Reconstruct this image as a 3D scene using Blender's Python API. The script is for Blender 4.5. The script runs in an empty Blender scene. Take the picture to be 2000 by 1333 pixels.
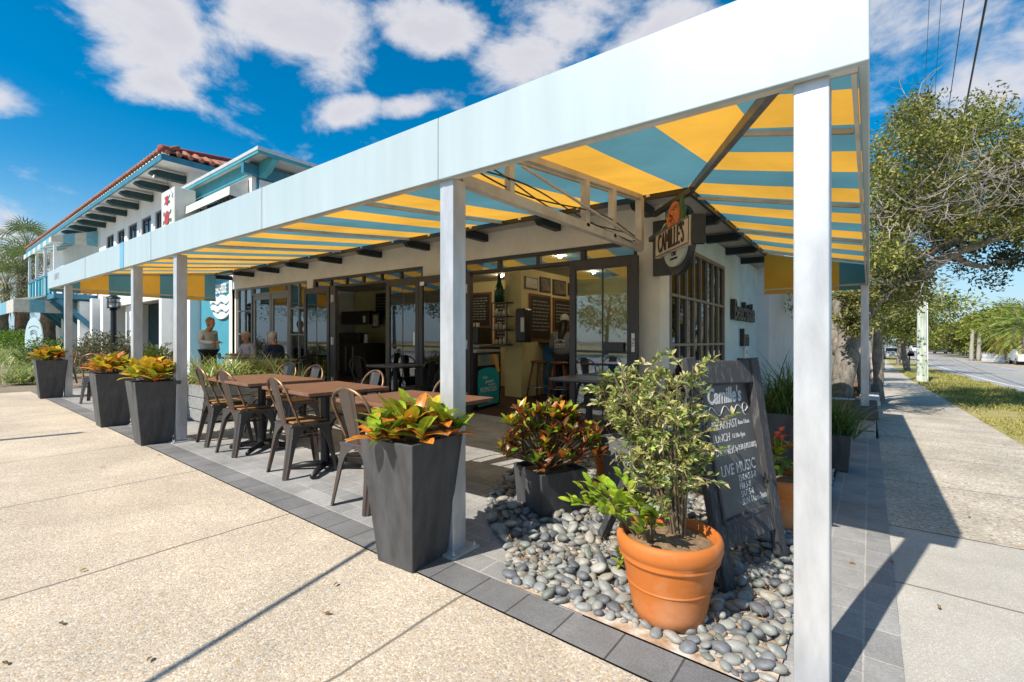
import bpy, math, random
import numpy as np
from mathutils import Vector, Matrix, Euler
random.seed(7); RNG = np.random.default_rng(7)
SC = bpy.context.scene
COL = SC.collection
R = math.radians
# ---------------------------------------------------------------- camera, world, sun, exposure
CAM = Vector((0, -1.84, 1.22)); YAW = R(37.4); FPX = 914.0
cam = bpy.data.cameras.new("camera"); cam.sensor_width = 36; cam.lens = 36 * FPX / 2000
cam.clip_start = 0.05; cam.clip_end = 3000
co = bpy.data.objects.new("camera", cam); COL.objects.link(co)
co.location = CAM; co.rotation_euler = (R(90), 0, YAW); SC.camera = co
SC.view_settings.view_transform = 'Standard'; SC.view_settings.look = 'None'
SC.view_settings.exposure = 0.50; SC.view_settings.gamma = 1; SC.view_settings.use_curve_mapping = False
SC.cycles.max_bounces = 8; SC.cycles.transparent_max_bounces = 24
SC.cycles.sample_clamp_indirect = 6.0
SC.cycles.use_denoising = True
SUN_EL, SUN_AZ = R(46.0), math.atan2(-0.20, -0.98)      # azimuth from +Y clockwise
sd = bpy.data.lights.new("sun", 'SUN'); sd.energy = 4.6; sd.angle = R(0.5); sd.color = (1.0, 0.94, 0.845)
so = bpy.data.objects.new("sun", sd); COL.objects.link(so)
to_sun = Vector((math.sin(SUN_AZ) * math.cos(SUN_EL), math.cos(SUN_AZ) * math.cos(SUN_EL), math.sin(SUN_EL)))
so.rotation_euler = to_sun.to_track_quat('Z', 'Y').to_euler(); so.location = (-3, -14, 20)

def ray(px, py=665):
    u = (px - 1000) / FPX
    return Vector((-.6074 + .7944 * u, .7944 + .6074 * u, (665 - py) / FPX))
def world_setup():
    w = bpy.data.worlds.new("World"); SC.world = w; w.use_nodes = True
    nt = w.node_tree; N = nt.nodes; L = nt.links; N.clear()
    out = N.new('ShaderNodeOutputWorld'); bg = N.new('ShaderNodeBackground'); bg.inputs[1].default_value = 0.13
    sky = N.new('ShaderNodeTexSky'); sky.sky_type = 'NISHITA'; sky.sun_disc = False
    sky.sun_elevation = SUN_EL; sky.sun_rotation = SUN_AZ; sky.air_density = 1.0; sky.dust_density = 0.6; sky.ozone_density = 2.5
    hs = N.new('ShaderNodeHueSaturation'); hs.inputs['Saturation'].default_value = 1.55; hs.inputs['Value'].default_value = .84
    hs.inputs['Hue'].default_value = 0.49
    L.new(sky.outputs[0], hs.inputs['Color'])
    tc = N.new('ShaderNodeTexCoord'); sp = N.new('ShaderNodeSeparateXYZ'); L.new(tc.outputs['Generated'], sp.inputs[0])
    hz = N.new('ShaderNodeMapRange'); hz.interpolation_type = 'SMOOTHSTEP'; L.new(sp.outputs[2], hz.inputs[0]); hz.inputs[1].default_value = -.02; hz.inputs[2].default_value = .30; hz.inputs[3].default_value = .85; hz.inputs[4].default_value = 0
    hm = N.new('ShaderNodeMix'); hm.data_type = 'RGBA'; L.new(hz.outputs[0], hm.inputs[0]); L.new(hs.outputs[0], hm.inputs[6]); hm.inputs[7].default_value = (2.7, 3.9, 5.0, 1)
    def math_(op, a, b=None, clamp=False):
        n = N.new('ShaderNodeMath'); n.operation = op; n.use_clamp = clamp
        for i, v in enumerate((a, b)):
            if v is None: continue
            if isinstance(v, (int, float)): n.inputs[i].default_value = v
            else: L.new(v, n.inputs[i])
        return n.outputs[0]
    z = math_('MAXIMUM', sp.outputs[2], 0.03)
    cx = N.new('ShaderNodeCombineXYZ'); L.new(math_('DIVIDE', sp.outputs[0], z), cx.inputs[0]); L.new(math_('DIVIDE', sp.outputs[1], z), cx.inputs[1])
    P = cx.outputs[0]
    # cloud banks drifting on a flat layer: (x, y, radius x, radius y, strength)
    blobs = [(-1.80, .48, .42, .32, .95), (-1.50, .72, .34, .32, .95), (-1.58, .98, .26, .18, .78), (-2.2, .60, .28, .13, .6), (-1.25, .45, .4, .25, .7),
             (-1.10, 1.06, .22, .22, .9), (-.98, 1.33, .25, .22, .95), (-.74, 1.22, .24, .24, .95), (-1.80, 1.18, .26, .15, .92), (-1.55, 1.30, .22, .13, .86), (-.52, 1.52, .26, .2, .8),
             (-3.05, .72, .12, .1, .5), (-2.9, .22, .3, .12, .5), (.35, 2.3, 1.1, 1.0, .40), (.5, 1.2, .4, .4, .36), (-9.0, 1.4, 3.6, 1.6, .95), (-6.5, .4, .8, .5, .6), (-4.4, 1.25, .5, .12, .42),
             (1.0, 4.5, 1.8, 1.6, .5), (1.5, -2.5, 1.4, 1.2, .6), (-2.5, -2.2, 1.2, .8, .6), (0.4, -4.5, 3, 1, .6)]
    acc = None
    for bx, by, rx, ry, s in blobs:
        sub = N.new('ShaderNodeVectorMath'); sub.operation = 'SUBTRACT'; L.new(P, sub.inputs[0]); sub.inputs[1].default_value = (bx, by, 0)
        mul = N.new('ShaderNodeVectorMath'); mul.operation = 'MULTIPLY'; L.new(sub.outputs[0], mul.inputs[0]); mul.inputs[1].default_value = (1 / rx, 1 / ry, 0)
        ln = N.new('ShaderNodeVectorMath'); ln.operation = 'LENGTH'; L.new(mul.outputs[0], ln.inputs[0])
        mr = N.new('ShaderNodeMapRange'); mr.interpolation_type = 'SMOOTHSTEP'; L.new(ln.outputs['Value'], mr.inputs[0])
        mr.inputs[1].default_value = 0; mr.inputs[2].default_value = 1.45; mr.inputs[3].default_value = s; mr.inputs[4].default_value = 0
        acc = mr.outputs[0] if acc is None else math_('MAXIMUM', acc, mr.outputs[0])
    dv = N.new('ShaderNodeVectorMath'); dv.operation = 'MULTIPLY'; L.new(tc.outputs['Generated'], dv.inputs[0]); dv.inputs[1].default_value = (1, 1, 1.7)
    def noise(scale, det, rough, dist=0.0):
        n = N.new('ShaderNodeTexNoise'); L.new(dv.outputs[0], n.inputs['Vector']); n.inputs['Scale'].default_value = scale
        n.inputs['Detail'].default_value = det; n.inputs['Roughness'].default_value = rough; n.inputs['Distortion'].default_value = dist
        return n.outputs[0]
    n1 = noise(5.6, 13, .60, .25); n2 = noise(3.0, 5, .5)
    f = math_('ADD', acc, math_('MULTIPLY', math_('SUBTRACT', n1, .5), 2.6))
    ramp = N.new('ShaderNodeMapRange'); ramp.interpolation_type = 'SMOOTHSTEP'; L.new(f, ramp.inputs[0])
    ramp.inputs[1].default_value = .20; ramp.inputs[2].default_value = .80; ramp.inputs[3].default_value = 0; ramp.inputs[4].default_value = .97
    # thick cloud cores are greyer from below
    core = N.new('ShaderNodeMapRange'); L.new(math_('ADD', f, math_('MULTIPLY', n2, .35)), core.inputs[0])
    core.inputs[1].default_value = .5; core.inputs[2].default_value = 1.25; core.inputs[3].default_value = 0; core.inputs[4].default_value = 1
    cc = N.new('ShaderNodeMix'); cc.data_type = 'RGBA'; L.new(core.outputs[0], cc.inputs[0])
    cc.inputs[6].default_value = (4.5, 4.5, 4.7, 1); cc.inputs[7].default_value = (3.7, 3.7, 4.05, 1)
    mx = N.new('ShaderNodeMix'); mx.data_type = 'RGBA'; L.new(ramp.outputs[0], mx.inputs[0]); L.new(hm.outputs[2], mx.inputs[6]); L.new(cc.outputs[2], mx.inputs[7])
    L.new(mx.outputs[2], bg.inputs[0]); L.new(bg.outputs[0], out.inputs[0])
world_setup()

# ---------------------------------------------------------------- terrain
KX = 0.014
def S(x): return -KX * max(min(x, 0.0), -70.0)          # the street front climbs gently to the left
def gy(y):                                              # the side street falls away from the corner
    if y < 1: return 0.0
    if y < 30: return -.025 * (y - 1)
    return -.725 - .6 * (1 - math.exp(-(y - 30) / 40))
def G(x, y):
    return S(x) if x < -.2 else gy(y)
def gp(px, py, side=False, h=0.0):
    """the ground point the photo shows at a pixel"""
    r = ray(px, py); t = 3.0
    for _ in range(40):
        p = CAM + r * t; g = (gy(p.y) if side else S(p.x)) + h
        t = (g - CAM.z) / r.z
        t = min(max(t, .3), 400)
    return CAM + r * t
def onx(px, py, x): r = ray(px, py); return CAM + r * ((x - CAM.x) / r.x)
def ony(px, py, y): r = ray(px, py); return CAM + r * ((y - CAM.y) / r.y)
def at(px, py, depth): return CAM + ray(px, py) * depth

# ---------------------------------------------------------------- materials
MATS = {}
def nodes(name):
    m = bpy.data.materials.new(name); m.use_nodes = True
    nt = m.node_tree; return m, nt.nodes, nt.links, nt.nodes['Principled BSDF']
def M(name, col=(.5, .5, .5), rough=.6, metal=0.0, var=.18, scale=6.0, bump=0.0, bscale=40.0, col2=None, spec=.5, stretch=(1, 1, 1), attr=None, trans=0.0, coat=0.0, detail=5, lo=.35, hi=.65):
    """principled with a noise-mottled colour and noise bump; attr = colour attribute that multiplies in"""
    if name in MATS: return MATS[name]
    m, N, L, P = nodes(name)
    tc = N.new('ShaderNodeTexCoord'); mp = N.new('ShaderNodeMapping'); mp.inputs['Scale'].default_value = stretch
    L.new(tc.outputs['Object'], mp.inputs[0])
    nz = N.new('ShaderNodeTexNoise'); nz.inputs['Scale'].default_value = scale; nz.inputs['Detail'].default_value = detail; nz.inputs['Roughness'].default_value = .6
    L.new(mp.outputs[0], nz.inputs['Vector'])
    mr = N.new('ShaderNodeMapRange'); L.new(nz.outputs[0], mr.inputs[0]); mr.inputs[1].default_value = lo; mr.inputs[2].default_value = hi
    mx = N.new('ShaderNodeMix'); mx.data_type = 'RGBA'; L.new(mr.outputs[0], mx.inputs[0])
    c2 = col2 or tuple(c * (1 - var) for c in col)
    mx.inputs[6].default_value = (*col, 1); mx.inputs[7].default_value = (*c2, 1)
    res = mx.outputs[2]
    if attr:
        at_ = N.new('ShaderNodeAttribute'); at_.attribute_name = attr
        mm = N.new('ShaderNodeMix'); mm.data_type = 'RGBA'; mm.blend_type = 'MULTIPLY'; mm.inputs[0].default_value = 1
        L.new(res, mm.inputs[6]); L.new(at_.outputs['Color'], mm.inputs[7]); res = mm.outputs[2]
    L.new(res, P.inputs['Base Color'])
    P.inputs['Roughness'].default_value = rough; P.inputs['Metallic'].default_value = metal
    P.inputs['Specular IOR Level'].default_value = spec
    if coat: P.inputs['Coat Weight'].default_value = coat
    if bump:
        b = N.new('ShaderNodeTexNoise'); b.inputs['Scale'].default_value = bscale; b.inputs['Detail'].default_value = 4; L.new(mp.outputs[0], b.inputs['Vector'])
        bn = N.new('ShaderNodeBump'); bn.inputs['Strength'].default_value = bump; bn.inputs['Distance'].default_value = .01
        L.new(b.outputs[0], bn.inputs['Height']); L.new(bn.outputs[0], P.inputs['Normal'])
    if trans:
        tr = N.new('ShaderNodeBsdfTranslucent'); L.new(res, tr.inputs[0])
        ms = N.new('ShaderNodeMixShader'); ms.inputs[0].default_value = trans
        L.new(P.outputs[0], ms.inputs[1]); L.new(tr.outputs[0], ms.inputs[2]); L.new(ms.outputs[0], N['Material Output'].inputs[0])
    MATS[name] = m; return m
def glass(name, tint=(.8, .88, .86), refl=.16):
    if name in MATS: return MATS[name]
    m, N, L, P = nodes(name); N.remove(P)
    tr = N.new('ShaderNodeBsdfTransparent'); tr.inputs[0].default_value = (*tint, 1)
    gl = N.new('ShaderNodeBsdfGlossy'); gl.inputs['Roughness'].default_value = .02; gl.inputs[0].default_value = (.95, .97, 1, 1)
    lw = N.new('ShaderNodeFresnel'); lw.inputs[0].default_value = 1.5
    ad = N.new('ShaderNodeMath'); ad.operation = 'ADD'; ad.use_clamp = True; L.new(lw.outputs[0], ad.inputs[0]); ad.inputs[1].default_value = refl
    ms = N.new('ShaderNodeMixShader'); L.new(ad.outputs[0], ms.inputs[0]); L.new(tr.outputs[0], ms.inputs[1]); L.new(gl.outputs[0], ms.inputs[2])
    L.new(ms.outputs[0], N['Material Output'].inputs[0]); MATS[name] = m; return m
def emit(name, col, s):
    m, N, L, P = nodes(name); P.inputs['Base Color'].default_value = (*col, 1)
    P.inputs['Emission Color'].default_value = (*col, 1); P.inputs['Emission Strength'].default_value = s; return m

# ---------------------------------------------------------------- mesh builder
class MB:
    def __init__(s): s.v = []; s.f = []; s.c = []; s.uv = None; s.col = (1, 1, 1); s.mi = []; s.m = 0
    def _add(s, vs, fs):
        o = len(s.v); s.v.extend([tuple(p) for p in vs]); s.f.extend([tuple(i + o for i in f) for f in fs])
        s.c.extend([s.col] * len(fs)); s.mi.extend([s.m] * len(fs)); return s
    def box(s, a, b, mat=None):
        (x0, y0, z0), (x1, y1, z1) = a, b
        x0, x1 = sorted((x0, x1)); y0, y1 = sorted((y0, y1)); z0, z1 = sorted((z0, z1))
        vs = [(x0, y0, z0), (x1, y0, z0), (x1, y1, z0), (x0, y1, z0), (x0, y0, z1), (x1, y0, z1), (x1, y1, z1), (x0, y1, z1)]
        if mat: vs = [mat @ Vector(p) for p in vs]
        return s._add(vs, [(3, 2, 1, 0), (4, 5, 6, 7), (0, 1, 5, 4), (1, 2, 6, 5), (2, 3, 7, 6), (3, 0, 4, 7)])
    def beam(s, p, q, w, h, up=(0, 0, 1)):
        p, q = Vector(p), Vector(q); d = (q - p).normalized(); u = Vector(up)
        r = d.cross(u)
        if r.length < 1e-4: r = d.cross(Vector((0, 1, 0)))
        r.normalize(); u = r.cross(d)
        vs = [e + r * (a * w / 2) + u * (b * h / 2) for e in (p, q) for a, b in ((-1, -1), (1, -1), (1, 1), (-1, 1))]
        return s._add(vs, [(0, 1, 2, 3), (7, 6, 5, 4), (0, 4, 5, 1), (1, 5, 6, 2), (2, 6, 7, 3), (3, 7, 4, 0)])
    def tube(s, pts, rad, n=8, cap=True):
        pts = [Vector(p) for p in pts]
        if not isinstance(rad, (list, tuple)): rad = [rad] * len(pts)
        vs = []; fs = []; ref = None
        for i, p in enumerate(pts):
            d = (pts[min(i + 1, len(pts) - 1)] - pts[max(i - 1, 0)])
            d = d.normalized() if d.length > 1e-9 else Vector((0, 0, 1))
            if ref is None: ref = d.cross(Vector((0.31, .2, .93)));
            ref = (ref - d * ref.dot(d))
            if ref.length < 1e-6: ref = d.orthogonal()
            ref.normalize(); b = d.cross(ref)
            for k in range(n):
                a = 2 * math.pi * k / n; vs.append(p + (ref * math.cos(a) + b * math.sin(a)) * rad[i])
        for i in range(len(pts) - 1):
            for k in range(n): fs.append((i * n + k, i * n + (k + 1) % n, (i + 1) * n + (k + 1) % n, (i + 1) * n + k))
        if cap: fs.append(tuple(reversed(range(n)))); fs.append(tuple(range((len(pts) - 1) * n, len(pts) * n)))
        return s._add(vs, fs)
    def lathe(s, c, prof, n=32, capb=True, capt=True, sq=None):
        """profile of (radius, z); sq = square section"""
        vs = []; fs = []; n = 4 if sq else n
        for r, z in prof:
            for k in range(n):
                a = 2 * math.pi * (k + (.5 if sq else 0)) / n; rr = r * (math.sqrt(2) if sq else 1)
                vs.append((c[0] + rr * math.cos(a), c[1] + rr * math.sin(a), c[2] + z))
        for i in range(len(prof) - 1):
            for k in range(n): fs.append((i * n + k, i * n + (k + 1) % n, (i + 1) * n + (k + 1) % n, (i + 1) * n + k))
        if capb: fs.append(tuple(reversed(range(n))))
        if capt: fs.append(tuple(range((len(prof) - 1) * n, len(prof) * n)))
        return s._add(vs, fs)
    def prism(s, poly, mat, t):
        """2-D polygon (x, y) extruded t along local z, placed by mat"""
        n = len(poly); area = sum(poly[i][0] * poly[(i + 1) % n][1] - poly[(i + 1) % n][0] * poly[i][1] for i in range(n))
        if area < 0: poly = poly[::-1]
        vs = [mat @ Vector((x, y, 0)) for x, y in poly] + [mat @ Vector((x, y, t)) for x, y in poly]
        fs = [tuple(reversed(range(n))), tuple(range(n, 2 * n))] + [(i, (i + 1) % n, n + (i + 1) % n, n + i) for i in range(n)]
        return s._add(vs, fs)
    def grid(s, xs, ys, zf):
        vs = [(x, y, zf(x, y)) for y in ys for x in xs]; nx = len(xs)
        fs = [(j * nx + i, j * nx + i + 1, (j + 1) * nx + i + 1, (j + 1) * nx + i) for j in range(len(ys) - 1) for i in range(nx - 1)]
        return s._add(vs, fs)
    def ball(s, c, r, n=12, m=8):
        vs = [(c[0], c[1], c[2] - r[2])]; fs = []
        for j in range(1, m):
            t = math.pi * j / m
            for k in range(n):
                a = 2 * math.pi * k / n; vs.append((c[0] + r[0] * math.sin(t) * math.cos(a), c[1] + r[1] * math.sin(t) * math.sin(a), c[2] - r[2] * math.cos(t)))
        vs.append((c[0], c[1], c[2] + r[2])); top = len(vs) - 1
        for k in range(n): fs.append((0, 1 + (k + 1) % n, 1 + k)); fs.append((top, 1 + (m - 2) * n + k, 1 + (m - 2) * n + (k + 1) % n))
        for j in range(m - 2):
            for k in range(n): fs.append((1 + j * n + k, 1 + j * n + (k + 1) % n, 1 + (j + 1) * n + (k + 1) % n, 1 + (j + 1) * n + k))
        return s._add(vs, fs)
    def build(s, name, mat, parent=None, smooth=False, shear=False, bevel=0.0, world=True, seg=2):
        off = wloc(parent) if (parent and world) else Vector((0, 0, 0))
        vs = s.v
        if shear: vs = [(x, y, z + S(x)) for x, y, z in vs]
        if off.length > 0: vs = [(x - off.x, y - off.y, z - off.z) for x, y, z in vs]
        me = bpy.data.meshes.new(name); me.from_pydata(vs, [], s.f)
        mats = mat if isinstance(mat, (list, tuple)) else [mat]
        for m in mats: me.materials.append(m)
        if len(mats) > 1: me.polygons.foreach_set('material_index', s.mi)
        if any(c != (1, 1, 1) for c in s.c):
            ca = me.color_attributes.new("tint", 'FLOAT_COLOR', 'CORNER')
            arr = np.ones((len(me.loops), 4), np.float32); k = 0
            for p, c in zip(me.polygons, s.c):
                arr[k:k + p.loop_total, :3] = c; k += p.loop_total
            ca.data.foreach_set('color', arr.ravel())
        if s.uv is not None:
            ul = me.uv_layers.new(name="leaf"); ul.data.foreach_set('uv', np.asarray(s.uv, np.float32).ravel())
        if smooth: me.polygons.foreach_set('use_smooth', [True] * len(me.polygons))
        me.update()
        o = bpy.data.objects.new(name, me); COL.objects.link(o)
        if parent: o.parent = parent
        if bevel:
            b = o.modifiers.new("bevel", 'BEVEL'); b.width = bevel; b.segments = seg; b.limit_method = 'ANGLE'
            b.angle_limit = R(40)
        return o
def wloc(o):
    l = Vector((0, 0, 0))
    while o is not None: l = l + o.location; o = o.parent
    return l
def tag(o, label=None, cat=None, group=None, kind=None):
    if label: o['label'] = label
    if cat: o['category'] = cat
    if group: o['group'] = group
    if kind: o['kind'] = kind
    return o
def thing(name, label, cat, loc=(0, 0, 0), rz=0.0, group=None):
    o = bpy.data.objects.new(name, None); COL.objects.link(o); o.empty_display_size = .1
    o.location = loc; o.rotation_euler = (0, 0, rz); return tag(o, label, cat, group)
def dup(o, parent=None):
    c = o.copy(); COL.objects.link(c)
    if parent is not None: c.parent = parent
    for ch in list(o.children): dup(ch, c)
    return c
def copy_to(root, loc, rz, label, group=None):
    c = dup(root); c.location = loc; c.rotation_euler = (0, 0, rz); c['label'] = label
    if group: c['group'] = group
    return c
def basis(o, right, up):
    """matrix whose local x,y,z are right, up, normal at o"""
    r = Vector(right).normalized(); u = Vector(up); u = (u - r * u.dot(r)).normalized(); n = r.cross(u)
    m = Matrix((r, u, n)).transposed().to_4x4(); m.translation = Vector(o); return m
_txt = {}
def text(mb, s, mat, size=.1, depth=.004, sx=1.0, align='CENTER', shear=0.0, bold=0.0):
    key = (s, align, shear, bold)
    if key not in _txt:
        c = bpy.data.curves.new("t", 'FONT'); c.body = s; c.size = 1; c.align_x = align; c.align_y = 'CENTER'; c.extrude = .5; c.shear = shear; c.offset = bold
        c.resolution_u = 3
        o = bpy.data.objects.new("t", c); COL.objects.link(o)
        dg = bpy.context.evaluated_depsgraph_get(); me = bpy.data.meshes.new_from_object(o.evaluated_get(dg))
        _txt[key] = ([tuple(v.co) for v in me.vertices], [tuple(p.vertices) for p in me.polygons])
        bpy.data.objects.remove(o); bpy.data.curves.remove(c); bpy.data.meshes.remove(me)
    vs, fs = _txt[key]
    mb._add([mat @ Vector((x * size * sx, y * size, (z + .5) * depth)) for x, y, z in vs], fs)
# ---------------------------------------------------------------- foliage
def leaves(name, mat, C, D, ln, wd, cols, parent=None, fold=.25, up=None, droop=0.0):
    """many small folded leaves: C centres (n,3), D directions (n,3), ln/wd (n,), cols (n,3)"""
    n = len(C); D = D / np.maximum(np.linalg.norm(D, axis=1, keepdims=True), 1e-6)
    U = RNG.normal(size=(n, 3)) * .8 + np.array([0, 0, 1.0]) if up is None else up
    W = np.cross(D, U); W /= np.maximum(np.linalg.norm(W, axis=1, keepdims=True), 1e-6); Nn = np.cross(W, D)
    ln = np.broadcast_to(np.asarray(ln, float), (n,))[:, None]; wd = np.broadcast_to(np.asarray(wd, float), (n,))[:, None]
    b = C; t = C + D * ln - np.array([0, 0, 1]) * droop * ln
    m = C + D * ln * .5
    l = m + W * wd * .5 + Nn * wd * fold; r = m - W * wd * .5 + Nn * wd * fold
    V = np.stack([b, r, t, l], 1).reshape(-1, 3)
    off = wloc(parent) if parent else Vector((0, 0, 0)); V = V - np.array(off)
    me = bpy.data.meshes.new(name); me.vertices.add(4 * n); me.vertices.foreach_set('co', V.ravel().astype(np.float32))
    # two triangles per leaf, folded along the midrib
    idx = np.arange(n)[:, None] * 4; tri = np.concatenate([idx + np.array([0, 1, 2]), idx + np.array([0, 2, 3])], 1).reshape(-1)
    me.loops.add(6 * n); me.loops.foreach_set('vertex_index', tri.astype(np.int32)); me.polygons.add(2 * n)
    me.polygons.foreach_set('loop_start', (np.arange(2 * n) * 3).astype(np.int32)); 
    me.update(calc_edges=True); me.materials.append(mat)
    ca = me.color_attributes.new("tint", 'FLOAT_COLOR', 'CORNER')
    a = np.ones((n, 6, 4), np.float32); a[:, :, :3] = cols[:, None, :]; ca.data.foreach_set('color', a.ravel())
    me.validate()
    o = bpy.data.objects.new(name, me); COL.objects.link(o)
    if parent: o.parent = parent
    return o
def blade(mb, base, az, ln, wd, lean, curl, col, nseg=6, twist=0.0, cup=0.12, shape='leaf', uvs=None):
    """one curved leaf blade with a midrib: lean = start angle from vertical, curl = extra bending towards the tip"""
    p = Vector(base); h = Vector((math.cos(az), math.sin(az), 0)); sd = Vector((-math.sin(az), math.cos(az), 0))
    vs = []; fs = []; o = []
    for i in range(nseg + 1):
        t = i / nseg; a = lean + curl * t
        d = h * math.sin(a) + Vector((0, 0, 1)) * math.cos(a); nrm = h * -math.cos(a) + Vector((0, 0, 1)) * math.sin(a)
        w = wd * (math.sin(math.pi * min(1, t * .93 + .07)) ** .75 if shape == 'leaf' else (1 - t) ** .7 * (.55 + .45 * min(1, t * 6))) / 2
        w = max(w, wd * .02)
        s2 = sd * math.cos(twist * t) + nrm * math.sin(twist * t)
        vs += [p - s2 * w + nrm * cup * w * 2, p, p + s2 * w + nrm * cup * w * 2]
        p = p + d * (ln / nseg)
    for i in range(nseg):
        a = i * 3; fs += [(a, a + 1, a + 4, a + 3), (a + 1, a + 2, a + 5, a + 4)]
        if mb.uv is None: mb.uv = []
        t0, t1 = i / nseg, (i + 1) / nseg
        mb.uv += [(0, t0), (.5, t0), (.5, t1), (0, t1), (.5, t0), (1, t0), (1, t1), (.5, t1)]
    mb.col = col; mb._add(vs, fs); mb.col = (1, 1, 1)
# ---------------------------------------------------------------- ground materials
def m_aggregate(name, base, tan, grey, cell=90, joints=None, jy=None, dirt=.5):
    m, N, L, P = nodes(name)
    tc = N.new('ShaderNodeTexCoord')
    v = N.new('ShaderNodeTexVoronoi'); v.inputs['Scale'].default_value = cell; L.new(tc.outputs['Object'], v.inputs['Vector'])
    bw = N.new('ShaderNodeSeparateColor'); L.new(v.outputs['Color'], bw.inputs[0])
    cr = N.new('ShaderNodeValToRGB'); e = cr.color_ramp; e.interpolation = 'CONSTANT'
    e.elements[0].position = 0; e.elements[0].color = (*base, 1); e.elements[1].position = .52; e.elements[1].color = (*tan, 1)
    for p, c in ((.70, tuple(min(.85, b * 1.3) for b in base)), (.84, grey), (.91, tuple(b * .8 for b in base)), (.96, (tan[0], tan[1] * .82, tan[2] * .65))):
        k = e.elements.new(p); k.color = (*c, 1)
    L.new(bw.outputs[0], cr.inputs[0])
    n = N.new('ShaderNodeTexNoise'); n.inputs['Scale'].default_value = 1.3; n.inputs['Detail'].default_value = 7; n.inputs['Roughness'].default_value = .65; L.new(tc.outputs['Object'], n.inputs[0])
    mr = N.new('ShaderNodeMapRange'); L.new(n.outputs[0], mr.inputs[0]); mr.inputs[1].default_value = .3; mr.inputs[2].default_value = .7; mr.inputs[3].default_value = 1 - dirt * .5; mr.inputs[4].default_value = 1.08
    mx = N.new('ShaderNodeMix'); mx.data_type = 'RGBA'; mx.blend_type = 'MULTIPLY'; mx.inputs[0].default_value = 1; L.new(cr.outputs[0], mx.inputs[6]); L.new(mr.outputs[0], mx.inputs[7])
    res = mx.outputs[2]
    vg = N.new('ShaderNodeTexVoronoi'); vg.inputs['Scale'].default_value = 1.7; L.new(tc.outputs['Object'], vg.inputs['Vector'])
    ng = N.new('ShaderNodeTexNoise'); ng.inputs['Scale'].default_value = 9; ng.inputs['Detail'].default_value = 5; L.new(tc.outputs['Object'], ng.inputs[0])
    ag = N.new('ShaderNodeMath'); ag.operation = 'MULTIPLY_ADD'; L.new(ng.outputs[0], ag.inputs[0]); ag.inputs[1].default_value = .12; L.new(vg.outputs['Distance'], ag.inputs[2])
    gm = N.new('ShaderNodeMapRange'); L.new(ag.outputs[0], gm.inputs[0]); gm.inputs[1].default_value = .070; gm.inputs[2].default_value = .105; gm.inputs[3].default_value = .55; gm.inputs[4].default_value = 0
    kg = N.new('ShaderNodeMix'); kg.data_type = 'RGBA'; L.new(gm.outputs[0], kg.inputs[0]); L.new(res, kg.inputs[6]); kg.inputs[7].default_value = (.16, .14, .12, 1)
    ns = N.new('ShaderNodeTexNoise'); ns.inputs['Scale'].default_value = .55; ns.inputs['Detail'].default_value = 9; ns.inputs['Roughness'].default_value = .7; L.new(tc.outputs['Object'], ns.inputs[0])
    sm_ = N.new('ShaderNodeMapRange'); L.new(ns.outputs[0], sm_.inputs[0]); sm_.inputs[1].default_value = .52; sm_.inputs[2].default_value = .72; sm_.inputs[3].default_value = 0; sm_.inputs[4].default_value = .55
    ks = N.new('ShaderNodeMix'); ks.data_type = 'RGBA'; L.new(sm_.outputs[0], ks.inputs[0]); L.new(kg.outputs[2], ks.inputs[6]); ks.inputs[7].default_value = (base[0] * .72, base[1] * .68, base[2] * .62, 1); res = ks.outputs[2]
    def fac_line(axis, off, period, wdt):
        s = N.new('ShaderNodeSeparateXYZ'); L.new(tc.outputs['Object'], s.inputs[0])
        w = N.new('ShaderNodeTexNoise'); w.inputs['Scale'].default_value = 3; w.inputs['Detail'].default_value = 6; L.new(tc.outputs['Object'], w.inputs[0])
        a = N.new('ShaderNodeMath'); a.operation = 'MULTIPLY_ADD'; L.new(w.outputs[0], a.inputs[0]); a.inputs[1].default_value = .06; L.new(s.outputs[axis], a.inputs[2])
        b = N.new('ShaderNodeMath'); b.operation = 'SUBTRACT'; L.new(a.outputs[0], b.inputs[0]); b.inputs[1].default_value = off + .03
        c = N.new('ShaderNodeMath'); c.operation = 'PINGPONG'; L.new(b.outputs[0], c.inputs[0]); c.inputs[1].default_value = period / 2
        d = N.new('ShaderNodeMapRange'); L.new(c.outputs[0], d.inputs[0]); d.inputs[1].default_value = wdt * .5; d.inputs[2].default_value = wdt * 1.4; d.inputs[3].default_value = 1; d.inputs[4].default_value = 0
        return d.outputs[0]
    for axis, j in ((0, joints), (1, jy)):
        if j:
            f = fac_line(axis, *j); k = N.new('ShaderNodeMix'); k.data_type = 'RGBA'; L.new(f, k.inputs[0]); L.new(res, k.inputs[6]); k.inputs[7].default_value = (.20, .165, .125, 1); res = k.outputs[2]
    L.new(res, P.inputs['Base Color']); P.inputs['Roughness'].default_value = .88
    bp = N.new('ShaderNodeBump'); bp.inputs['Strength'].default_value = .35; bp.inputs['Distance'].default_value = .006
    L.new(v.outputs['Distance'], bp.inputs['Height']); bp.invert = True; L.new(bp.outputs[0], P.inputs['Normal'])
    return m
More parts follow.
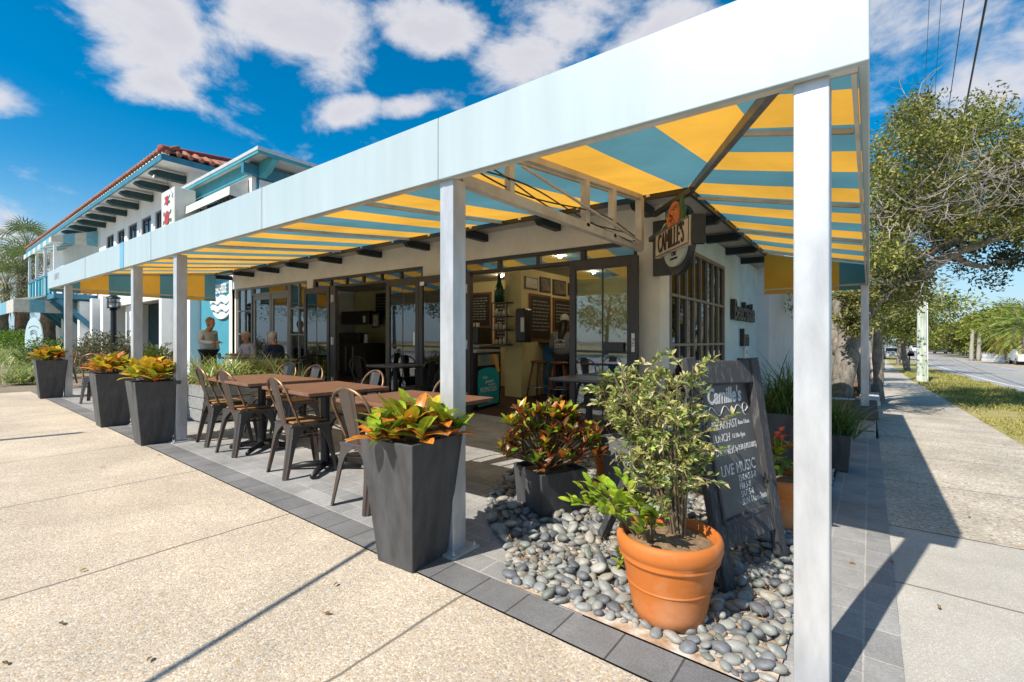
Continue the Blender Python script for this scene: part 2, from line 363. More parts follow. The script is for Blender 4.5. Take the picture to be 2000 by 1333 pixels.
def m_pavers(name, rot=0.0, c1=(.27, .265, .255), c2=(.35, .34, .325), mortar=(.44, .415, .375), w=.24, h=.17, off=(0, 0)):
    m, N, L, P = nodes(name)
    tc = N.new('ShaderNodeTexCoord'); mp = N.new('ShaderNodeMapping'); mp.inputs['Rotation'].default_value = (0, 0, rot); mp.inputs['Location'].default_value = (*off, 0)
    L.new(tc.outputs['Object'], mp.inputs[0])
    b = N.new('ShaderNodeTexBrick'); L.new(mp.outputs[0], b.inputs['Vector']); b.inputs['Scale'].default_value = 1; b.inputs['Brick Width'].default_value = w; b.inputs['Row Height'].default_value = h
    b.inputs['Mortar Size'].default_value = .0045; b.inputs['Mortar Smooth'].default_value = .25; b.inputs['Bias'].default_value = 0
    b.inputs['Color1'].default_value = (*c1, 1); b.inputs['Color2'].default_value = (*c2, 1); b.inputs['Mortar'].default_value = (*mortar, 1)
    n = N.new('ShaderNodeTexNoise'); n.inputs['Scale'].default_value = 2.2; n.inputs['Detail'].default_value = 8; n.inputs['Roughness'].default_value = .7; L.new(tc.outputs['Object'], n.inputs[0])
    n2 = N.new('ShaderNodeTexNoise'); n2.inputs['Scale'].default_value = 120; n2.inputs['Detail'].default_value = 3; L.new(tc.outputs['Object'], n2.inputs[0])
    ad = N.new('ShaderNodeMath'); ad.operation = 'MULTIPLY_ADD'; L.new(n2.outputs[0], ad.inputs[0]); ad.inputs[1].default_value = .55; L.new(n.outputs[0], ad.inputs[2])
    mr = N.new('ShaderNodeMapRange'); L.new(ad.outputs[0], mr.inputs[0]); mr.inputs[1].default_value = .5; mr.inputs[2].default_value = 1.05; mr.inputs[3].default_value = .58; mr.inputs[4].default_value = 1.32
    mx = N.new('ShaderNodeMix'); mx.data_type = 'RGBA'; mx.blend_type = 'MULTIPLY'; mx.inputs[0].default_value = 1; L.new(b.outputs[0], mx.inputs[6]); L.new(mr.outputs[0], mx.inputs[7])
    L.new(mx.outputs[2], P.inputs['Base Color']); P.inputs['Roughness'].default_value = .82
    iv = N.new('ShaderNodeMath'); iv.operation = 'MULTIPLY_ADD'; L.new(b.outputs['Fac'], iv.inputs[0]); iv.inputs[1].default_value = -1.2; L.new(n2.outputs[0], iv.inputs[2])
    bp = N.new('ShaderNodeBump'); bp.inputs['Strength'].default_value = .55; bp.inputs['Distance'].default_value = .005; L.new(iv.outputs[0], bp.inputs['Height']); L.new(bp.outputs[0], P.inputs['Normal'])
    return m
AGG = m_aggregate("exposed_aggregate", (.575, .485, .37), (.51, .40, .27), (.37, .325, .27), 130, joints=(-1.52, 1.62, .008))
CONC = m_aggregate("smooth_concrete", (.50, .475, .42), (.485, .45, .39), (.44, .41, .36), 260, jy=(1.25, 20.0, .008), dirt=.45)
AGG2 = m_aggregate("side_aggregate", (.56, .50, .41), (.48, .40, .29), (.28, .26, .24), 70, jy=(2.25, 1.5, .010), dirt=.7)
PAVE = m_pavers("patio_pavers", off=(.03, .02), w=.21, h=.155); PAVE2 = m_pavers("side_pavers", rot=R(90), off=(.06, .02))
PAVEB = m_pavers("border_pavers", c1=(.165, .162, .16), c2=(.21, .206, .20), mortar=(.07, .065, .06), h=.4, off=(-.042, .25))
def fr(a, b, n): return [a + (b - a) * i / n for i in range(n + 1)]
def sheet(name, mat, xs, ys, zf, kind='structure'):
    return tag(MB().grid(xs, ys, zf).build(name, mat), kind=kind)
xs = [-400, -200, -120, -90, -70, -45, -30, -20, -12, -6, -3, -1, -.2, 0, 2, 5, 10, 20, 40, 80, 160, 400]
ys = [-300, -120, -60, -30, -15, -8, -4, -2, 0, 1, 3, 6, 10, 15, 20, 26, 30, 36, 45, 60, 80, 110, 150, 220, 400, 900]
EARTH = M("sandy_earth", (.26, .21, .14), .95, var=.35, scale=2.0, bump=.3, bscale=30)
sheet("ground", EARTH, xs, ys, lambda x, y: S(x) + (gy(y) if x > -2.2 else max(gy(y), -.2)) - .07)
sheet("front_sidewalk", AGG, fr(-13.6, .1, 40), fr(-7, -.224, 14), lambda x, y: S(x))
sheet("front_path", M("pale_path_concrete", (.55, .5, .42), .9, var=.25, scale=3, bump=.2, bscale=120), fr(-46, -13.6, 10), fr(-7, -.9, 6), lambda x, y: S(x) - .004)
sheet("patio_border", PAVEB, fr(-13.5, .1, 40), [-.222, -.030], lambda x, y: S(x) + .006)
sheet("patio_paving", PAVE, fr(-13.5, -1.0, 40), fr(-.028, 3.62, 4), lambda x, y: S(x) + .004)
sheet("side_paving", PAVE2, [-.26, -.08, .1], fr(-.028, 6.4, 20), lambda x, y: gy(y) + .004)
sheet("corner_sidewalk", CONC, fr(.1, 2.3, 4), fr(-7, 2.25, 12), lambda x, y: gy(y) - .002)
sheet("side_sidewalk", AGG2, fr(.1, 1.6, 3), fr(2.25, 120, 90), lambda x, y: gy(y))
def m_asphalt():
    return M("old_asphalt", (.36, .35, .335), .9, var=.22, scale=1.2, bump=.25, bscale=90, stretch=(1, .25, 1))
ASPH = m_asphalt()
ROADX = (4.1, 9.4)
sheet("road", ASPH, fr(*ROADX, 4), fr(-40, 420, 200), lambda x, y: gy(y) - .03)
def strips(name, x0, x1, col, segs):
    mb = MB()
    for a, b in segs: mb.grid([x0, x1], fr(a, b, max(1, int((b - a) / 3))), lambda x, y: gy(y) - .024)
    return tag(mb.build(name, M(name + "_paint", col, .7, var=.2, scale=8)), kind='structure')
strips("road_edge_line", 4.75, 4.87, (.78, .77, .72), [(-20, 160)])
strips("road_edge_line", 8.9, 9.0, (.78, .77, .72), [(-20, 160)])
strips("road_centre_line", 6.8, 6.9, (.62, .48, .12), [(-20, 160)])
# far verge of the road: sand and gravel shoulder
sheet("road_shoulder", M("shoulder_sand", (.46, .39, .29), .95, var=.3, scale=2.5, bump=.3), fr(9.4, 13.5, 2), fr(-20, 160, 50), lambda x, y: gy(y) - .035)
# grass verge between sidewalk and road
GRASSB = M("dry_lawn", (.30, .28, .08), .95, var=.55, scale=3.2, bump=.5, bscale=160, col2=(.40, .31, .13))
def zverge(x, y): return gy(y) - .012 + .03 * math.sin(x * 2.1) * math.sin(y * .8)
xv = [1.6 + .35 * (i) for i in range(8)]
tag(MB().grid(xv, fr(6.2, 120, 120), zverge).build("grass_verge", GRASSB), kind='structure')
sheet("sandy_verge", M("verge_sand", (.50, .42, .30), .95, var=.3, scale=4, bump=.35), fr(2.3, 4.1, 2), fr(-7, 6.2, 8), lambda x, y: gy(y) - .012)
def grass_tufts():
    n = 34000
    y = 5.2 + 34 * RNG.random(n) ** 1.7; x = 1.58 + 2.5 * RNG.random(n)
    keep = np.sin(x * 2.7 + 1.1 * np.sin(y * .9)) + np.sin(y * 1.3 + x) + RNG.normal(size=n) * .6 > np.where(y < 7.5, 1.4 - (y - 5.2) * .6, -.8); x, y = x[keep], y[keep]
    keep = (x > 1.66 + .05 * np.sin(y * 3)); x, y = x[keep], y[keep]; n = len(x)
    z = np.array([zverge(a, b) for a, b in zip(x, y)])
    D = RNG.normal(size=(n, 3)) * .8; D[:, 2] = np.abs(D[:, 2]) + .45
    t = RNG.random(n)[:, None]; t = np.where(np.sin(x * 2.2 + y)[:, None] > .2, t * .7 + .3, t * .8)
    cols = (1 - t) * np.array([.24, .27, .05]) + t * np.array([.52, .44, .15])
    s = .045 + .03 * RNG.random(n); 
    tag(leaves("grass", M("grass_blades", (1, 1, 1), .8, var=.1, attr="tint", trans=.25), np.stack([x, y, z - .005], 1), D, s * np.clip(y / 9, 1, 2.2), .016 * np.clip(y / 9, 1, 2.5), cols), kind='stuff')
grass_tufts()
# bed with pebbles at the corner
BED = [(-.26, -.028), (-1.42, -.028), (-1.62, .25), (-2.02, .55), (-2.38, 1.0), (-2.55, 1.5), (-2.4, 2.1), (-2.05, 2.7), (-1.96, 3.5), (-.26, 3.5)]
mb = MB(); mb._add([(x, y, S(x) + .012) for x, y in BED], [tuple(range(len(BED)))[::-1]])
tag(mb.build("pebble_bed", M("bed_sand", (.62, .56, .47), .95, var=.35, scale=14, bump=.5, bscale=60, col2=(.36, .22, .12))), kind='structure')
def in_poly(x, y, poly):
    c = False; j = len(poly) - 1
    for i in range(len(poly)):
        xi, yi = poly[i]; xj, yj = poly[j]
        if (yi > y) != (yj > y) and x < (xj - xi) * (y - yi) / (yj - yi) + xi: c = not c
        j = i
    return c
def pebbles():
    pts = []; cell = {}
    bed = BED
    def try_add(x, y, r, z, k):
        gx_, gy_ = int(x / .08), int(y / .08)
        for i in range(-2, 3):
            for j in range(-2, 3):
                for (a, b, q) in cell.get((gx_ + i, gy_ + j, k), ()):
                    if (a - x) ** 2 + (b - y) ** 2 < ((q + r) * .80) ** 2: return
        cell.setdefault((gx_, gy_, k), []).append((x, y, r)); pts.append((x, y, r, z))
    rnd = random.Random(5)
    for r0, r1, tries in ((.030, .038, 1500), (.023, .030, 9000), (.016, .023, 22000), (.010, .016, 22000)):
        for _ in range(tries):
            x = rnd.uniform(-2.6, -.265); y = rnd.uniform(-.01, 3.2)
            if not in_poly(x, y, bed): continue
            # the thin bare strip along the border
            if -1.02 < x < -.42 and y < -.005 + .04 * math.sin((x + 1.02) * 5.2): continue
            try_add(x, y, rnd.uniform(r0, r1), .0, 0)
    for _ in range(700):
        x = rnd.uniform(-2.6, -.3); y = rnd.uniform(.2, 2.6)
        if in_poly(x, y, bed): try_add(x, y, rnd.uniform(.024, .036), .026, 1)
    import bmesh
    bm = bmesh.new(); bmesh.ops.create_icosphere(bm, subdivisions=2, radius=1); bv = np.array([v.co[:] for v in bm.verts]); bf = np.array([[v.index for v in f.verts] for f in bm.faces]); bm.free()
    V = []; F = []; Cc = []; 
    pal = [(.30, .31, .30), (.36, .36, .33), (.24, .25, .255), (.40, .38, .32), (.18, .19, .20), (.33, .34, .31), (.25, .27, .23), (.42, .41, .37), (.36, .33, .27), (.17, .18, .19), (.30, .31, .29)]
    for i, (x, y, r, z) in enumerate(pts):
        ax = np.array([1.22, .9, .56]) * r * np.array([rnd.uniform(.85, 1.25), rnd.uniform(.9, 1.1), rnd.uniform(.8, 1.25)])
        e = Euler((rnd.gauss(0, .28), rnd.gauss(0, .28), rnd.uniform(0, 6.3))).to_matrix()
        d = bv * (1 + .16 * np.sin(bv @ np.array([rnd.uniform(-3, 3) for _ in range(3)]) + rnd.uniform(0, 6)))[:, None]
        P = (d * ax) @ np.array(e).T + np.array([x, y, S(x) + .012 + ax[2] * .55 + z])
        V.append(P); F.append(bf + i * len(bv)); k = rnd.uniform(.66, .98); c = pal[rnd.randrange(len(pal))]
        Cc.append(np.tile(np.array([c[0] * k, c[1] * k, c[2] * k, 1]), (len(bf) * 3, 1)))
    V = np.concatenate(V); F = np.concatenate(F); Cc = np.concatenate(Cc)
    me = bpy.data.meshes.new("pebbles"); me.from_pydata(V.tolist(), [], F.tolist()); me.polygons.foreach_set('use_smooth', [True] * len(F))
    me.materials.append(M("river_stone", (1.05, 1.05, 1.05), .55, var=.22, scale=60, attr="tint", bump=.12, bscale=200))
    ca = me.color_attributes.new("tint", 'FLOAT_COLOR', 'CORNER'); ca.data.foreach_set('color', Cc.astype(np.float32).ravel())
    o = bpy.data.objects.new("pebbles", me); COL.objects.link(o); tag(o, kind='stuff')
pebbles()
def litter():
    n = 3200; x = -.3 - 2.1 * RNG.random(n); y = .1 + 2.2 * RNG.random(n)
    k = [in_poly(a, b, BED) and (math.sin(a * 7) * math.sin(b * 6 + 1) > -.1) for a, b in zip(x, y)]; x, y = x[k], y[k]; n = len(x)
    D = RNG.normal(size=(n, 3)); D[:, 2] *= .25
    t = RNG.random(n)[:, None]; cols = (1 - t) * np.array([.30, .13, .05]) + t * np.array([.45, .28, .12])
    tag(leaves("leaf_litter", M("dry_needles", (1, 1, 1), .9, attr="tint"), np.stack([x, y, np.array([S(a) for a in x]) + .03 + .025 * RNG.random(n)], 1), D, .03 + .03 * RNG.random(n), .005, cols), kind='stuff')
litter()

# ---------------------------------------------------------------- awning
WHITE = M("white_paint", (.80, .80, .79), .45, var=.10, scale=3, bump=.05, bscale=25)
ALU = M("brushed_white_aluminium", (.62, .63, .64), .36, metal=.4, var=.26, scale=2.5, stretch=(4, 4, 1.2), bump=.04, bscale=12, spec=.5)
FASC = M("pale_aqua_vinyl", (.405, .49, .51), .42, var=.09, scale=1.2, stretch=(6, 6, .6), bump=.03, bscale=6, detail=8, coat=.1)
def canvas(name, c, tr):
    m = M(name, c, .75, var=.24, scale=1.1, bump=.35, bscale=5, trans=tr, detail=9); return m
YEL = canvas("yellow_canvas", (.95, .485, .06), .56); TEAL = canvas("teal_canvas", (.115, .295, .335), .52)
DARK = M("dark_bronze_trim", (.035, .038, .042), .45, var=.3, scale=8)
NAVY = M("dark_teal_timber", (.018, .034, .045), .5, var=.4, scale=5, bump=.1, bscale=30)
OLDW = M("weathered_white_metal", (.60, .565, .50), .5, var=.28, scale=5, bump=.08, bscale=40, col2=(.40, .33, .25), lo=.45, hi=.8)
H0, H1, XL, YE, EY, EX, EZ = 2.10, 2.45, -13.4, 7.55, 3.1, -1.5, 2.78
aw = thing("patio_awning", "long yellow and teal striped awning with pale aqua fascia, wrapping the café corner", "awning", (0, 0, 0))
mb = MB(); mb.box((XL, 0, H0), (-1.934, .03, H1)); mb.box((-1.926, 0, H0), (0, .03, H1)); mb.box((-1.934, .004, H0 + .002), (-1.926, .028, H1 - .002)); mb.build("front_fascia", FASC, aw, shear=True, bevel=.006)
mb = MB(); mb.box((-.03, .031, H0), (0, YE, H1)); mb.build("side_fascia", FASC, aw, bevel=.006)
mb = MB(); mb.box((-8.2, -.004, H0 + .001), (-8.02, -.001, H1 - .001)); mb.build("blue_patch", M("faded_blue_vinyl", (.16, .40, .58), .5, var=.15), aw, shear=True)
for sx_ in (-4.05, -6.9, -10.2):
    mb = MB(); mb.box((sx_ - .012, -.003, H0 + .002), (sx_ + .012, -.0008, H1 - .002)); mb.build("seam", M("seam_tape", (.38, .47, .49), .5), aw, shear=True)
mb = MB(); text(mb, "CAMILLE'S", basis((-12.5, -.001, 2.29), (1, 0, 0), (0, 0, 1)), .17, .002, .62); mb.build("lettering", M("grey_lettering", (.42, .45, .46), .6), aw, shear=True)
def zf(y): return H1 - .02 + (EZ - H1 + .02) * y / EY
def zs(x): return H1 - .02 + (EZ - H1 + .02) * x / EX
mb = MB(); W_ = .47; SEG = 5
k = 0; x = -.02
def ymax(x): return min(EY, x / EX * EY)
while x > XL + .05:
    xb, xa = x, max(x - (W_ if k else .10), XL); mb.m = k % 2
    pts = [xa] + [xa + (xb - xa) * i / 4 for i in range(1, 4)] + ([EX] if xa < EX < xb else []) + [xb]; pts.sort()
    for p, q in zip(pts[:-1], pts[1:]):
        for j in range(SEG):
            def pt(xx, t): yy = .03 + (ymax(xx) - .03) * t; yy = max(yy, .03); return (xx, yy, zf(yy) - .012 * math.sin(math.pi * yy / EY) * (1 + .4 * math.sin(xx * 7)))
            mb._add([pt(p, j / SEG), pt(q, j / SEG), pt(q, (j + 1) / SEG), pt(p, (j + 1) / SEG)], [(0, 1, 2, 3)])
    x = xa; k += 1
y = .03; k = 0
def xmin(y): return max(EX, y / EY * EX)
while y < YE - .05:
    ya, yb = y, min(y + W_, YE); mb.m = k % 2
    pts = sorted([ya, (ya + yb) / 2, yb] + ([EY] if ya < EY < yb else []))
    for p, q in zip(pts[:-1], pts[1:]):
        for j in range(4):
            def pt(yy, t): xx = -.03 + (xmin(yy) + .03) * t; xx = min(xx, -.03); return (xx, yy, zs(xx) - .01 * math.sin(math.pi * xx / EX))
            mb._add([pt(p, j / 4), pt(q, j / 4), pt(q, (j + 1) / 4), pt(p, (j + 1) / 4)], [(0, 1, 2, 3)])
    y = yb; k += 1
mb.build("striped_canvas", [YEL, TEAL], aw, shear=True, smooth=True)
mb = MB()
for i in range(7):
    ya, yb = .03 + i * W_, min(.03 + (i + 1) * W_, EY); mb.m = i % 2
    mb._add([(XL + .01, ya, H0), (XL + .01, yb, H0), (XL + .01, yb, zf(yb)), (XL + .01, ya, zf(ya))], [(0, 1, 2, 3)])
    mb._add([(XL + .02, ya, H0 + .0), (XL + .04, ya, H0 - .05), (XL + .04, yb, H0 - .05), (XL + .02, yb, H0)], [(0, 1, 2, 3)])
mb.build("end_valance", [TEAL, YEL], aw, shear=True)
mb = MB()
for i, (xa, xb) in enumerate(((EX, -.93), (-.93, -.40), (-.40, -.03))):
    mb.m = (0, 0, 1)[i]
    mb._add([(xa, YE, H0 - .05), (xb, YE, H0 - .05), (xb, YE, zs(xb)), (xa, YE, zs(xa))], [(0, 1, 2, 3)])
mb.build("end_valance", [YEL, TEAL], aw)
mb = MB()                                           # frame rails and ribs
mb.box((XL, .034, H0 + .004), (-.03, .07, H0 + .04)); mb.box((XL, .034, H1 - .09), (-.03, .07, H1 - .05))
for i in range(4, 30, 4):
    xx = -.12 - W_ * i - .05
    if xx > XL: mb.beam((xx, .07, zf(.07) - .025), (xx, EY - .02, zf(EY) - .025), .03, .03)
mb.beam((XL + .03, .07, H0 + .03), (XL + .03, EY, H0 + .03), .03, .03)
mb.build("front_frame", OLDW, aw, shear=True)
mb = MB()
mb.box((-.05, .08, H0 + .004), (-.034, YE, H0 + .03))
for i in range(3, 17, 4):
    yy = .03 + W_ * i + .05
    if yy < YE: mb.beam((-.07, yy, zs(-.07) - .022), (max(EX, yy / EY * EX) + .02, yy, zs(max(EX, yy / EY * EX)) - .022), .03, .028)
mb.beam((-.034, YE - .03, H0 + .03), (EX, YE - .03, H0 + .03), .03, .03)
mb.build("side_frame", OLDW, aw)
mb = MB(); mb.beam((-.05, .09, H1 - .07), (EX + .01, EY - .02, EZ - .05), .045, .06); mb.box((-.15, .07, H0 + .05), (-.05, .17, H0 + .10)); mb.build("hip_beam", M("grey_steel", (.22, .21, .20), .5, var=.3, scale=9), aw)
# truss over the second post
mb = MB(); xt = -1.9
mb.beam((xt, .14, H0 + .035), (xt, 2.86, H0 + .06), .06, .07)
mb.beam((xt, .2, zf(.2) - .05), (xt, 2.86, zf(2.86) - .06), .05, .05)
for yy, w in ((.62, .05), (1.66, .06), (2.18, .06), (2.83, .07)): mb.beam((xt, yy, H0 + .05), (xt, yy, zf(yy) - .07), w, w)
mb.beam((xt + .045, .7, H0 + .27), (xt + .045, 2.8, H0 + .10), .018, .018)
mb.build("roof_truss", OLDW, aw, shear=True, bevel=.004)
mb = MB()
rnd = random.Random(3)
for s_ in range(3):
    p = []
    for i in range(26):
        t = i / 25; p.append((xt + .03 * math.sin(9 * t + s_), .15 + 2.6 * t, H0 + .12 + .05 * math.sin(5 * t + 2 * s_) + .02 * s_))
    mb.tube(p, .006, 5)
mb.build("cable", DARK, aw, shear=True)
PX = (-.158, -1.9, -6.2, -7.8, -12.0)
for i, px in enumerate(PX):
    z0 = S(px); mb = MB(); mb.box((px - .052, .035, z0 - .01 if i else gy(0) - .01), (px + .052, .14, H0 + .005 + z0))
    p = mb.build("post", ALU, aw, bevel=.004)
    if i == 0: continue
    mb = MB(); mb.box((px - .11, -.02, z0), (px + .11, .2, z0 + .014))
    for a in (-1, 1):
        for b in (-1, 1): mb.lathe((px + a * .085, .09 + b * .085, z0 + .014), [(.013, 0), (.013, .012), (.006, .013), (.006, .024)], 6)
    mb.build("base_plate", ALU, p, bevel=.003)
mb = MB(); mb.box((-.115, 7.36, -.1), (-.01, 7.465, H0 + .005)); mb.build("post", ALU, aw, bevel=.004)

# ---------------------------------------------------------------- café building
YF, XB = 3.6, -1.96
STUC = M("cream_stucco", (.80, .755, .64), .9, var=.12, scale=3, bump=.25, bscale=70)
STUCB = M("white_stucco", (.74, .77, .77), .9, var=.10, scale=2.5, bump=.3, bscale=70)
AQUAW = M("pale_blue_stucco", (.56, .74, .79), .9, var=.14, scale=2.5, bump=.3, bscale=70)
FRAME = M("grey_window_frame", (.20, .215, .235), .45, var=.2, scale=6)
DFRAME = M("dark_door_frame", (.045, .042, .044), .4, var=.3, scale=6)
GL = glass("window_glass"); GLD = glass("door_glass", (.72, .80, .80), .10)
HING = M("galvanised_steel", (.55, .55, .53), .35, metal=.8, var=.3, scale=20)
X = lambda px: ony(px, 665, YF).x
cafe = thing("cafe_building", "low cream café with dark glazed folding doors and dark rafter tails under the striped awning", "building", (-8, 5, 0))
mb = MB(); TH = .16
zT, zH, zD = 2.80, 2.42, 2.20
mb.box((XL - .1, YF, zH), (XB, YF + TH, zT))
for a, b in ((449, 461), (600, 611), (826, 899)): mb.box((X(a), YF, -.02), (X(b), YF + TH, zH))
mb.box((X(1246), YF - .02, -.06), (XB, YF + .30, zH))
mb.build("front_wall", STUC, cafe, shear=True)
mb = MB(); xw = XB
yA, yB = 3.92, 6.66
mb.box((xw - TH, YF + .30, zH + .06), (xw, 9.6, zT)); mb.box((xw - TH, YF + .30, -.4), (xw, yB, .45)); mb.box((xw - TH, yB, -.4), (xw, 9.6, zH + .06))
mb.box((xw - TH, YF + .30, .45), (xw, yA, zH + .06)); mb.build("side_wall", AQUAW, cafe)
mb = MB(); mb.box((xw - TH, 9.6, -.6), (xw + .22, 15, 3.4)); mb.build("rear_wall", STUCB, cafe)
mb = MB(); mb.box((XL - .1, 9.4, -.2), (xw - TH, 9.6, zT)); mb.box((XL - .25, YF, -.2), (XL - .1, 9.6, zT)); mb.build("back_wall", STUCB, cafe)
mb = MB(); mb.box((XL - .2, EY, zT), (EX, 15, zT + .12)); mb.build("roof", M("roof_membrane", (.5, .49, .46), .9), cafe, shear=True)  # unseen flat roof, added to keep light from leaking into the interior
mb = MB()                                           # dark eave board with little white brackets
mb.box((XL - .2, EY - .035, EZ - .06), (EX + .035, EY - .002, EZ + .05)); mb.box((EX + .002, EY - .002, EZ - .06), (EX + .035, 7.7, EZ + .05)); mb.build("eave_board", DARK, cafe, shear=True)
for i in range(15):
    xx = -1.9 - i * .86; mb = MB(); mb.box((xx - .02, EY - .05, EZ - .035), (xx + .02, EY - .037, EZ + .01)); mb.build("awning_bracket", WHITE, cafe, shear=True)
for i in range(8):
    yy = 3.5 + i * .55; mb = MB(); mb.box((EX + .037, yy - .02, EZ - .035), (EX + .05, yy + .02, EZ + .01)); mb.build("awning_bracket", WHITE, cafe, shear=True)
def tail(p, d, name="rafter_tail"):
    mb = MB(); poly = [(0, 0), (.44, 0), (.50, .05), (.50, .085), (.40, .11), (0, .11)]
    mb.prism(poly, basis(Vector(p), d, (0, 0, 1)) @ Matrix.Translation((0, 0, -.05)), .10); return mb
for i in range(10): tail((-2.08 - 1.29 * i, YF, 2.665), (0, -1, 0)).build("rafter_tail", NAVY, cafe, shear=True, bevel=.006)
for yy in (4.37, 5.57, 6.77, 7.95): tail((XB, yy, 2.665), (1, 0, 0)).build("rafter_tail", NAVY, cafe, shear=True, bevel=.006)
# ---- windows and doors
def window(parent, x0, x1, z0, z1, y, cols, rows, fw=.05, mat=FRAME, axis='x', mw=.03, name="window", shear=True, gl=None):
    """frame with muntins (one part) and its panes (one sub-part)"""
    mb = MB(); d0, d1 = y - .02, y + .06
    def bx(a, b, c, d, e0=d0, e1=d1):
        if axis == 'x': mb.box((a, e0, c), (b, e1, d))
        else: mb.box((e0, a, c), (e1, b, d))
    bx(x0, x1, z0, z0 + fw); bx(x0, x1, z1 - fw, z1); bx(x0, x0 + fw, z0 + fw, z1 - fw); bx(x1 - fw, x1, z0 + fw, z1 - fw)
    for i in range(1, cols):
        xx = x0 + fw + (x1 - x0 - 2 * fw) * i / cols; bx(xx - mw / 2, xx + mw / 2, z0 + fw, z1 - fw, y - .012, y + .052)
    zz = rows if isinstance(rows, (list, tuple)) else [z0 + (z1 - z0) * i / rows for i in range(1, rows)]
    for z in zz: bx(x0 + fw, x1 - fw, z - mw / 2, z + mw / 2, y - .015, y + .055)
    f = mb.build(name, mat, parent, shear=shear, bevel=.004)
    mb = MB()
    if axis == 'x': mb.box((x0 + fw * .6, y + .016, z0 + fw * .6), (x1 - fw * .6, y + .022, z1 - fw * .6))
    else: mb.box((y + .016, x0 + fw * .6, z0 + fw * .6), (y + .022, x1 - fw * .6, z1 - fw * .6))
    mb.build("pane", gl or GL, f, shear=shear); return f
window(cafe, X(462), X(490), .02, zH, YF + .04, 2, [.65, 1.22, 1.82], mat=FRAME)
window(cafe, X(563), X(599), .02, zH, YF + .04, 2, [.65, 1.22, 1.82], mat=FRAME)
window(cafe, X(491), X(562), zD, zH, YF + .04, 1, 1, name="transom_window", mat=FRAME)
window(cafe, X(612), X(825), zD, zH, YF + .04, 6, 1, name="transom_window", mat=DFRAME, mw=.05)
window(cafe, X(900), X(1244), zD, zH, YF + .04, 4, 1, name="transom_window", mat=DFRAME, mw=.07)
def leaf(parent, x0, x1, y, name="door", mat=DFRAME, fw=.085, mid=1.05, top=zD, mull=True):
    mb = MB(); y0, y1 = y - .025, y + .025
    mb.box((x0, y0, .025), (x0 + fw, y1, top)); mb.box((x1 - fw, y0, .025), (x1, y1, top)); mb.box((x0 + fw, y0, .025), (x1 - fw, y1, .20)); mb.box((x0 + fw, y0, top - .12), (x1 - fw, y1, top))
    mb.box((x0 + fw, y0 + .01, mid - .015), (x1 - fw, y1 - .01, mid + .015))
    if mull: xm = (x0 + x1) / 2; mb.box((xm - .009, y0 + .015, .2), (xm + .009, y1 - .015, top - .12))
    d = mb.build(name, mat, parent, shear=True, bevel=.005)
    mb = MB(); mb.box((x0 + fw * .8, y - .004, .18), (x1 - fw * .8, y + .004, top - .1)); mb.build("pane", GLD, d, shear=True); return d
for a, b in ((492, 526), (527, 561)):
    d = leaf(cafe, X(a), X(b), YF + .06, mat=FRAME, mid=.25, mull=False)
    mb = MB(); xx = X(526.5) + (-.06 if a < 500 else .06); mb.tube([(xx, YF + .03, .85), (xx, YF - .03, .87), (xx, YF - .03, 1.25), (xx, YF + .03, 1.27)], .012, 6); mb.build("handle", HING, d, shear=True, smooth=True)
L2 = leaf(cafe, -9.62, -8.65, 3.43); L3 = leaf(cafe, -6.82, -5.97, 3.43); L4 = leaf(cafe, -5.93, -5.35, 3.40, mull=False); L5 = leaf(cafe, -3.08, -2.16, 3.43)
def hinges(x, y, parent):
    for z in (.3, 1.1, 1.95):
        mb = MB(); mb.box((x - .05, y - .006, z - .07), (x + .05, y, z + .07)); mb.lathe((x, y - .01, z - .08), [(.014, 0), (.014, .16)], 8); mb.build("hinge", HING, parent, shear=True)
for a, b, nm in ((-8.64, -8.45, "jamb"), (-5.02, -4.83, "jamb"), (X(1236), X(1246), "jamb"), (X(611), X(614), "jamb")):
    mb = MB(); mb.box((a, 3.42, .0), (b, 3.50, zD)); j = mb.build("door_jamb", DFRAME, cafe, shear=True, bevel=.005)
    if b - a > .1: hinges((a + b) / 2, 3.418, j)
for d, xx, w in ((L5, -2.60, .27),):
    mb = MB(); mb.box((xx, 3.385, 1.06), (xx + w, 3.40, 1.17)); mb.build("push_plate", DARK, d, shear=True, bevel=.004)
mb = MB(); mb.box((-2.235, 3.402, 1.06), (-2.195, 3.404, 1.28)); st = mb.build("sign_sticker", WHITE, L5, shear=True)
mb = MB(); text(mb, "PULL", basis((-2.215, 3.401, 1.17), (0, 0, -1), (1, 0, 0)), .05, .0008, 1); mb.build("lettering", DARK, L5, shear=True)
mb = MB(); mb.box((-6.10, 3.402, 1.06), (-6.06, 3.404, 1.28)); mb.build("sign_sticker", WHITE, L3, shear=True)
mb = MB(); mb.box((-5.90, 3.372, 2.05), (-5.80, 3.374, 2.11)); mb.build("sign_sticker", WHITE, L4, shear=True)
mb = MB(); mb.box((X(905), 3.36, -.01), (X(1240), 3.62, .022)); mb.build("threshold", M("threshold_alu", (.5, .49, .47), .5, metal=.4), cafe, shear=True)
window(cafe, yA, yB, .45, zH + .06, XB - .05, 8, [1.17, 1.80], axis='y', fw=.055, mw=.036, shear=False, mat=M("tan_window_frame", (.23, .21, .18), .5, var=.25), gl=glass("side_glass", (.35, .40, .40), .0))
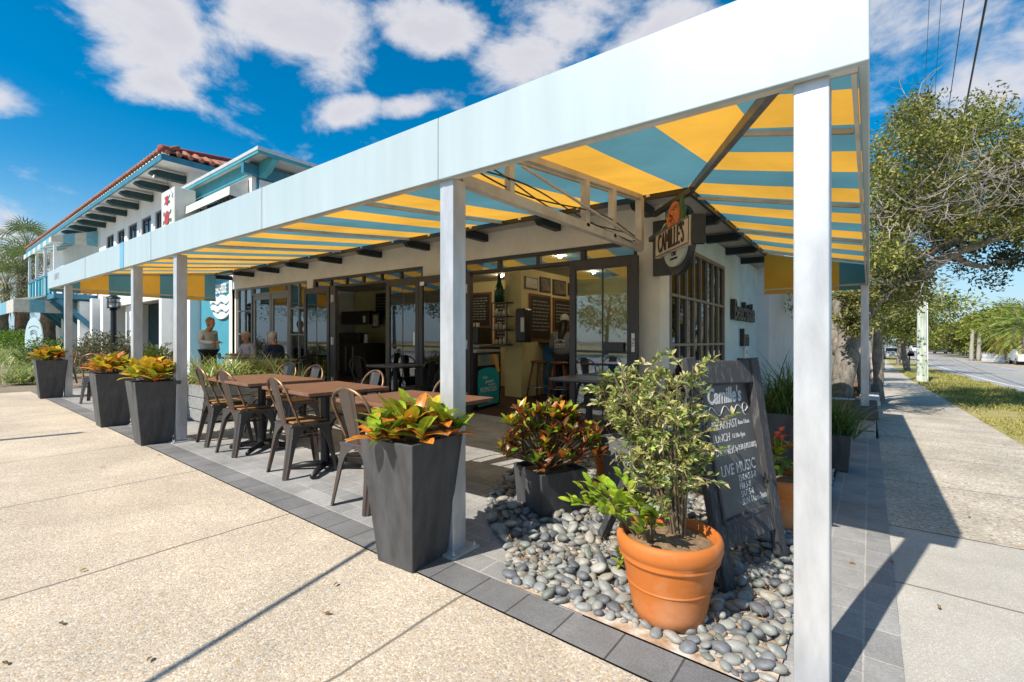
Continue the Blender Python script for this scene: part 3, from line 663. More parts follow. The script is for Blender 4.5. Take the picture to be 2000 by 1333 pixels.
# ---- interior
YW = M("yellow_interior_paint", (.68, .60, .30), .8, var=.1, scale=2)
TILE = m_pavers("brown_floor_tile", c1=(.05, .025, .018), c2=(.075, .035, .025), mortar=(.03, .025, .02), w=.3, h=.3)
mb = MB(); mb.grid([XL - .1, xw - TH], [3.55, 9.4], lambda x, y: .012); mb.build("interior_floor", TILE, cafe, shear=True)
mb = MB(); mb.box((XL - .1, YF + TH, 2.62), (xw - TH, 9.4, 2.70)); mb.build("ceiling", M("ceiling_paint", (.6, .57, .48), .9), cafe, shear=True)
mb = MB(); mb.box((XL, 7.2, 0), (-5.95, 7.35, 2.62)); mb.box((-5.95, 5.7, 0), (-5.53, 8.0, 2.62)); mb.box((-5.53, 8.0, 0), (xw - TH, 8.15, 2.62)); mb.box((-11.0, 6.6, 0), (-10.6, 7.2, 2.62))
mb.build("interior_wall", YW, cafe, shear=True)
for i, (xx, yy) in enumerate(((-4.2, 5.0), (-3.1, 4.6), (-7.2, 5.0), (-8.5, 5.6), (-6.6, 6.4), (-4.6, 7.0))):
    mb = MB(); mb.ball((xx, yy, 2.59), (.03, .03, .022)); mb.build("ceiling_lamp", emit("warm_lamp" + "abcdef"[i], (1, .78, .5), 260), cafe, shear=True, smooth=True)
# ---------------------------------------------------------------- two-storey inn behind
INNW = M("inn_white_stucco", (.84, .84, .82), .9, var=.08, scale=1.5, bump=.25, bscale=40)
BLUE = M("teal_blue_paint", (.035, .20, .30), .5, var=.25, scale=4)
AQUA = M("bright_teal_paint", (.06, .33, .40), .55, var=.2, scale=3)
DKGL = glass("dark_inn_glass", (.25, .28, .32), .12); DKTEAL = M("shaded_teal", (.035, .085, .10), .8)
def m_tiles():
    m, N, L, P = nodes("red_roof_tiles"); tc = N.new('ShaderNodeTexCoord')
    b = N.new('ShaderNodeTexBrick'); L.new(tc.outputs['UV'], b.inputs['Vector']); b.inputs['Scale'].default_value = 1; b.inputs['Brick Width'].default_value = .28; b.inputs['Row Height'].default_value = .36; b.offset = 0
    b.inputs['Mortar Size'].default_value = .035; b.inputs['Mortar Smooth'].default_value = .6; b.inputs['Color1'].default_value = (.42, .17, .095, 1); b.inputs['Color2'].default_value = (.55, .27, .17, 1); b.inputs['Mortar'].default_value = (.16, .04, .03, 1)
    L.new(b.outputs[0], P.inputs['Base Color']); P.inputs['Roughness'].default_value = .75
    bp = N.new('ShaderNodeBump'); bp.inputs['Strength'].default_value = 1; bp.inputs['Distance'].default_value = .06; bp.invert = True; L.new(b.outputs['Fac'], bp.inputs['Height']); L.new(bp.outputs[0], P.inputs['Normal']); return m
TILES = m_tiles()
IY = 3.9
inn = thing("inn_building", "white two-storey inn with red tile roof, dark rafter tails and teal balcony, behind the café", "building", (-28, 9, 0))
mb = MB(); xi0, xi1 = -41.0, -17.6
XI = lambda px: ony(px, 665, IY).x
# lower wall with the big dark opening, upper wall with windows
op = (XI(207), XI(345)); opz = (0, 2.75)
mb.box((xi0, IY, -.2), (op[0], IY + .2, 3.0)); mb.box((op[1], IY, -.2), (xi1, IY + .2, 3.0)); mb.box((op[0], IY, opz[1]), (op[1], IY + .2, 3.0))
UZ = []
for pxa, pxb, ya, yb in ((303, 316, 410, 455), (276, 295, 421, 469), (250.5, 267.5, 434, 476), (229, 243, 446, 487), (208, 222, 457, 492)):
    a, b = XI(pxa), XI(pxb); m_ = (a + b) / 2; UZ.append((a, b))
zu0, zu1 = 4.80, 5.98
edges = sorted(UZ); xprev = xi0
for a, b in edges:
    mb.box((xprev, IY, 3.0), (a, IY + .2, 7.1)); mb.box((a, IY, 3.0), (b, IY + .2, zu0)); mb.box((a, IY, zu1), (b, IY + .2, 7.1)); xprev = b
mb.box((xprev, IY, 3.0), (-12.9, IY + .2, 7.1)) if False else mb.box((xprev, IY, 3.0), (xi1, IY + .2, 7.1))
mb.box((xi1 - .2, IY + .2, -.2), (xi1, 14, 7.1)); mb.box((xi0, 13.8, -.2), (xi1 - .2, 14, 7.1)); mb.box((xi0, IY + .2, 3.0), (xi1 - .2, 13.8, 3.1))
mb.build("wall", INNW, inn, shear=False)
for a, b in UZ: window(inn, a, b, zu0, zu1, IY + .06, 2, 1, fw=.06, mat=M("inn_frame", (.10, .11, .13), .5), shear=False, gl=DKGL)
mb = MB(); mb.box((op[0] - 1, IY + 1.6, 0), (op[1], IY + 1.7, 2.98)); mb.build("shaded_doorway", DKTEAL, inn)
mb = MB(); mb.box((op[0] - .2, IY + .21, 0), (op[0] - .01, IY + 1.59, 2.98)); mb.build("recess_wall", INNW, inn)
mb = MB(); mb.box((op[0] + 2.0, IY + .25, 0), (op[0] + 3.1, IY + .35, 2.75)); mb.build("column", INNW, inn); mb = MB(); mb.box((op[1] - .35, IY - .01, 0), (op[1] - .12, IY - .4, 2.9)); mb.build("column", INNW, inn)
# roof: hip with tiles; eave in teal, soffit white
ex0, ex1, ey0, ey1, ez = -41.5, ony(315, 293, 2.9).x, 2.9, 15.0, ony(315, 293, 2.9).z
rh = 2.5; mx_ = (ey0 + ey1) / 2; rx = ex1 - 6.0
V_ = [(ex0, ey0, ez), (ex1, ey0, ez), (ex1, ey1, ez), (ex0, ey1, ez), (ex0, mx_, ez + rh), (rx, mx_, ez + rh)]
me = bpy.data.meshes.new("roof"); me.from_pydata([(x - inn.location.x, y - inn.location.y, z) for x, y, z in V_], [], [(0, 1, 5, 4), (1, 2, 5), (2, 3, 4, 5)]); me.materials.append(TILES)
ul = me.uv_layers.new(name="UVMap")
uvs = [(ex0, 0), (ex1, 0), (rx, 6.8), (ex0, 6.8), (ey0, 0), (ey1, 0), (mx_, 6.8), (ex1, 0), (ex0, 0), (ex0, 6.8), (rx, 6.8)]
for i, u in enumerate(uvs): ul.data[i].uv = u
roof = bpy.data.objects.new("roof", me); COL.objects.link(roof); roof.parent = inn
sm = roof.modifiers.new("thick", 'SOLIDIFY'); sm.thickness = .05; sm.offset = 1
mb = MB()
for i in range(int((ex1 - ex0) / .3)):
    xx = ex1 - .15 - i * .3; mb.tube([(xx, ey0 - .06, ez - .01), (xx, ey0 + .5, ez + .28)], .075, 8)
for i in range(36):
    yy = ey0 + .15 + i * .3; mb.tube([(ex1 + .06, yy, ez - .01), (ex1 - .5, yy, ez + .28)], .075, 8)
mb.build("eave_tiles", M("red_tile_ends", (.40, .15, .085), .8, var=.4, scale=5), roof, smooth=True)
mb = MB(); mb.tube([(ex1, ey0, ez + .06), (rx, mx_, ez + rh + .06)], .12, 8); mb.build("hip_cap", M("dark_red_tile", (.33, .07, .045), .8, var=.3), roof, smooth=True)
mb = MB(); mb.box((ex0, ey0, ez - .25), (ex1, ey0 + .05, ez - .08)); mb.box((ex1 - .05, ey0 + .05, ez - .25), (ex1, ey1, ez - .08)); mb.build("eave_board", BLUE, inn)
mb = MB(); mb.box((ex0, ey0 + .05, ez - .16), (ex1 - .05, IY + .2, ez - .10)); mb.box((xi1, IY + .2, ez - .16), (ex1 - .05, ey1, ez - .10)); mb.box((ex0, ey0 + .02, ez - .08), (ex1, ey0 + .2, ez - .03)); mb.box((xi1 - .0, IY + .0, 7.1), (ex0, IY + .2, ez - .16)); mb.build("soffit", INNW, inn)
TAILG = M("dark_green_tail", (.02, .06, .07), .6, var=.3)
for px, py in ((348, 340), (315, 359), (284, 377), (256, 392), (233, 407), (211, 420), (192, 430), (174, 440), (158, 450)):
    x_ = ony(px + 14, py, IY).x; mb = MB(); z_ = ez - .52
    mb.prism([(0, .04), (.78, .04), (.98, .12), (.98, .17), (.8, .26), (0, .26)], basis((x_, IY, z_), (0, -1, 0), (0, 0, 1)) @ Matrix.Translation((0, 0, -.12)), .24); mb.build("rafter_tail", TAILG, inn)
# loft at the right end with its own flat roof and striped window awning
lx0, lx1, ly0 = -17.4, -12.85, 3.75
c = ony(503, 283, 3.45); lz = c.z
mb = MB(); mb.box((lx0, ly0, 3.5), (-16.9, ly0 + .2, lz - .35)); mb.box((-13.15, ly0, 3.5), (lx1, ly0 + .2, lz - .35)); mb.box((-16.9, ly0, lz - .50), (-13.15, ly0 + .2, lz - .35)); mb.box((-16.9, ly0 + .0, 3.5), (-13.15, ly0 + .2, 3.9)); mb.build("loft_wall", INNW, inn); mb = MB(); mb.box((lx0, ly0 + 2.5, 3.5), (lx1, ly0 + 2.7, lz - .35)); mb.build("loft_back_wall", INNW, inn)
mb = MB(); mb.box((lx0, 3.45, lz - .09), (c.x, 9.5, lz)); mb.build("loft_roof", M("pale_metal_roof", (.62, .62, .60), .5, metal=.3, var=.15), inn, bevel=.01)
mb = MB(); mb.box((lx0, 3.47, lz - .16), (c.x - .02, 3.52, lz - .09)); mb.box((c.x - .07, 3.52, lz - .16), (c.x - .02, 9.4, lz - .09)); mb.box((lx0, ly0 - .06, lz - .42), (lx1 + .05, ly0 - .002, lz - .10)); mb.build("loft_beam", AQUA, inn)
mb = MB(); mb.box((lx1 + .05, ly0 - .28, lz - .46), (lx1 + .2, 9.0, lz - .20)); mb.build("side_beam", BLUE, inn)
for yy in (4.0, 5.3, 6.6, 7.9):
    mb = MB(); mb.prism([(0, -.3), (.35, -.22), (.75, .0), (.75, .1), (0, .1)], basis((lx1 + .2, yy, lz - .20), (1, 0, 0), (0, 0, 1)), .16); mb.build("roof_bracket", AQUA, inn)
mb = MB(); mb.box((lx1 - .02, ly0 + .12, 3.5), (lx1 + .04, 8.8, lz - .40)); mb.build("side_cladding", BLUE, inn)
mb = MB(); mb.box((lx1 + .041, ly0 + .17, 3.2), (lx1 + .06, ly0 + .75, lz - .50)); mb.build("side_shutter", M("lilac_white_panel", (.72, .72, .76), .7), inn)
mb = MB(); n = 9
A0, A1 = -16.85, -13.0
for i in range(n):
    a, b = A0 + (A1 - A0) * i / n, A0 + (A1 - A0) * (i + 1) / n; mb.m = i % 2
    mb._add([(a, ly0 - .02, 5.50), (b, ly0 - .02, 5.50), (b, 3.28, 5.18), (a, 3.28, 5.18)], [(0, 1, 2, 3)]); mb._add([(a, 3.28, 5.18), (b, 3.28, 5.18), (b, 3.27, 4.96), (a, 3.27, 4.96)], [(0, 1, 2, 3)])
mb.m = 0; mb._add([(A1, ly0 - .02, 5.50), (A1, 3.28, 5.18), (A1, 3.27, 4.96), (A1, ly0 - .02, 4.92)], [(0, 1, 2, 3)])
mb.build("window_awning", [M("cream_canvas", (.70, .67, .60), .8), M("pale_blue_canvas", (.58, .70, .74), .8)], inn)
mb = MB()
for i in range(26): mb.box((-15.2 + .0, ly0 + .1, 3.95 + .035 * i * 1.3), (-13.16, ly0 + .13, 3.968 + .035 * i * 1.3))
for i in range(8): mb.box((-15.2 + .26 * i, ly0 + .085, 3.9), (-15.17 + .26 * i, ly0 + .1, 5.3))
mb.build("window_lattice", M("brown_lattice", (.36, .24, .17), .8), inn)
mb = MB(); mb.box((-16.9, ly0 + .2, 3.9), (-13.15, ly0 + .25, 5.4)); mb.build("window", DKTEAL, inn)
# balcony
bx1, bx0, by0 = -29.4, -36.5, 2.4
mb = MB(); mb.box((bx0, by0, 3.18), (bx1, IY, 3.40)); bal = mb.build("balcony", BLUE, inn)
mb = MB(); mb.box((bx0, by0 + .03, 3.47), (bx1 - .1, by0 + .06, 4.28)); mb.box((bx1 - .06, by0 + .06, 3.47), (bx1 - .03, IY, 4.28)); mb.build("railing_panel", AQUA, bal)
mb = MB(); mb.box((bx0, by0, 4.30), (bx1, by0 + .1, 4.40)); mb.box((bx1 - .1, by0 + .1, 4.30), (bx1, IY, 4.40))
for i in range(9): mb.box((bx1 - .1 - .87 * i, by0 - .01, 3.40), (bx1 - .02 - .87 * i, by0 + .07, 4.30))
mb.build("railing", BLUE, bal)
for xx in (bx1 - .1, bx1 - 2.4, bx1 - 4.7, bx1 - 6.9):
    mb = MB(); mb.box((xx - .05, by0, 3.4), (xx + .05, by0 + .1, 5.75)); mb.build("balcony_post", INNW, bal)
for xx in (bx1 - .1, bx1 - 1.6, bx1 - 3.1, bx1 - 4.6, bx1 - 6.1):
    mb = MB(); mb.beam((xx, IY - .05, 1.75), (xx, by0 + .15, 3.12), .16, .2); mb.box((xx - .08, IY - .14, 1.6), (xx + .08, IY - .002, 3.18)); mb.build("bracket", BLUE, bal)
mb = MB()
for i in range(11):
    a, b = bx1 + .25 - .72 * (i + 1), bx1 + .25 - .72 * i; mb.m = i % 2
    mb._add([(a, IY - .02, 6.45), (b, IY - .02, 6.45), (b, by0 - .1, 5.95), (a, by0 - .1, 5.95)], [(0, 1, 2, 3)]); mb._add([(a, by0 - .1, 5.95), (b, by0 - .1, 5.95), (b, by0 - .1, 5.70), (a, by0 - .1, 5.70)], [(0, 1, 2, 3)])
for i in range(4):
    a, b = IY - .03 - .4 * i, IY - .03 - .4 * (i + 1); mb.m = (i + 1) % 2; z = lambda y: 5.95 + .5 * (y - by0 + .1) / (IY - by0 + .1)
    mb._add([(bx1 + .25, a, 5.70), (bx1 + .25, b, 5.70), (bx1 + .25, b, z(b)), (bx1 + .25, a, z(a))], [(0, 1, 2, 3)])
mb.build("balcony_awning", [M("cream_canvas2", (.70, .67, .58), .8, trans=.25), M("sky_blue_canvas", (.22, .50, .62), .8, trans=.25)], bal)
for i in range(6): window(inn, bx1 - .6 - 1.15 * (i + 1), bx1 - .75 - 1.15 * i, 3.6, 5.4, IY - .07, 2, 1, fw=.08, mat=M("timber_door_frame", (.50, .48, .44), .6), shear=False, gl=DKGL)
for xx in (-33.5, -31.6, -29.8, -27.4, -25.6):
    mb = MB(); mb.box((xx - .2, IY - .6, 0), (xx + .2, IY - .2, 3.1)); mb.build("column", INNW, inn)
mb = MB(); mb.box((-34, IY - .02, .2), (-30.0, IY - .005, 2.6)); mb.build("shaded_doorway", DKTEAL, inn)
# entrance awning far left
ea = thing("entrance_awning", "low cream and blue striped canopy over the inn entrance behind the surfboard sign", "awning", (-40, 1.5, 0))
mb = MB()
p0 = ony(-60, 610, 1.0); p1 = ony(122, 612, 1.0)
n = 9; xa = -52.0; xb = -31.0
for i in range(n):
    a, b = xa + (xb - xa) * i / n, xa + (xb - xa) * (i + 1) / n; mb.m = i % 2
    mb._add([(a, 1.3, 2.55), (b, 1.3, 2.55), (b, 1.3, 3.15), (a, 1.3, 3.15)], [(0, 1, 2, 3)]); mb._add([(a, 1.3, 3.15), (b, 1.3, 3.15), (b, 3.4, 3.6), (a, 3.4, 3.6)], [(0, 1, 2, 3)])
for i in range(4): mb.m = i % 2; mb._add([(xb, 1.3 + .52 * i, 2.55), (xb, 1.3 + .52 * (i + 1), 2.55), (xb, 1.3 + .52 * (i + 1), 3.15), (xb, 1.3 + .52 * i, 3.15)], [(0, 1, 2, 3)])
mb.build("canopy", [bpy.data.materials["cream_canvas2"], bpy.data.materials["sky_blue_canvas"]], ea)
for xx in (-50, -44.5):
    mb = MB(); mb.box((xx, 1.5, 0.3), (xx + .12, 1.62, 3.0)); mb.build("post", INNW, ea)
# blue feature wall with the emblem between inn and café
fw_ = thing("feature_wall", "teal painted wall between white piers, carrying the round wave emblem", "wall", (-16, 4.3, 0))
xq = lambda px: ony(px, 665, 4.2).x
mb = MB(); mb.box((xq(393), 4.2, -.1), (xq(456), 4.4, 3.4)); mb.build("teal_panel", M("teal_wall_paint", (.06, .30, .38), .7, var=.15, scale=2, bump=.1), fw_)
mb = MB(); mb.box((xq(369), 4.2, -.1), (xq(392.5), 4.4, 3.4)); mb.build("blue_panel", M("sky_wall_paint", (.22, .42, .58), .7, var=.1, scale=2), fw_)
mb = MB(); mb.box((xq(361), 4.12, -.1), (xq(369), 4.4, 3.4)); mb.box((XL - .50, 3.62, -.1), (XL - .26, 4.5, 3.0)); mb.build("pier", INNW, fw_)
em = thing("emblem_sign", "round white wave emblem under white block capitals, mounted on the teal wall", "sign", (xq(432), 4.19, 1.8))
ec = ony(433, 598, 4.15); rx_, rz_ = .88, .70
mb = MB(); zc = ony(433, 578, 4.19).z
def wave(x, z0): return z0 + .045 * math.cos(2 * math.pi * x / .62)
for k, (zt, zb) in enumerate(((.0, -.20), (-.28, -.44), (-.52, -.75))):
    top = []; bot = []
    for i in range(41):
        x_ = -rx_ + 2 * rx_ * i / 40; lim = -rz_ * math.sqrt(max(0, 1 - (x_ / rx_) ** 2))
        a, b = wave(x_, zt), max(wave(x_, zb), lim)
        if k == 2: b = lim
        if a - b > .01: top.append((x_, a)); bot.append((x_, b))
    mb.prism(top + bot[::-1], basis((ec.x, 4.19, zc), (1, 0, 0), (0, 0, 1)), .06)
mb.build("wave", WHITE, em)
mb = MB(); text(mb, "BEACHSIDE", basis((ec.x - .10, 4.19, zc + .22), (1, 0, 0), (0, 0, 1)), .40, .05, .44, bold=.012); mb.build("lettering", WHITE, em)
# lettering on the side wall
wl = thing("wall_lettering", "dark raised letters reading Beachside Inn on the pale blue side wall", "lettering", (XB, 8.2, 1.6))
a_, b_ = onx(1427, 600, XB + .05), onx(1475, 610, XB + .05)
mb = MB(); text(mb, "Beachside", basis((XB + .01, (a_.y + b_.y) / 2, 1.76), (0, 1, 0), (0, 0, 1)), .50, .07, (b_.y - a_.y) / 2.35, bold=.02); mb.build("upper_word", DARK, wl)
mb = MB(); text(mb, "Inn", basis((XB + .01, 8.05, 1.27), (0, 1, 0), (0, 0, 1)), .46, .07, .9, bold=.02); mb.build("lower_word", DARK, wl)
sb = thing("switch_box", "small white switch box with a red mark below the wall lettering", "switch box", (XB, 8.2, .95))
p = onx(1453, 687, XB)
mb = MB(); mb.box((XB + .001, p.y - .11, p.z - .09), (XB + .05, p.y + .11, p.z + .09)); mb.build("casing", WHITE, sb, bevel=.008); mb = MB(); mb.box((XB + .05, p.y - .03, p.z - .03), (XB + .055, p.y + .04, p.z + .04)); mb.build("red_mark", M("red_plastic", (.6, .06, .04), .4), sb)
# ---------------------------------------------------------------- furniture
STEEL = M("worn_gunmetal", (.125, .115, .108), .36, metal=.7, var=.5, scale=7, bump=.1, bscale=60, col2=(.16, .085, .05), lo=.45, hi=.75)
COPPER = M("copper_worn_tube", (.36, .21, .11), .4, metal=.6, var=.5, scale=9, col2=(.12, .085, .06))
SEATW = M("orange_brown_seat_wood", (.42, .20, .075), .5, var=.4, scale=4, stretch=(2, 18, 2), bump=.1, bscale=30)
TOPW = M("brown_slat_tabletop", (.225, .108, .062), .5, var=.35, scale=3.5, stretch=(1.2, 22, 1), bump=.08, bscale=20)
BLACK = M("black_iron", (.025, .026, .028), .45, metal=.3, var=.3, scale=10)
GREYTOP = M("grey_tabletop", (.12, .115, .125), .35, var=.25, scale=5)
def solid(o, t):
    m = o.modifiers.new("sheet", 'SOLIDIFY'); m.thickness = t; m.offset = -1; return o
def make_chair(label, group, wood=True, dark=False):
    st = BLACK if dark else STEEL; cp = BLACK if dark else COPPER
    t = thing("metal_chair", label, "chair", group=group)
    mb = MB(); s_ = .178
    prof = [(-.012, 0, .0), (0, 0, .02), (.0, .0, .03)]
    mb.lathe((0, 0, .415), [(.160, 0), (.178, .012), (.180, .026), (.170, .034)], sq=True); mb.build("seat", st, t, bevel=.02, seg=3, world=False)
    mb = MB(); mb.box((-.155, -.15, .450), (.155, .155, .466)); mb.build("seat_pad", SEATW if wood else st, t, bevel=.012, world=False)
    for sx in (-1, 1):
        for sy in (-1, 1):
            zs_ = [.43, .412, .385, .35, .30, .22, .12, .0]; ws = [.176, .15, .112, .083, .066, .056, .048, .040]
            fx, fy = (.215, .235) if sy > 0 else (.20, .245)
            mb = MB(); vs = []; fs = []
            for z, w in zip(zs_, ws):
                k = (.43 - z) / .43; cx, cy = .178 + (fx - .178) * k ** 1.15, .178 + (fy - .178) * k ** 1.15; c = min(.022, w * .45)
                vs += [(sx * (cx - w), sy * cy, z), (sx * (cx - c), sy * cy, z), (sx * (cx - c * .62), sy * (cy - c * .55), z), (sx * (cx - c * .55), sy * (cy - c * .62), z), (sx * cx, sy * (cy - c), z), (sx * cx, sy * (cy - w), z)]
            for i in range(len(zs_) - 1):
                for j in range(5):
                    a = i * 6 + j; q = (a, a + 1, a + 7, a + 6); fs.append(q if sx * sy > 0 else q[::-1])
            mb._add(vs, fs); solid(mb.build("leg", st, t, world=False, smooth=False), .005)
    mb = MB()
    for sx in (-1, 1): mb.tube([(sx * .17, .05, .36), (sx * .165, -.05, .36)], .006, 5)
    mb.tube([(-.19, .17, .34), (0, .12, .30), (.19, -.17, .34)], .007, 5); mb.tube([(.19, .17, .34), (0, .12, .292), (-.19, -.17, .34)], .007, 5); mb.build("cross_brace", st, t, world=False)
    pts = []; 
    for i in range(6): k = i / 5; pts.append((-.172 - .022 * k, -.10 - .105 * k - .0 * k, .44 + .26 * k))
    for i in range(1, 12):
        a = math.pi * i / 12; pts.append((-.194 * math.cos(a), -.205 - .055 * math.sin(a), .70 + .15 * math.sin(a)))
    pts += [(-x, y, z) for x, y, z in pts[5::-1]]
    mb = MB(); mb.tube(pts, .0115, 8); mb.build("back_hoop", cp, t, world=False, smooth=True)
    mb = MB(); vs = []; fs = []; nz = 6
    for i in range(nz + 1):
        k = i / nz; w = .058 + .028 * k; y = -.165 - .095 * k; z = .445 + .40 * k
        vs += [(-w, y, z), (-w * .62, y, z), (-w * .5, y - .007, z), (w * .5, y - .007, z), (w * .62, y, z), (w, y, z)]
    for i in range(nz):
        for j in range(5): a = i * 6 + j; fs.append((a, a + 1, a + 7, a + 6))
    mb._add(vs, fs); solid(mb.build("back_splat", st, t, world=False), .004)
    return t
GF = "metal chairs around the three front wooden tables"
ch = make_chair("metal chair with wooden seat, back to the pavement, nearest the big front planter", GF)
def cz(x): return S(x) + .004
def put(o, x, y, rz): o.location = (x, y, cz(x)); o.rotation_euler = (0, 0, rz)
put(ch, -2.89, .28, R(4))
for x, y, rz, lab in ((-4.03, .35, -5, "metal chair with orange-brown wooden seat at the pavement side of the middle wooden table"),
                      (-5.15, .37, 3, "metal chair, second from the left of the pavement-side row, at the largest table"),
                      (-5.78, .39, -6, "metal chair at the left end of the pavement-side row, beside the long trough planter"),
                      (-5.32, .97, 182, "metal chair on the café side of the largest wooden table, its splat catching sun"),
                      (-4.12, .93, 176, "metal chair on the café side of the middle wooden table"),
                      (-5.98, .99, 187, "metal chair farthest left on the café side, in front of the spider plants"),
                      (-3.03, .97, 180, "metal chair at the nearest wooden table, mostly hidden behind the second post")):
    copy_to(ch, (x, y, cz(x)), R(rz), lab, GF)
GD = "dark metal chairs by the café front"
cd_ = make_chair("black metal chair left of the small table, against the open folding doors", GD, wood=False, dark=True); put(cd_, -6.72, 2.95, R(-80))
for x, y, rz, lab in ((-5.42, 2.95, 95, "black metal chair right of the small table, beside the second post"),
                      (-8.0, 2.5, 80, "dark metal chair at the small table behind the man in navy"),
                      (-12.0, 3.0, 200, "dark metal chair with a thin rounded back, beside the standing woman"),):
    copy_to(cd_, (x, y, cz(x)), R(rz), lab, GD)
GL_ = "metal chairs by the far left posts"
copy_to(ch, (-10.75, .28, cz(-10.75)), R(65), "metal chair with slatted back between the two leftmost tall planters", GL_)
copy_to(ch, (-14.9, .45, cz(-14.9)), R(-120), "metal chair standing alone behind the leftmost tall planter, near striped grass", GL_)
def make_table(label, group, sx, sy, top=TOPW, h=.75):
    t = thing("cafe_table", label, "table", group=group)
    mb = MB(); mb.box((-sx / 2, -sy / 2, h - .028), (sx / 2, sy / 2, h)); mb.build("tabletop", top, t, bevel=.005, world=False)
    mb = MB(); mb.box((-sx / 2 + .03, -sy / 2 + .03, h - .045), (sx / 2 - .03, sy / 2 - .03, h - .0285)); mb.build("under_frame", BLACK, t, world=False)
    mb = MB(); mb.lathe((0, 0, .05), [(.05, 0), (.04, .03), (.038, h - .11), (.08, h - .10)], 16); mb.build("column", BLACK, t, world=False, smooth=False)
    mb = MB()
    for a in range(4):
        ang = R(45 + 90 * a); d = Vector((math.cos(ang), math.sin(ang), 0)); 
        mb.tube([d * .02 + Vector((0, 0, .055)), d * .18 + Vector((0, 0, .048)), d * .32 + Vector((0, 0, .022))], [.032, .028, .022], 8)
    mb.build("base", BLACK, t, world=False, smooth=True); return t
GT = "brown wooden tables in the front row"
tb = make_table("brown wooden table in the middle of the front row, clear of people", GT, .92, .74); put(tb, -3.92, .50, R(-4))
copy_to(tb, (-2.72, .52, cz(-2.7)), R(2), "brown wooden table nearest the second post, partly hidden by the bright croton", GT)
t2 = make_table("largest brown wooden table, beside the spider plants", GT, 1.25, .74); put(t2, -5.14, .50, R(-3))
GS = "small grey tables against the café front"
ts = make_table("small grey table against the folding doors left of the second post", GS, .72, .62, GREYTOP); put(ts, -6.08, 3.02, 0)
copy_to(ts, (-2.62, 3.08, cz(-2.6)), 0, "small grey table in front of the glass door near the corner", GS)
copy_to(ts, (-8.7, 2.4, cz(-8.7)), R(8), "small grey table in front of the man in navy", GS)
copy_to(ts, (-10.35, 2.45, cz(-10.3)), 0, "small grey table between the seated woman and the seated man", GS)

# ---------------------------------------------------------------- planters and plants
SLATE = M("slate_grey_planter", (.082, .083, .085), .6, var=.5, scale=4, stretch=(3, 3, .8), bump=.06, bscale=60)
TERRA = M("terracotta", (.52, .15, .024), .65, var=.3, scale=4, bump=.08, bscale=60, col2=(.62, .33, .18), lo=.47, hi=.86)
SOIL = M("bark_mulch", (.16, .095, .05), .95, var=.6, scale=30, bump=.8, bscale=60, col2=(.30, .20, .11))
def m_croton():
    m, N, L, P = nodes("croton_leaf")
    a = N.new('ShaderNodeAttribute'); a.attribute_name = "tint"; uv = N.new('ShaderNodeTexCoord'); s = N.new('ShaderNodeSeparateXYZ'); L.new(uv.outputs['UV'], s.inputs[0])
    def mt(op, x, y, cl=False):
        n = N.new('ShaderNodeMath'); n.operation = op; n.use_clamp = cl
        for i, v in enumerate((x, y)):
            if isinstance(v, (int, float)): n.inputs[i].default_value = v
            else: L.new(v, n.inputs[i])
        return n.outputs[0]
    du = mt('ABSOLUTE', mt('SUBTRACT', s.outputs[0], .5), 0)
    mid = mt('LESS_THAN', du, .055)
    side = mt('GREATER_THAN', mt('SINE', mt('MULTIPLY', mt('SUBTRACT', s.outputs[1], mt('MULTIPLY', du, .35)), 62), 0), .78)
    v = mt('MAXIMUM', mid, mt('MULTIPLY', side, .55))
    n = N.new('ShaderNodeTexNoise'); n.inputs['Scale'].default_value = 26; n.inputs['Detail'].default_value = 3; L.new(uv.outputs['Object'], n.inputs[0])
    mr = N.new('ShaderNodeMapRange'); L.new(n.outputs[0], mr.inputs[0]); mr.inputs[1].default_value = .35; mr.inputs[2].default_value = .65; mr.inputs[3].default_value = .7; mr.inputs[4].default_value = 1.25
    m0 = N.new('ShaderNodeMix'); m0.data_type = 'RGBA'; m0.blend_type = 'MULTIPLY'; m0.inputs[0].default_value = 1; L.new(a.outputs['Color'], m0.inputs[6]); L.new(mr.outputs[0], m0.inputs[7])
    mx = N.new('ShaderNodeMix'); mx.data_type = 'RGBA'; L.new(mt('MULTIPLY', v, .75), mx.inputs[0]); L.new(m0.outputs[2], mx.inputs[6])
    ve = N.new('ShaderNodeMix'); ve.data_type = 'RGBA'; ve.inputs[0].default_value = .55; L.new(a.outputs['Color'], ve.inputs[6]); ve.inputs[7].default_value = (.75, .55, .06, 1); L.new(ve.outputs[2], mx.inputs[7])
    L.new(mx.outputs[2], P.inputs['Base Color']); P.inputs['Roughness'].default_value = .32
    tr = N.new('ShaderNodeBsdfTranslucent'); L.new(mx.outputs[2], tr.inputs[0]); ms = N.new('ShaderNodeMixShader'); ms.inputs[0].default_value = .28
    L.new(P.outputs[0], ms.inputs[1]); L.new(tr.outputs[0], ms.inputs[2]); L.new(ms.outputs[0], N['Material Output'].inputs[0]); return m
CROT = m_croton()
STEM = M("woody_stem", (.22, .16, .09), .8, var=.4, scale=12); LEAFM = M("leaf_green", (1, 1, 1), .45, var=.15, scale=9, attr="tint", trans=.28)
GRN, LIM, YELO, ORG, RED, MAR = (.05, .17, .02), (.26, .36, .025), (.62, .42, .03), (.66, .20, .03), (.42, .045, .025), (.10, .018, .022)
def jit(c, rnd, k=.25): q = rnd.uniform(1 - k, 1 + k); return tuple(max(.003, v * q * rnd.uniform(.88, 1.12)) for v in c)
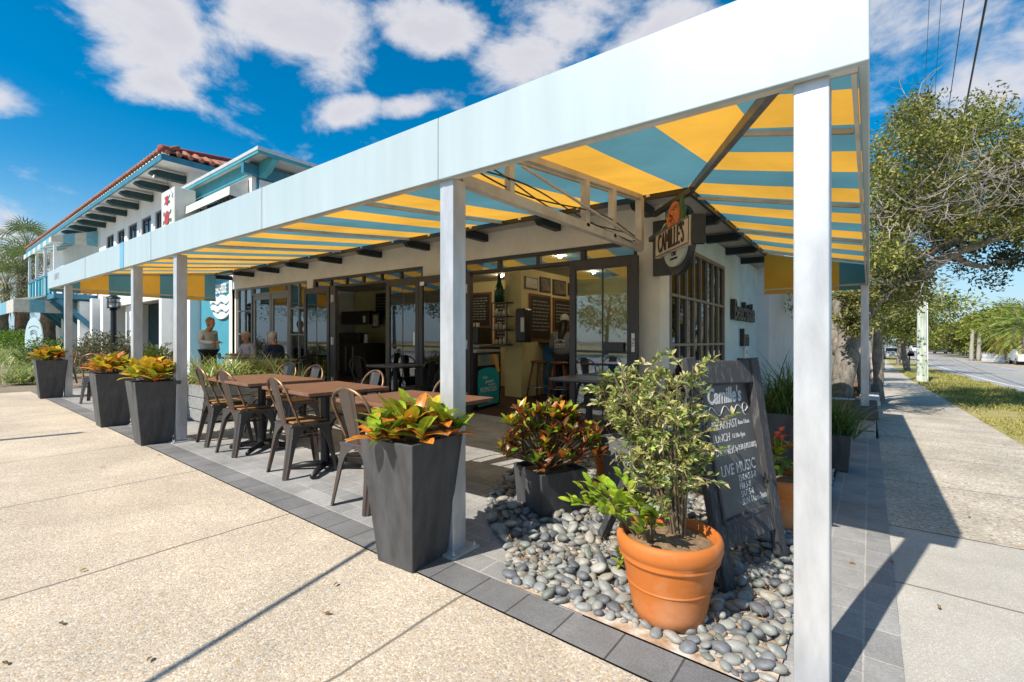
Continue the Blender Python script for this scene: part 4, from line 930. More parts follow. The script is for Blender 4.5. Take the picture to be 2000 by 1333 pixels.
def croton(mb, c, rad, h, n, ln, wd, pal, seed, dome=1.0, stems=None):
    """rosettes of broad leaves; pal = [(height 0..1, colour weights)]"""
    rnd = random.Random(seed); heads = []
    for i in range(n):
        a = i * 2.39996 + rnd.uniform(-.3, .3); r = rad * math.sqrt((i + .5) / n); z = h * (.45 + .55 * (1 - (r / rad) ** 2) * dome) * rnd.uniform(.8, 1.1)
        heads.append((c[0] + r * math.cos(a), c[1] + r * math.sin(a), c[2] + z * .55, r / rad, a, z / h))
    for hx, hy, hz, rr, a, zz in heads:
        if stems is not None:
            stems.tube([(c[0] + (hx - c[0]) * .25, c[1] + (hy - c[1]) * .25, c[2]), (c[0] + (hx - c[0]) * .7, c[1] + (hy - c[1]) * .7, c[2] + (hz - c[2]) * .6), (hx, hy, hz + .02)], [.008, .006, .004], 5)
        m = rnd.randrange(7, 10)
        for k in range(m):
            az = a + k * 2.4 + rnd.uniform(-.35, .35); lv = k / m
            lean = rnd.uniform(.15, .45) + .75 * (1 - lv) + .2 * rr; l = ln * rnd.uniform(.75, 1.15)
            w8 = pal(lv, zz, rnd, math.cos(az - a))
            blade(mb, (hx, hy, hz + .05 * lv - .03), az, l, wd * rnd.uniform(.8, 1.15), lean, rnd.uniform(.3, .95), jit(w8, rnd), 6, rnd.uniform(-.4, .4), .14)
def pal_bright(lv, z, r, o):
    q = r.random(); return (LIM if q < .52 else GRN if q < .66 else YELO if q < .82 else ORG) if lv > .35 else (ORG if q < .42 else RED if q < .52 else YELO if q < .64 else LIM if q < .85 else GRN)
def pal_gold(lv, z, r, o):
    q = r.random(); return (YELO if q < .55 else LIM if q < .82 else ORG) if lv > .3 else (ORG if q < .5 else RED if q < .68 else YELO if q < .85 else GRN)
def pal_maroon(lv, z, r, o):
    q = r.random()
    if z > .50 and lv > .15: return LIM if q < .52 else YELO if q < .60 else ORG if q < .68 else RED if q < .78 else MAR
    return MAR if q < .52 else RED if q < .62 else GRN if q < .80 else LIM if q < .93 else ORG
GPL = "tall tapered slate planters of croton along the awning posts"
def tall_planter(label, c, rz, h, bw, tw, pal, seed, n=9, ln=.15, wd=.062, rad=.2):
    t = thing("croton_planter", label, "planter", (c[0], c[1], c[2]), group=GPL)
    mb = MB(); mb.lathe((0, 0, 0), [(bw / 2, 0), (tw / 2, h), (tw / 2 - .022, h), (tw / 2 - .035, h - .08)], sq=True, capt=False)
    mb.v = [tuple(Matrix.Rotation(rz, 3, 'Z') @ Vector(v)) for v in mb.v]; mb.build("planter", SLATE, t, bevel=.006, world=False)
    mb = MB(); mb.lathe((0, 0, h - .07), [(tw / 2 - .034, 0), (tw / 2 - .04, .02), (.05, .05)], sq=True); mb.v = [tuple(Matrix.Rotation(rz, 3, 'Z') @ Vector(v)) for v in mb.v]; mb.build("soil", SOIL, t, world=False)
    mb = MB(); st = MB(); croton(mb, (0, 0, h - .04), rad, .26 if pal is pal_bright else .32, n, ln, wd, pal, seed, stems=st)
    mb.build("foliage", CROT, t, world=False, smooth=True); st.build("stems", STEM, t, world=False); return t
tall_planter("nearest tall slate planter, big lime, red and orange croton in front of the second post", (-2.0, -.125, S(-2)), R(4), .675, .262, .395, pal_bright, 11, 17, .16, .072, .24)
tall_planter("tall slate planter with golden and red croton, front right of the far pair", (-6.36, -.12, S(-6.36)), R(-2), .69, .28, .42, pal_gold, 12, 15, .19, .08, .23)
tall_planter("tall slate planter with orange croton, rear left of the far pair", (-7.95, -.13, S(-7.95)), R(-2), .69, .29, .42, pal_gold, 13, 15, .19, .08, .23)
tall_planter("tall slate planter farthest left, orange croton beside the leftmost post", (-12.1, -.14, S(-12.1)), R(-2), .70, .30, .43, pal_gold, 14, 15, .19, .08, .23)
# low square planter with dark croton
lp = thing("low_croton_planter", "low square slate planter on the pebbles holding a bushy maroon and lime croton", "planter", (-1.79, .94, S(-1.8) + .01))
mb = MB(); mb.lathe((0, 0, 0), [(.168, 0), (.19, .31), (.173, .31), (.167, .26)], sq=True, capt=False); rm = Matrix.Rotation(R(-24), 3, 'Z'); mb.v = [tuple(rm @ Vector(v)) for v in mb.v]; mb.build("planter", SLATE, lp, bevel=.005, world=False)
mb = MB(); mb.lathe((0, 0, .26), [(.166, 0), (.155, .02), (.05, .04)], sq=True); mb.v = [tuple(rm @ Vector(v)) for v in mb.v]; mb.build("soil", SOIL, lp, world=False)
mb = MB(); st = MB()
rnd = random.Random(31)
for i in range(120):
    a = rnd.uniform(0, 6.28); el = rnd.uniform(.05, 1.9); rr = .36 * (rnd.uniform(.35, 1) ** .5)
    p = Vector((rr * math.cos(a) * math.sin(el) * 1.05, rr * math.sin(a) * math.sin(el) * 1.05, .47 + .24 * math.cos(el) * (rr / .36) + rnd.uniform(-.05, .04)))
    st.tube([(p.x * .12, p.y * .12, .29), (p.x * .55, p.y * .55, .29 + (p.z - .29) * .6), p], [.009, .006, .004], 5)
    zz = (p.z - .42) / .36
    for k in range(8):
        lv = k / 8; col = pal_maroon(lv, zz, rnd, 0)
        blade(mb, (p.x, p.y, p.z - .02 + .03 * lv), a + k * 2.4 + rnd.uniform(-.4, .4), rnd.uniform(.07, .11), rnd.uniform(.030, .046), rnd.uniform(.1, .5) + .7 * (1 - lv), rnd.uniform(.1, .8), jit(col, rnd), 5, rnd.uniform(-.8, .8), .14)
mb.build("foliage", CROT, lp, world=False, smooth=True); st.build("stems", STEM, lp, world=False)
def pot(label, name, c, rb, rt, h, mat=TERRA, cat="plant pot", rim=True, group=None):
    t = thing(name, label, cat, c, group=group); k = h / .36
    pr = [(rb * .9, 0), (rb, .008), (rb + (rt - rb) * .12, h * .14), (rb + (rt - rb) * .30, h * .34), (rb + (rt - rb) * .36, h * .405), (rb + (rt - rb) * .375, h * .412), (rb + (rt - rb) * .38 + .005, h * .422), (rb + (rt - rb) * .385, h * .432), (rb + (rt - rb) * .392, h * .44), (rb + (rt - rb) * .46, h * .50), (rb + (rt - rb) * .62, h * .665), (rb + (rt - rb) * .66, h * .70), (rt * .93, h * .715), (rt * .955, h * .74), (rt * .92, h * .765), (rt * .97, h * .80), (rt, h * .86), (rt * 1.005, h * .93), (rt * .97, h * .985), (rt * .92, h), (rt * .87, h * .985), (rt * .84, h * .86)]
    mb = MB(); mb.lathe((0, 0, 0), pr, 48, capt=False); mb.build("pot", mat, t, world=False, smooth=True)
    mb = MB(); mb.lathe((0, 0, h * .87), [(rt * .85, 0), (rt * .7, .015), (.02, .03)], 32); mb.build("soil", SOIL, t, world=False); return t
fp = pot("big terracotta pot in the foreground with a tall leafy shrub and glossy new shoots", "terracotta_planter", (-.70, .205, S(-.7) + .02), .15, .222, .36)
def shrub(parent, c, stems, hmax, spread, seed, leaf_n, lsize, pal, thick=.006, zmin=.35, lean=(0, 0), wratio=.34):
    """woody stems that fork twice, narrow leaves along the twigs"""
    rnd = random.Random(seed); st = MB(); C = []; D = []; 
    for i in range(stems):
        a = rnd.uniform(0, 6.28); b = Vector((c[0] + .4 * spread * .3 * math.cos(a), c[1] + .4 * spread * .3 * math.sin(a), c[2]))
        h = hmax * rnd.uniform(.6, 1); r = spread * math.sqrt(rnd.random())
        top = Vector((c[0] + r * math.cos(a) + lean[0] * h, c[1] + r * math.sin(a) + lean[1] * h, c[2] + h))
        mid = b.lerp(top, .5) + Vector((rnd.gauss(0, .03), rnd.gauss(0, .03), h * .08)); st.tube([b, b.lerp(mid, .6), mid, top], [thick, thick * .85, thick * .65, thick * .3], 5)
        for j in range(rnd.randrange(5, 9)):
            t = rnd.uniform(zmin, 1); o = b.lerp(mid, t * 2) if t < .5 else mid.lerp(top, t * 2 - 1)
            a2 = rnd.uniform(0, 6.28); L_ = rnd.uniform(.07, .2) * (1.2 - .5 * t); e = o + Vector((math.cos(a2) * L_, math.sin(a2) * L_, L_ * rnd.uniform(-.1, .9)))
            st.tube([o, o.lerp(e, .5) + Vector((0, 0, .012)), e], [thick * .45, thick * .35, thick * .2], 4, cap=False)
            for _ in range(leaf_n):
                q = o.lerp(e, rnd.uniform(.25, 1.05)); C.append(q + Vector((rnd.gauss(0, .006), rnd.gauss(0, .006), 0))); d = Vector((rnd.gauss(0, 1), rnd.gauss(0, 1), rnd.gauss(.25, .6))) + (e - o).normalized() * .8; D.append(d)
    st.build("stems", STEM if thick < .02 else STEM, parent)
    C = np.array(C); D = np.array(D); n = len(C); w = RNG.random(n)
    cols = np.array([jit(pal(rnd), rnd, .3) for _ in range(n)]); ln = lsize * (.6 + .7 * RNG.random(n))
    return leaves("foliage", LEAFM, C, D, ln, ln * wratio, cols, parent, droop=.15)
def pal_var(r):
    q = r.random(); return (.44, .46, .13) if q < .40 else (.20, .29, .06) if q < .66 else (.60, .55, .26) if q < .90 else (.08, .14, .035)
wl_ = wloc(fp)
f = shrub(fp, (wl_.x + .03, wl_.y + .03, wl_.z + .33), 30, .80, .22, 5, 19, .040, pal_var, .005, .22, lean=(-.20, .10))
mb = MB(); rnd = random.Random(8); st = MB()
for i in range(16):                                   # glossy shoots on the left of the pot
    a = R(rnd.uniform(125, 300)); b = Vector((-.07 + .07 * math.cos(a), -.03 + .07 * math.sin(a), .33)); L_ = rnd.uniform(.12, .33) * (1 if a < 4.0 else .55); e = b + Vector((math.cos(a) * L_, math.sin(a) * L_, rnd.uniform(.06, .20) - (.05 if L_ > .25 else 0)))
    m_ = b.lerp(e, .5) + Vector((0, 0, .05)); st.tube([b, m_, e], [.004, .0035, .002], 5)
    for k in range(9):
        t = .3 + .75 * k / 8; q = b.lerp(m_, t * 2) if t < .5 else m_.lerp(e, min(1, t * 2 - 1)); c_ = (.16, .33, .02) if rnd.random() < .6 else (.30, .42, .03)
        blade(mb, q, a + rnd.uniform(-1.6, 1.6), rnd.uniform(.055, .085), rnd.uniform(.028, .038), rnd.uniform(.5, 1.3), rnd.uniform(.1, .7), jit(c_, rnd), 5, rnd.uniform(-.5, .5), .10)
mb.build("glossy_shoots", CROT, fp, world=False, smooth=True); st.build("shoot_stems", STEM, fp, world=False)
# low seedling in the pebbles
sp_ = thing("seedling", "small yellow-green seedling growing out of the pebbles left of the big terracotta pot", "plant", (-1.0, .42, S(-1) + .03)); mb = MB()
for i in range(9): blade(mb, (rnd.uniform(-.04, .04), rnd.uniform(-.04, .04), .0 + .01 * i), rnd.uniform(0, 6.28), .075, .03, rnd.uniform(.2, .9), .5, jit((.38, .45, .04), rnd), 5, 0, .1)
mb.build("foliage", CROT, sp_, world=False, smooth=True)
# grey planter with the pale shrub behind
gpn = thing("grey_planter", "plain grey square planter behind the pale shrub, right of the low croton planter", "planter", (-1.36, 1.38, S(-1.4) + .01))
mb = MB(); mb.lathe((0, 0, 0), [(.13, 0), (.165, .50), (.148, .50), (.14, .44)], sq=True, capt=False); rm = Matrix.Rotation(R(-20), 3, 'Z'); mb.v = [tuple(rm @ Vector(v)) for v in mb.v]; mb.build("planter", M("mid_grey_planter", (.16, .165, .175), .6, var=.2), gpn, bevel=.005, world=False)
mb = MB(); mb.lathe((0, 0, .43), [(.142, 0), (.05, .03)], sq=True); mb.v = [tuple(rm @ Vector(v)) for v in mb.v]; mb.build("soil", SOIL, gpn, world=False)
l = wloc(gpn); shrub(gpn, (l.x, l.y, l.z + .46), 24, .50, .30, 9, 15, .050, pal_var, .005, .2, lean=(.05, -.15))
tp = pot("terracotta pot with dry coppery grass, half hidden behind the low croton planter", "terracotta_planter", (-1.60, 1.62, S(-1.6)), .13, .19, .33)
mb = MB(); rnd = random.Random(4)
for i in range(90): blade(mb, (rnd.gauss(0, .05), rnd.gauss(0, .05), .28), rnd.uniform(0, 6.28), rnd.uniform(.2, .42), .012, rnd.uniform(.1, .7), rnd.uniform(.5, 1.8), jit((.34, .15, .05) if rnd.random() < .6 else (.16, .05, .03), rnd), 5, 0, .1, 'grass')
mb.build("foliage", LEAFM, tp, world=False)
rp = pot("terracotta pot of red-flowering begonia to the right of the chalkboard", "terracotta_planter", (-.47, 1.66, S(-.5) + .01), .14, .205, .33)
mb = MB()
for i in range(70):
    a = rnd.uniform(0, 6.28); r_ = .19 * math.sqrt(rnd.random()); blade(mb, (r_ * math.cos(a), r_ * math.sin(a), .30 + .25 * rnd.random() * (1.2 - r_ / .25)), rnd.uniform(0, 6.28), rnd.uniform(.06, .1), rnd.uniform(.05, .07), rnd.uniform(.5, 1.3), rnd.uniform(0, .6), jit((.05, .15, .02) if rnd.random() < .65 else (.26, .36, .03), rnd), 4, 0, .1)
mb.build("foliage", CROT, rp, world=False, smooth=True); mb = MB()
for i in range(16): blade(mb, (rnd.gauss(0, .07), rnd.gauss(0, .07), .55 + rnd.uniform(-.03, .05)), rnd.uniform(0, 6.28), .045, .04, rnd.uniform(.3, 1.2), .4, jit((.62, .045, .03), rnd), 4, 0, .1)
mb.build("flowers", CROT, rp, world=False, smooth=True)
def grass_clump(parent, c, n, ln, wd, pal, seed, spread=.06, lean=(.1, .8), curl=(.5, 2.0), nseg=6, name="foliage", mat=None, sy=None, shear=False):
    rnd = random.Random(seed); mb = MB()
    for i in range(n):
        x_ = rnd.uniform(-1, 1) * spread if sy else rnd.gauss(0, spread); y_ = rnd.uniform(-1, 1) * sy if sy else rnd.gauss(0, spread)
        blade(mb, (c[0] + x_, c[1] + y_, c[2]), rnd.uniform(0, 6.28), ln * rnd.uniform(.6, 1.15), wd * rnd.uniform(.7, 1.2), rnd.uniform(*lean), rnd.uniform(*curl), jit(pal(rnd), rnd, .3), nseg, rnd.uniform(-.5, .5), .1, 'grass')
    return mb.build(name, mat or LEAFM, parent, world=False)
PG = lambda r: (.05, .14, .02) if r.random() < .6 else (.15, .26, .05) if r.random() < .75 else (.36, .32, .12)
PSP = lambda r: (.50, .52, .20) if r.random() < .45 else (.20, .31, .05) if r.random() < .65 else (.66, .63, .34)
GDK = "dark planters of drooping green grass by the side wall"
def dark_planter(label, c, h, w):
    t = thing("grass_planter", label, "planter", c, group=GDK); mb = MB(); mb.lathe((0, 0, 0), [(w * .42, 0), (w / 2, h), (w / 2 - .02, h), (w / 2 - .03, h - .06)], sq=True, capt=False); mb.build("planter", SLATE, t, bevel=.005, world=False)
    mb = MB(); mb.lathe((0, 0, h - .06), [(w / 2 - .03, 0), (.03, .02)], sq=True); mb.build("soil", SOIL, t, world=False); return t
g1 = dark_planter("dark planter of long drooping grass behind the chalkboard, left of the corner post", (-.56, 2.75, 0), .62, .4); grass_clump(g1, (0, 0, .58), 420, .62, .013, PG, 21, .09)
g2 = dark_planter("dark planter of drooping grass to the right of the corner post, by the stone wall", (-.31, 3.9, -.06), .36, .34); grass_clump(g2, (0, 0, .33), 420, .50, .013, PG, 22, .09)
# long trough with spider plants
tr_ = thing("trough_planter", "long grey timber trough of variegated spider plants behind the left chairs", "planter", (-7.45, 1.35, S(-7.45)))
mb = MB()
for k in range(3): mb.box((-.36, -.72, .02 + .165 * k), (.36, .60, .175 + .165 * k))
mb.build("planter", M("grey_timber_boards", (.30, .305, .30), .75, var=.3, scale=4, stretch=(6, 1, 6), bump=.15), tr_, world=False, bevel=.006)
mb = MB(); mb.box((-.34, -.70, .50), (.34, .58, .515)); mb.build("soil", SOIL, tr_, world=False)
grass_clump(tr_, (0, -.10, .50), 1400, .50, .026, PSP, 23, .36, lean=(.05, .9), curl=(.6, 2.1), sy=.56)
tr2 = thing("round_planter", "round white planter of spider plants under the largest table's far edge", "planter", (-6.15, 1.35, S(-6.1))); mb = MB(); mb.lathe((0, 0, 0), [(.17, 0), (.25, .3), (.26, .42), (.24, .42), (.23, .36)], 28, capt=False); mb.build("planter", M("white_glazed_pot", (.5, .52, .53), .5, var=.2), tr2, world=False, smooth=True)
mb = MB(); mb.lathe((0, 0, .36), [(.23, 0), (.03, .02)], 20); mb.build("soil", SOIL, tr2, world=False); grass_clump(tr2, (0, 0, .37), 260, .52, .024, PSP, 24, .1, lean=(.1, .9))

# ---------------------------------------------------------------- chalkboard
def m_weathered():
    return M("weathered_black_timber", (.045, .045, .047), .85, var=.5, scale=7, stretch=(10, 10, 1.2), bump=.5, bscale=25, col2=(.22, .21, .20), lo=.53, hi=.82)
WTH = m_weathered(); CHALK = M("chalk", (.62, .62, .60), .95, var=.3, scale=60)
cb = thing("chalkboard_sign", "weathered black A-frame chalkboard with white handwritten opening hours on the pebbles", "sandwich board", (-.56, .8, .02))
bl, br = Vector((-.545, .52, .03)), Vector((-.37, 1.09, .03)); tl, tr = Vector((-.755, .575, 1.135)), Vector((-.515, 1.10, 1.125))
def lerp2(u, v): return bl.lerp(br, u).lerp(tl.lerp(tr, u), v)
nrm = (br - bl).cross(tl - bl).normalized()
def bar(u0, v0, u1, v1, w, t, off=0.0):
    mb = MB(); mb.beam(lerp2(u0, v0) + nrm * off, lerp2(u1, v1) + nrm * off, w, t, up=nrm); return mb
mb = bar(.06, 0, .06, 1, .085, .04); f1 = mb.build("stile", WTH, cb, bevel=.006)
bar(.94, 0, .94, 1, .085, .04).build("stile", WTH, cb, bevel=.006)
bar(.135, .93, .865, .93, .125, .035).build("rail", WTH, cb, bevel=.006); bar(.135, .225, .865, .225, .14, .035).build("rail", WTH, cb, bevel=.006)
M_ = basis(lerp2(.5, .575), br - bl, tl - bl); wb, hb = (br - bl).length * .76, (tl - bl).length * .60
mb = MB(); mb.box((-wb / 2, -hb / 2, -.012), (wb / 2, hb / 2, -.002), M_); bd = mb.build("board", M("slate_board", (.085, .083, .08), .7, var=.35, scale=3, col2=(.12, .115, .108)), cb)
mb = MB()
for a in (-1, 1): mb.box((a * wb / 2 - .008, -hb / 2, -.001), (a * wb / 2 + .008, hb / 2, .012), M_)
for a in (-1, 1): mb.box((-wb / 2, a * hb / 2 - .008, -.001), (wb / 2, a * hb / 2 + .008, .010), M_)
mb.build("beading", WTH, cb)
mb = MB()
def tx(s, u, v, size, sx=.8, sh=.15, al='LEFT', bold=0): text(mb, s, M_ @ Matrix.Translation((u * wb / 2, v * hb / 2, -.0018)), size, .0012, sx, al, sh, bold)
tx("Camille's", -.80, .80, .115, .78, .35, bold=.025); tx("BREAKFAST", -.84, .36, .062, .78); tx("8am-11am", .30, .36, .034)
tx("LUNCH", -.84, .17, .058, .8); tx("11:30a-4pm", -.05, .17, .034); tx("DINNER", -.84, -.02, .062, .8); tx("5p-9:30 (UPSTAIRS)", -.02, -.02, .040, .66)
tx("LIVE MUSIC", -.76, -.31, .078, .86, .1)
for i, s in enumerate(("THURS 5-8", "FRI 5-8", "SAT 5-8", "SUN 11am-2pm")): tx(s, -.12, -.47 - .115 * i, .046, .82)
mb.tube([M_ @ Vector((-.42 * wb + .84 * wb * t, hb / 2 * .58 + .025 * math.sin(t * 19) * (1 - .3 * t), 0)) for t in [i / 40 for i in range(41)]], .0022, 5)
mb.tube([M_ @ Vector((wb * (.36 + .06 * math.cos(a)), hb / 2 * .56 + .035 * math.sin(a), 0)) for a in [i * .35 for i in range(14)]], .0022, 5)
mb.build("chalk_writing", CHALK, bd)
mb = MB()
for u in (.06, .94):
    p = lerp2(u, 1) - nrm * .045; q = Vector((p.x - .50, p.y + .10, .03)); mb.beam(p, q, .07, .04, up=nrm)
p0, q0 = lerp2(.06, 1) - nrm * .045, lerp2(.94, 1) - nrm * .045
for k in (.07, .75):
    a = p0 + (Vector((p0.x - .5, p0.y + .1, .03)) - p0) * k; b = q0 + (Vector((q0.x - .5, q0.y + .1, .03)) - q0) * k; mb.beam(a, b, .035, .11)
mb.build("rear_frame", WTH, cb, bevel=.006)
# ---------------------------------------------------------------- signs
hs = thing("hanging_sign", "blade sign with carved orange rose over a cream Camille's name board, at the corner", "sign", (-1.5, 2.66, 2.2))
sl, sr = Vector((-1.80, 3.08, 2.215)), Vector((-1.15, 2.24, 2.175)); rt = (sr - sl).normalized(); wN = (sr - sl).length
ms = basis(sl.lerp(sr, .5), sr - sl, (0, 0, 1)) @ Matrix.Scale(.88, 4); nz = Vector((ms[0][2], ms[1][2], ms[2][2]))
if nz.dot(CAM - sl) < 0: raise SystemExit("sign faces away")
def flat(poly, z0, t): mb = MB(); mb.prism(poly, ms @ Matrix.Translation((0, 0, z0)), t); return mb
def ell(cx, cz_, rx, rz, a0=0, a1=360, n=40): return [(cx + rx * math.cos(R(a0 + (a1 - a0) * i / n)), cz_ + rz * math.sin(R(a0 + (a1 - a0) * i / n))) for i in range(n + 1)]
PLQ = M("cream_sign_board", (.78, .66, .52), .6, var=.2, scale=6); MINT = M("mint_sign_board", (.58, .66, .59), .6, var=.15)
flat(ell(.02, -.02, .40, .37), -.07, .06).build("backing", DARK, hs, bevel=.006)
flat(ell(.02, -.10, .33, .20, 180, 360), -.009, .03).build("lower_plaque", MINT, hs)
flat(ell(.05, .02, .27, .35, 0, 180), -.009, .02).build("rose_plaque", PLQ, hs)
mb = MB(); mb.prism([(-wN / 2, -.14), (wN / 2, -.14), (wN / 2, .14), (-wN / 2, .14)], ms @ Matrix.Translation((0, 0, .0)), .055); nb = mb.build("name_board", PLQ, hs, bevel=.004)
mb = MB(); mb.prism([(wN / 2 + .002, -.15), (wN / 2 + .045, -.14), (wN / 2 + .045, .14), (wN / 2 + .002, .15)], ms @ Matrix.Translation((0, 0, -.09)), .13); mb.build("side_casing", DARK, hs, bevel=.006)
mb = MB(); text(mb, "CAMILLE'S", ms @ Matrix.Translation((0, -.005, .056)), .30, .010, .60); mb.build("lettering", M("dark_brown_letter", (.06, .035, .025), .5), nb)
mb = MB(); 
for a in (-1, 1): mb.box((-wN / 2 + .01, a * .127 - .005, .055), (wN / 2 - .01, a * .127 + .005, .060), ms)
for a in (-1, 1): mb.box((a * (wN / 2 - .014) - .005, -.122, .055), (a * (wN / 2 - .014) + .005, .122, .060), ms)
mb.build("border", M("dark_brown_letter2", (.08, .05, .03), .5), nb)
mb = MB(); text(mb, "CAFE", ms @ Matrix.Translation((.02, -.165, .022)), .06, .006, 1); text(mb, "BY THE BEACH", ms @ Matrix.Translation((.02, -.215, .022)), .032, .006, 1); mb.build("lower_lettering", DARK, hs)
ROSE = M("carved_orange_rose", (.60, .16, .045), .55, var=.4, scale=14, bump=.2); rc = (.03, .235); mb = MB(); mb.prism(ell(rc[0], rc[1], .19, .155, 0, 351), ms @ Matrix.Translation((0, 0, .008)), .03); rs_ = mb.build("rose", ROSE, hs, bevel=.006)
mb = MB(); rn = random.Random(6)
for k in range(6):
    r_ = .175 - .03 * k; a = rn.uniform(0, 360)
    for j in range(3 if k < 4 else 1):
        pts = [ms @ Vector((rc[0] + r_ * (1 - .12 * t) * math.cos(R(a + 120 * j + 105 * t)), rc[1] - .01 + r_ * .84 * (1 - .12 * t) * math.sin(R(a + 120 * j + 105 * t)), .038 + .006 * k)) for t in [i / 12 for i in range(13)]]; mb.tube(pts, .011, 6)
mb.build("petal_ridges", M("bright_orange_petal", (.78, .26, .08), .5, var=.3, scale=20), rs_, smooth=True)
for (x0, z0, a, L_, w_) in ((.17, .20, 62, .24, .055), (.20, .14, 40, .2, .05), (-.08, .17, 128, .19, .05), (-.10, .12, 150, .17, .045)):
    p = [(x0, z0)]; d = (math.cos(R(a)), math.sin(R(a))); n_ = (-d[1], d[0])
    poly = [(x0 + d[0] * L_ * t + n_[0] * w_ * math.sin(math.pi * t), z0 + d[1] * L_ * t + n_[1] * w_ * math.sin(math.pi * t)) for t in [i / 8 for i in range(9)]] + [(x0 + d[0] * L_ * t - n_[0] * w_ * math.sin(math.pi * t), z0 + d[1] * L_ * t - n_[1] * w_ * math.sin(math.pi * t)) for t in [i / 8 for i in range(7, 0, -1)]]
    mb = MB(); mb.prism(poly, ms @ Matrix.Translation((0, 0, .012)), .02)
    mb.build("leaf", M("carved_leaf", (.06, .17, .06), .55, var=.3, scale=12), hs)
mb = MB()
for r_ in (.16, .11): mb.tube([ms @ Vector((-.30 + r_ * math.cos(a), .02 + 1.2 * r_ * math.sin(a), .0)) for a in [R(20 + 10 * i) for i in range(18)]], .022, 6)
mb.build("scroll", MINT, hs, smooth=True)
mb = MB(); mb.beam((-1.96, 3.30, 2.36), (-1.42, 2.6, 2.36), .05, .05); mb.box((-2.02, 3.52, 1.98), (-1.80, 3.578, 2.62)); mb.beam((-1.9, 3.25, 2.62), (-1.25, 2.42, 2.56), .04, .05); mb.build("mounting_bracket", DARK, hs)
# box sign on the inn
bs = thing("box_sign", "white illuminated box sign with red roses standing high on the inn wall above the awning", "sign", (-16.6, 3.1, 4.9))
bx_ = (-17.15, -16.05); yb = 3.0; zb = (4.05, 5.72)
mb = MB(); mb.box((bx_[0], yb, zb[0]), (bx_[1], yb + .55, zb[1])); mb.build("casing", M("ivory_sign_box", (.70, .68, .60), .5, var=.1), bs, bevel=.02)
mb = MB(); mb.box((bx_[0] + .06, yb - .008, zb[0] + .06), (bx_[1] - .06, yb - .001, zb[1] - .06)); mb.build("face", WHITE, bs)
mz = basis(((bx_[0] + bx_[1]) / 2, yb - .01, 0), (1, 0, 0), (0, 0, 1))
mb = MB(); text(mb, "CAMILLE'S", mz @ Matrix.Translation((0, 4.42, 0)), .36, .006, .50); mb.build("lettering", DARK, bs)
for (zc_, r_) in ((4.88, .22), (5.40, .15)):
    mb = MB(); mg = MB()
    for k in range(9):
        a = 6.28 * k / 9; rr = r_ * (.55 if k else 0); mb.prism(ell(rr * math.cos(a), zc_ + rr * math.sin(a), r_ * .45, r_ * .45, 0, 342, 12), mz @ Matrix.Translation((0, 0, .002 + .002 * k)), .002)
    for a in (30, 150, 200, -20): mg.prism([(r_ * .6 * math.cos(R(a)), zc_ + r_ * .6 * math.sin(R(a))), (r_ * 1.6 * math.cos(R(a - 14)), zc_ + r_ * 1.5 * math.sin(R(a - 14))), (r_ * 1.9 * math.cos(R(a)), zc_ + r_ * 1.8 * math.sin(R(a))), (r_ * 1.6 * math.cos(R(a + 14)), zc_ + r_ * 1.5 * math.sin(R(a + 14)))], mz @ Matrix.Translation((0, 0, .001)), .002)
    mb.build("rose", M("rose_red", (.48, .035, .06), .6, var=.35, scale=20), bs); mg.build("rose_leaves", M("rose_leaf", (.05, .22, .08), .6), bs)
mb = MB(); mb.box((bx_[0] + .3, yb + .55, 4.4), (bx_[0] + .4, 4.1, 4.5)); mb.box((bx_[1] - .4, yb + .55, 5.3), (bx_[1] - .3, 4.1, 5.4)); mb.build("wall_arm", WHITE, bs)
al = thing("arm_lamp", "thin curved metal lamp arm reaching over the white box sign", "lamp", (-16.3, 3.6, 6.0))
mb = MB(); mb.tube([at(338, 384, 14.2), at(336, 366, 14.1), at(326, 352, 13.9), at(312, 347, 13.6), at(302, 343, 13.4)], .02, 6); mb.build("arm", M("lamp_metal", (.3, .27, .22), .5, metal=.6), al, smooth=True)
mb = MB(); mb.lathe(at(302, 347, 13.4), [(.07, 0), (.04, .07), (.015, .1)], 12); mb.build("lamp_shade", M("lamp_metal2", (.3, .27, .22), .5, metal=.6), al)
# lamp post
lp_ = gp(221, 702); lp_ = Vector((-13.9, .9, S(-13.9))) if False else at(222, 690, 13.2); lz0 = S(lp_.x)
lpt = thing("lamp_post", "short black lamp post with a caged lantern among the shrubs beyond the awning", "lamp post", (lp_.x, lp_.y, lz0))
LB = M("black_painted_iron", (.012, .013, .014), .4, var=.3)
zt = 1.22 + (665 - 575) * 13.2 / 914
mb = MB(); mb.lathe(lpt.location, [(.11, 0), (.11, .15), (.075, .2), (.07, zt - lz0 - .45), (.10, zt - lz0 - .42), (.07, zt - lz0 - .38)], 16); mb.build("pole", LB, lpt)
mb = MB(); b = (lp_.x, lp_.y, zt - .38); mb.lathe(b, [(.15, 0), (.15, .03)], 12); mb.lathe(b, [(.15, .16), (.15, .18)], 12); mb.lathe(b, [(.17, .28), (.16, .31), (.05, .38)], 12)
for k in range(6): a = k * 1.047; mb.tube([(b[0] + .14 * math.cos(a), b[1] + .14 * math.sin(a), b[2]), (b[0] + .14 * math.cos(a), b[1] + .14 * math.sin(a), b[2] + .29)], .012, 5)
mb.build("lantern", LB, lpt)
mb = MB(); mb.lathe(b, [(.09, .03), (.09, .27)], 12); mb.build("lamp_glass", M("frosted_glass", (.55, .57, .55), .3), lpt)
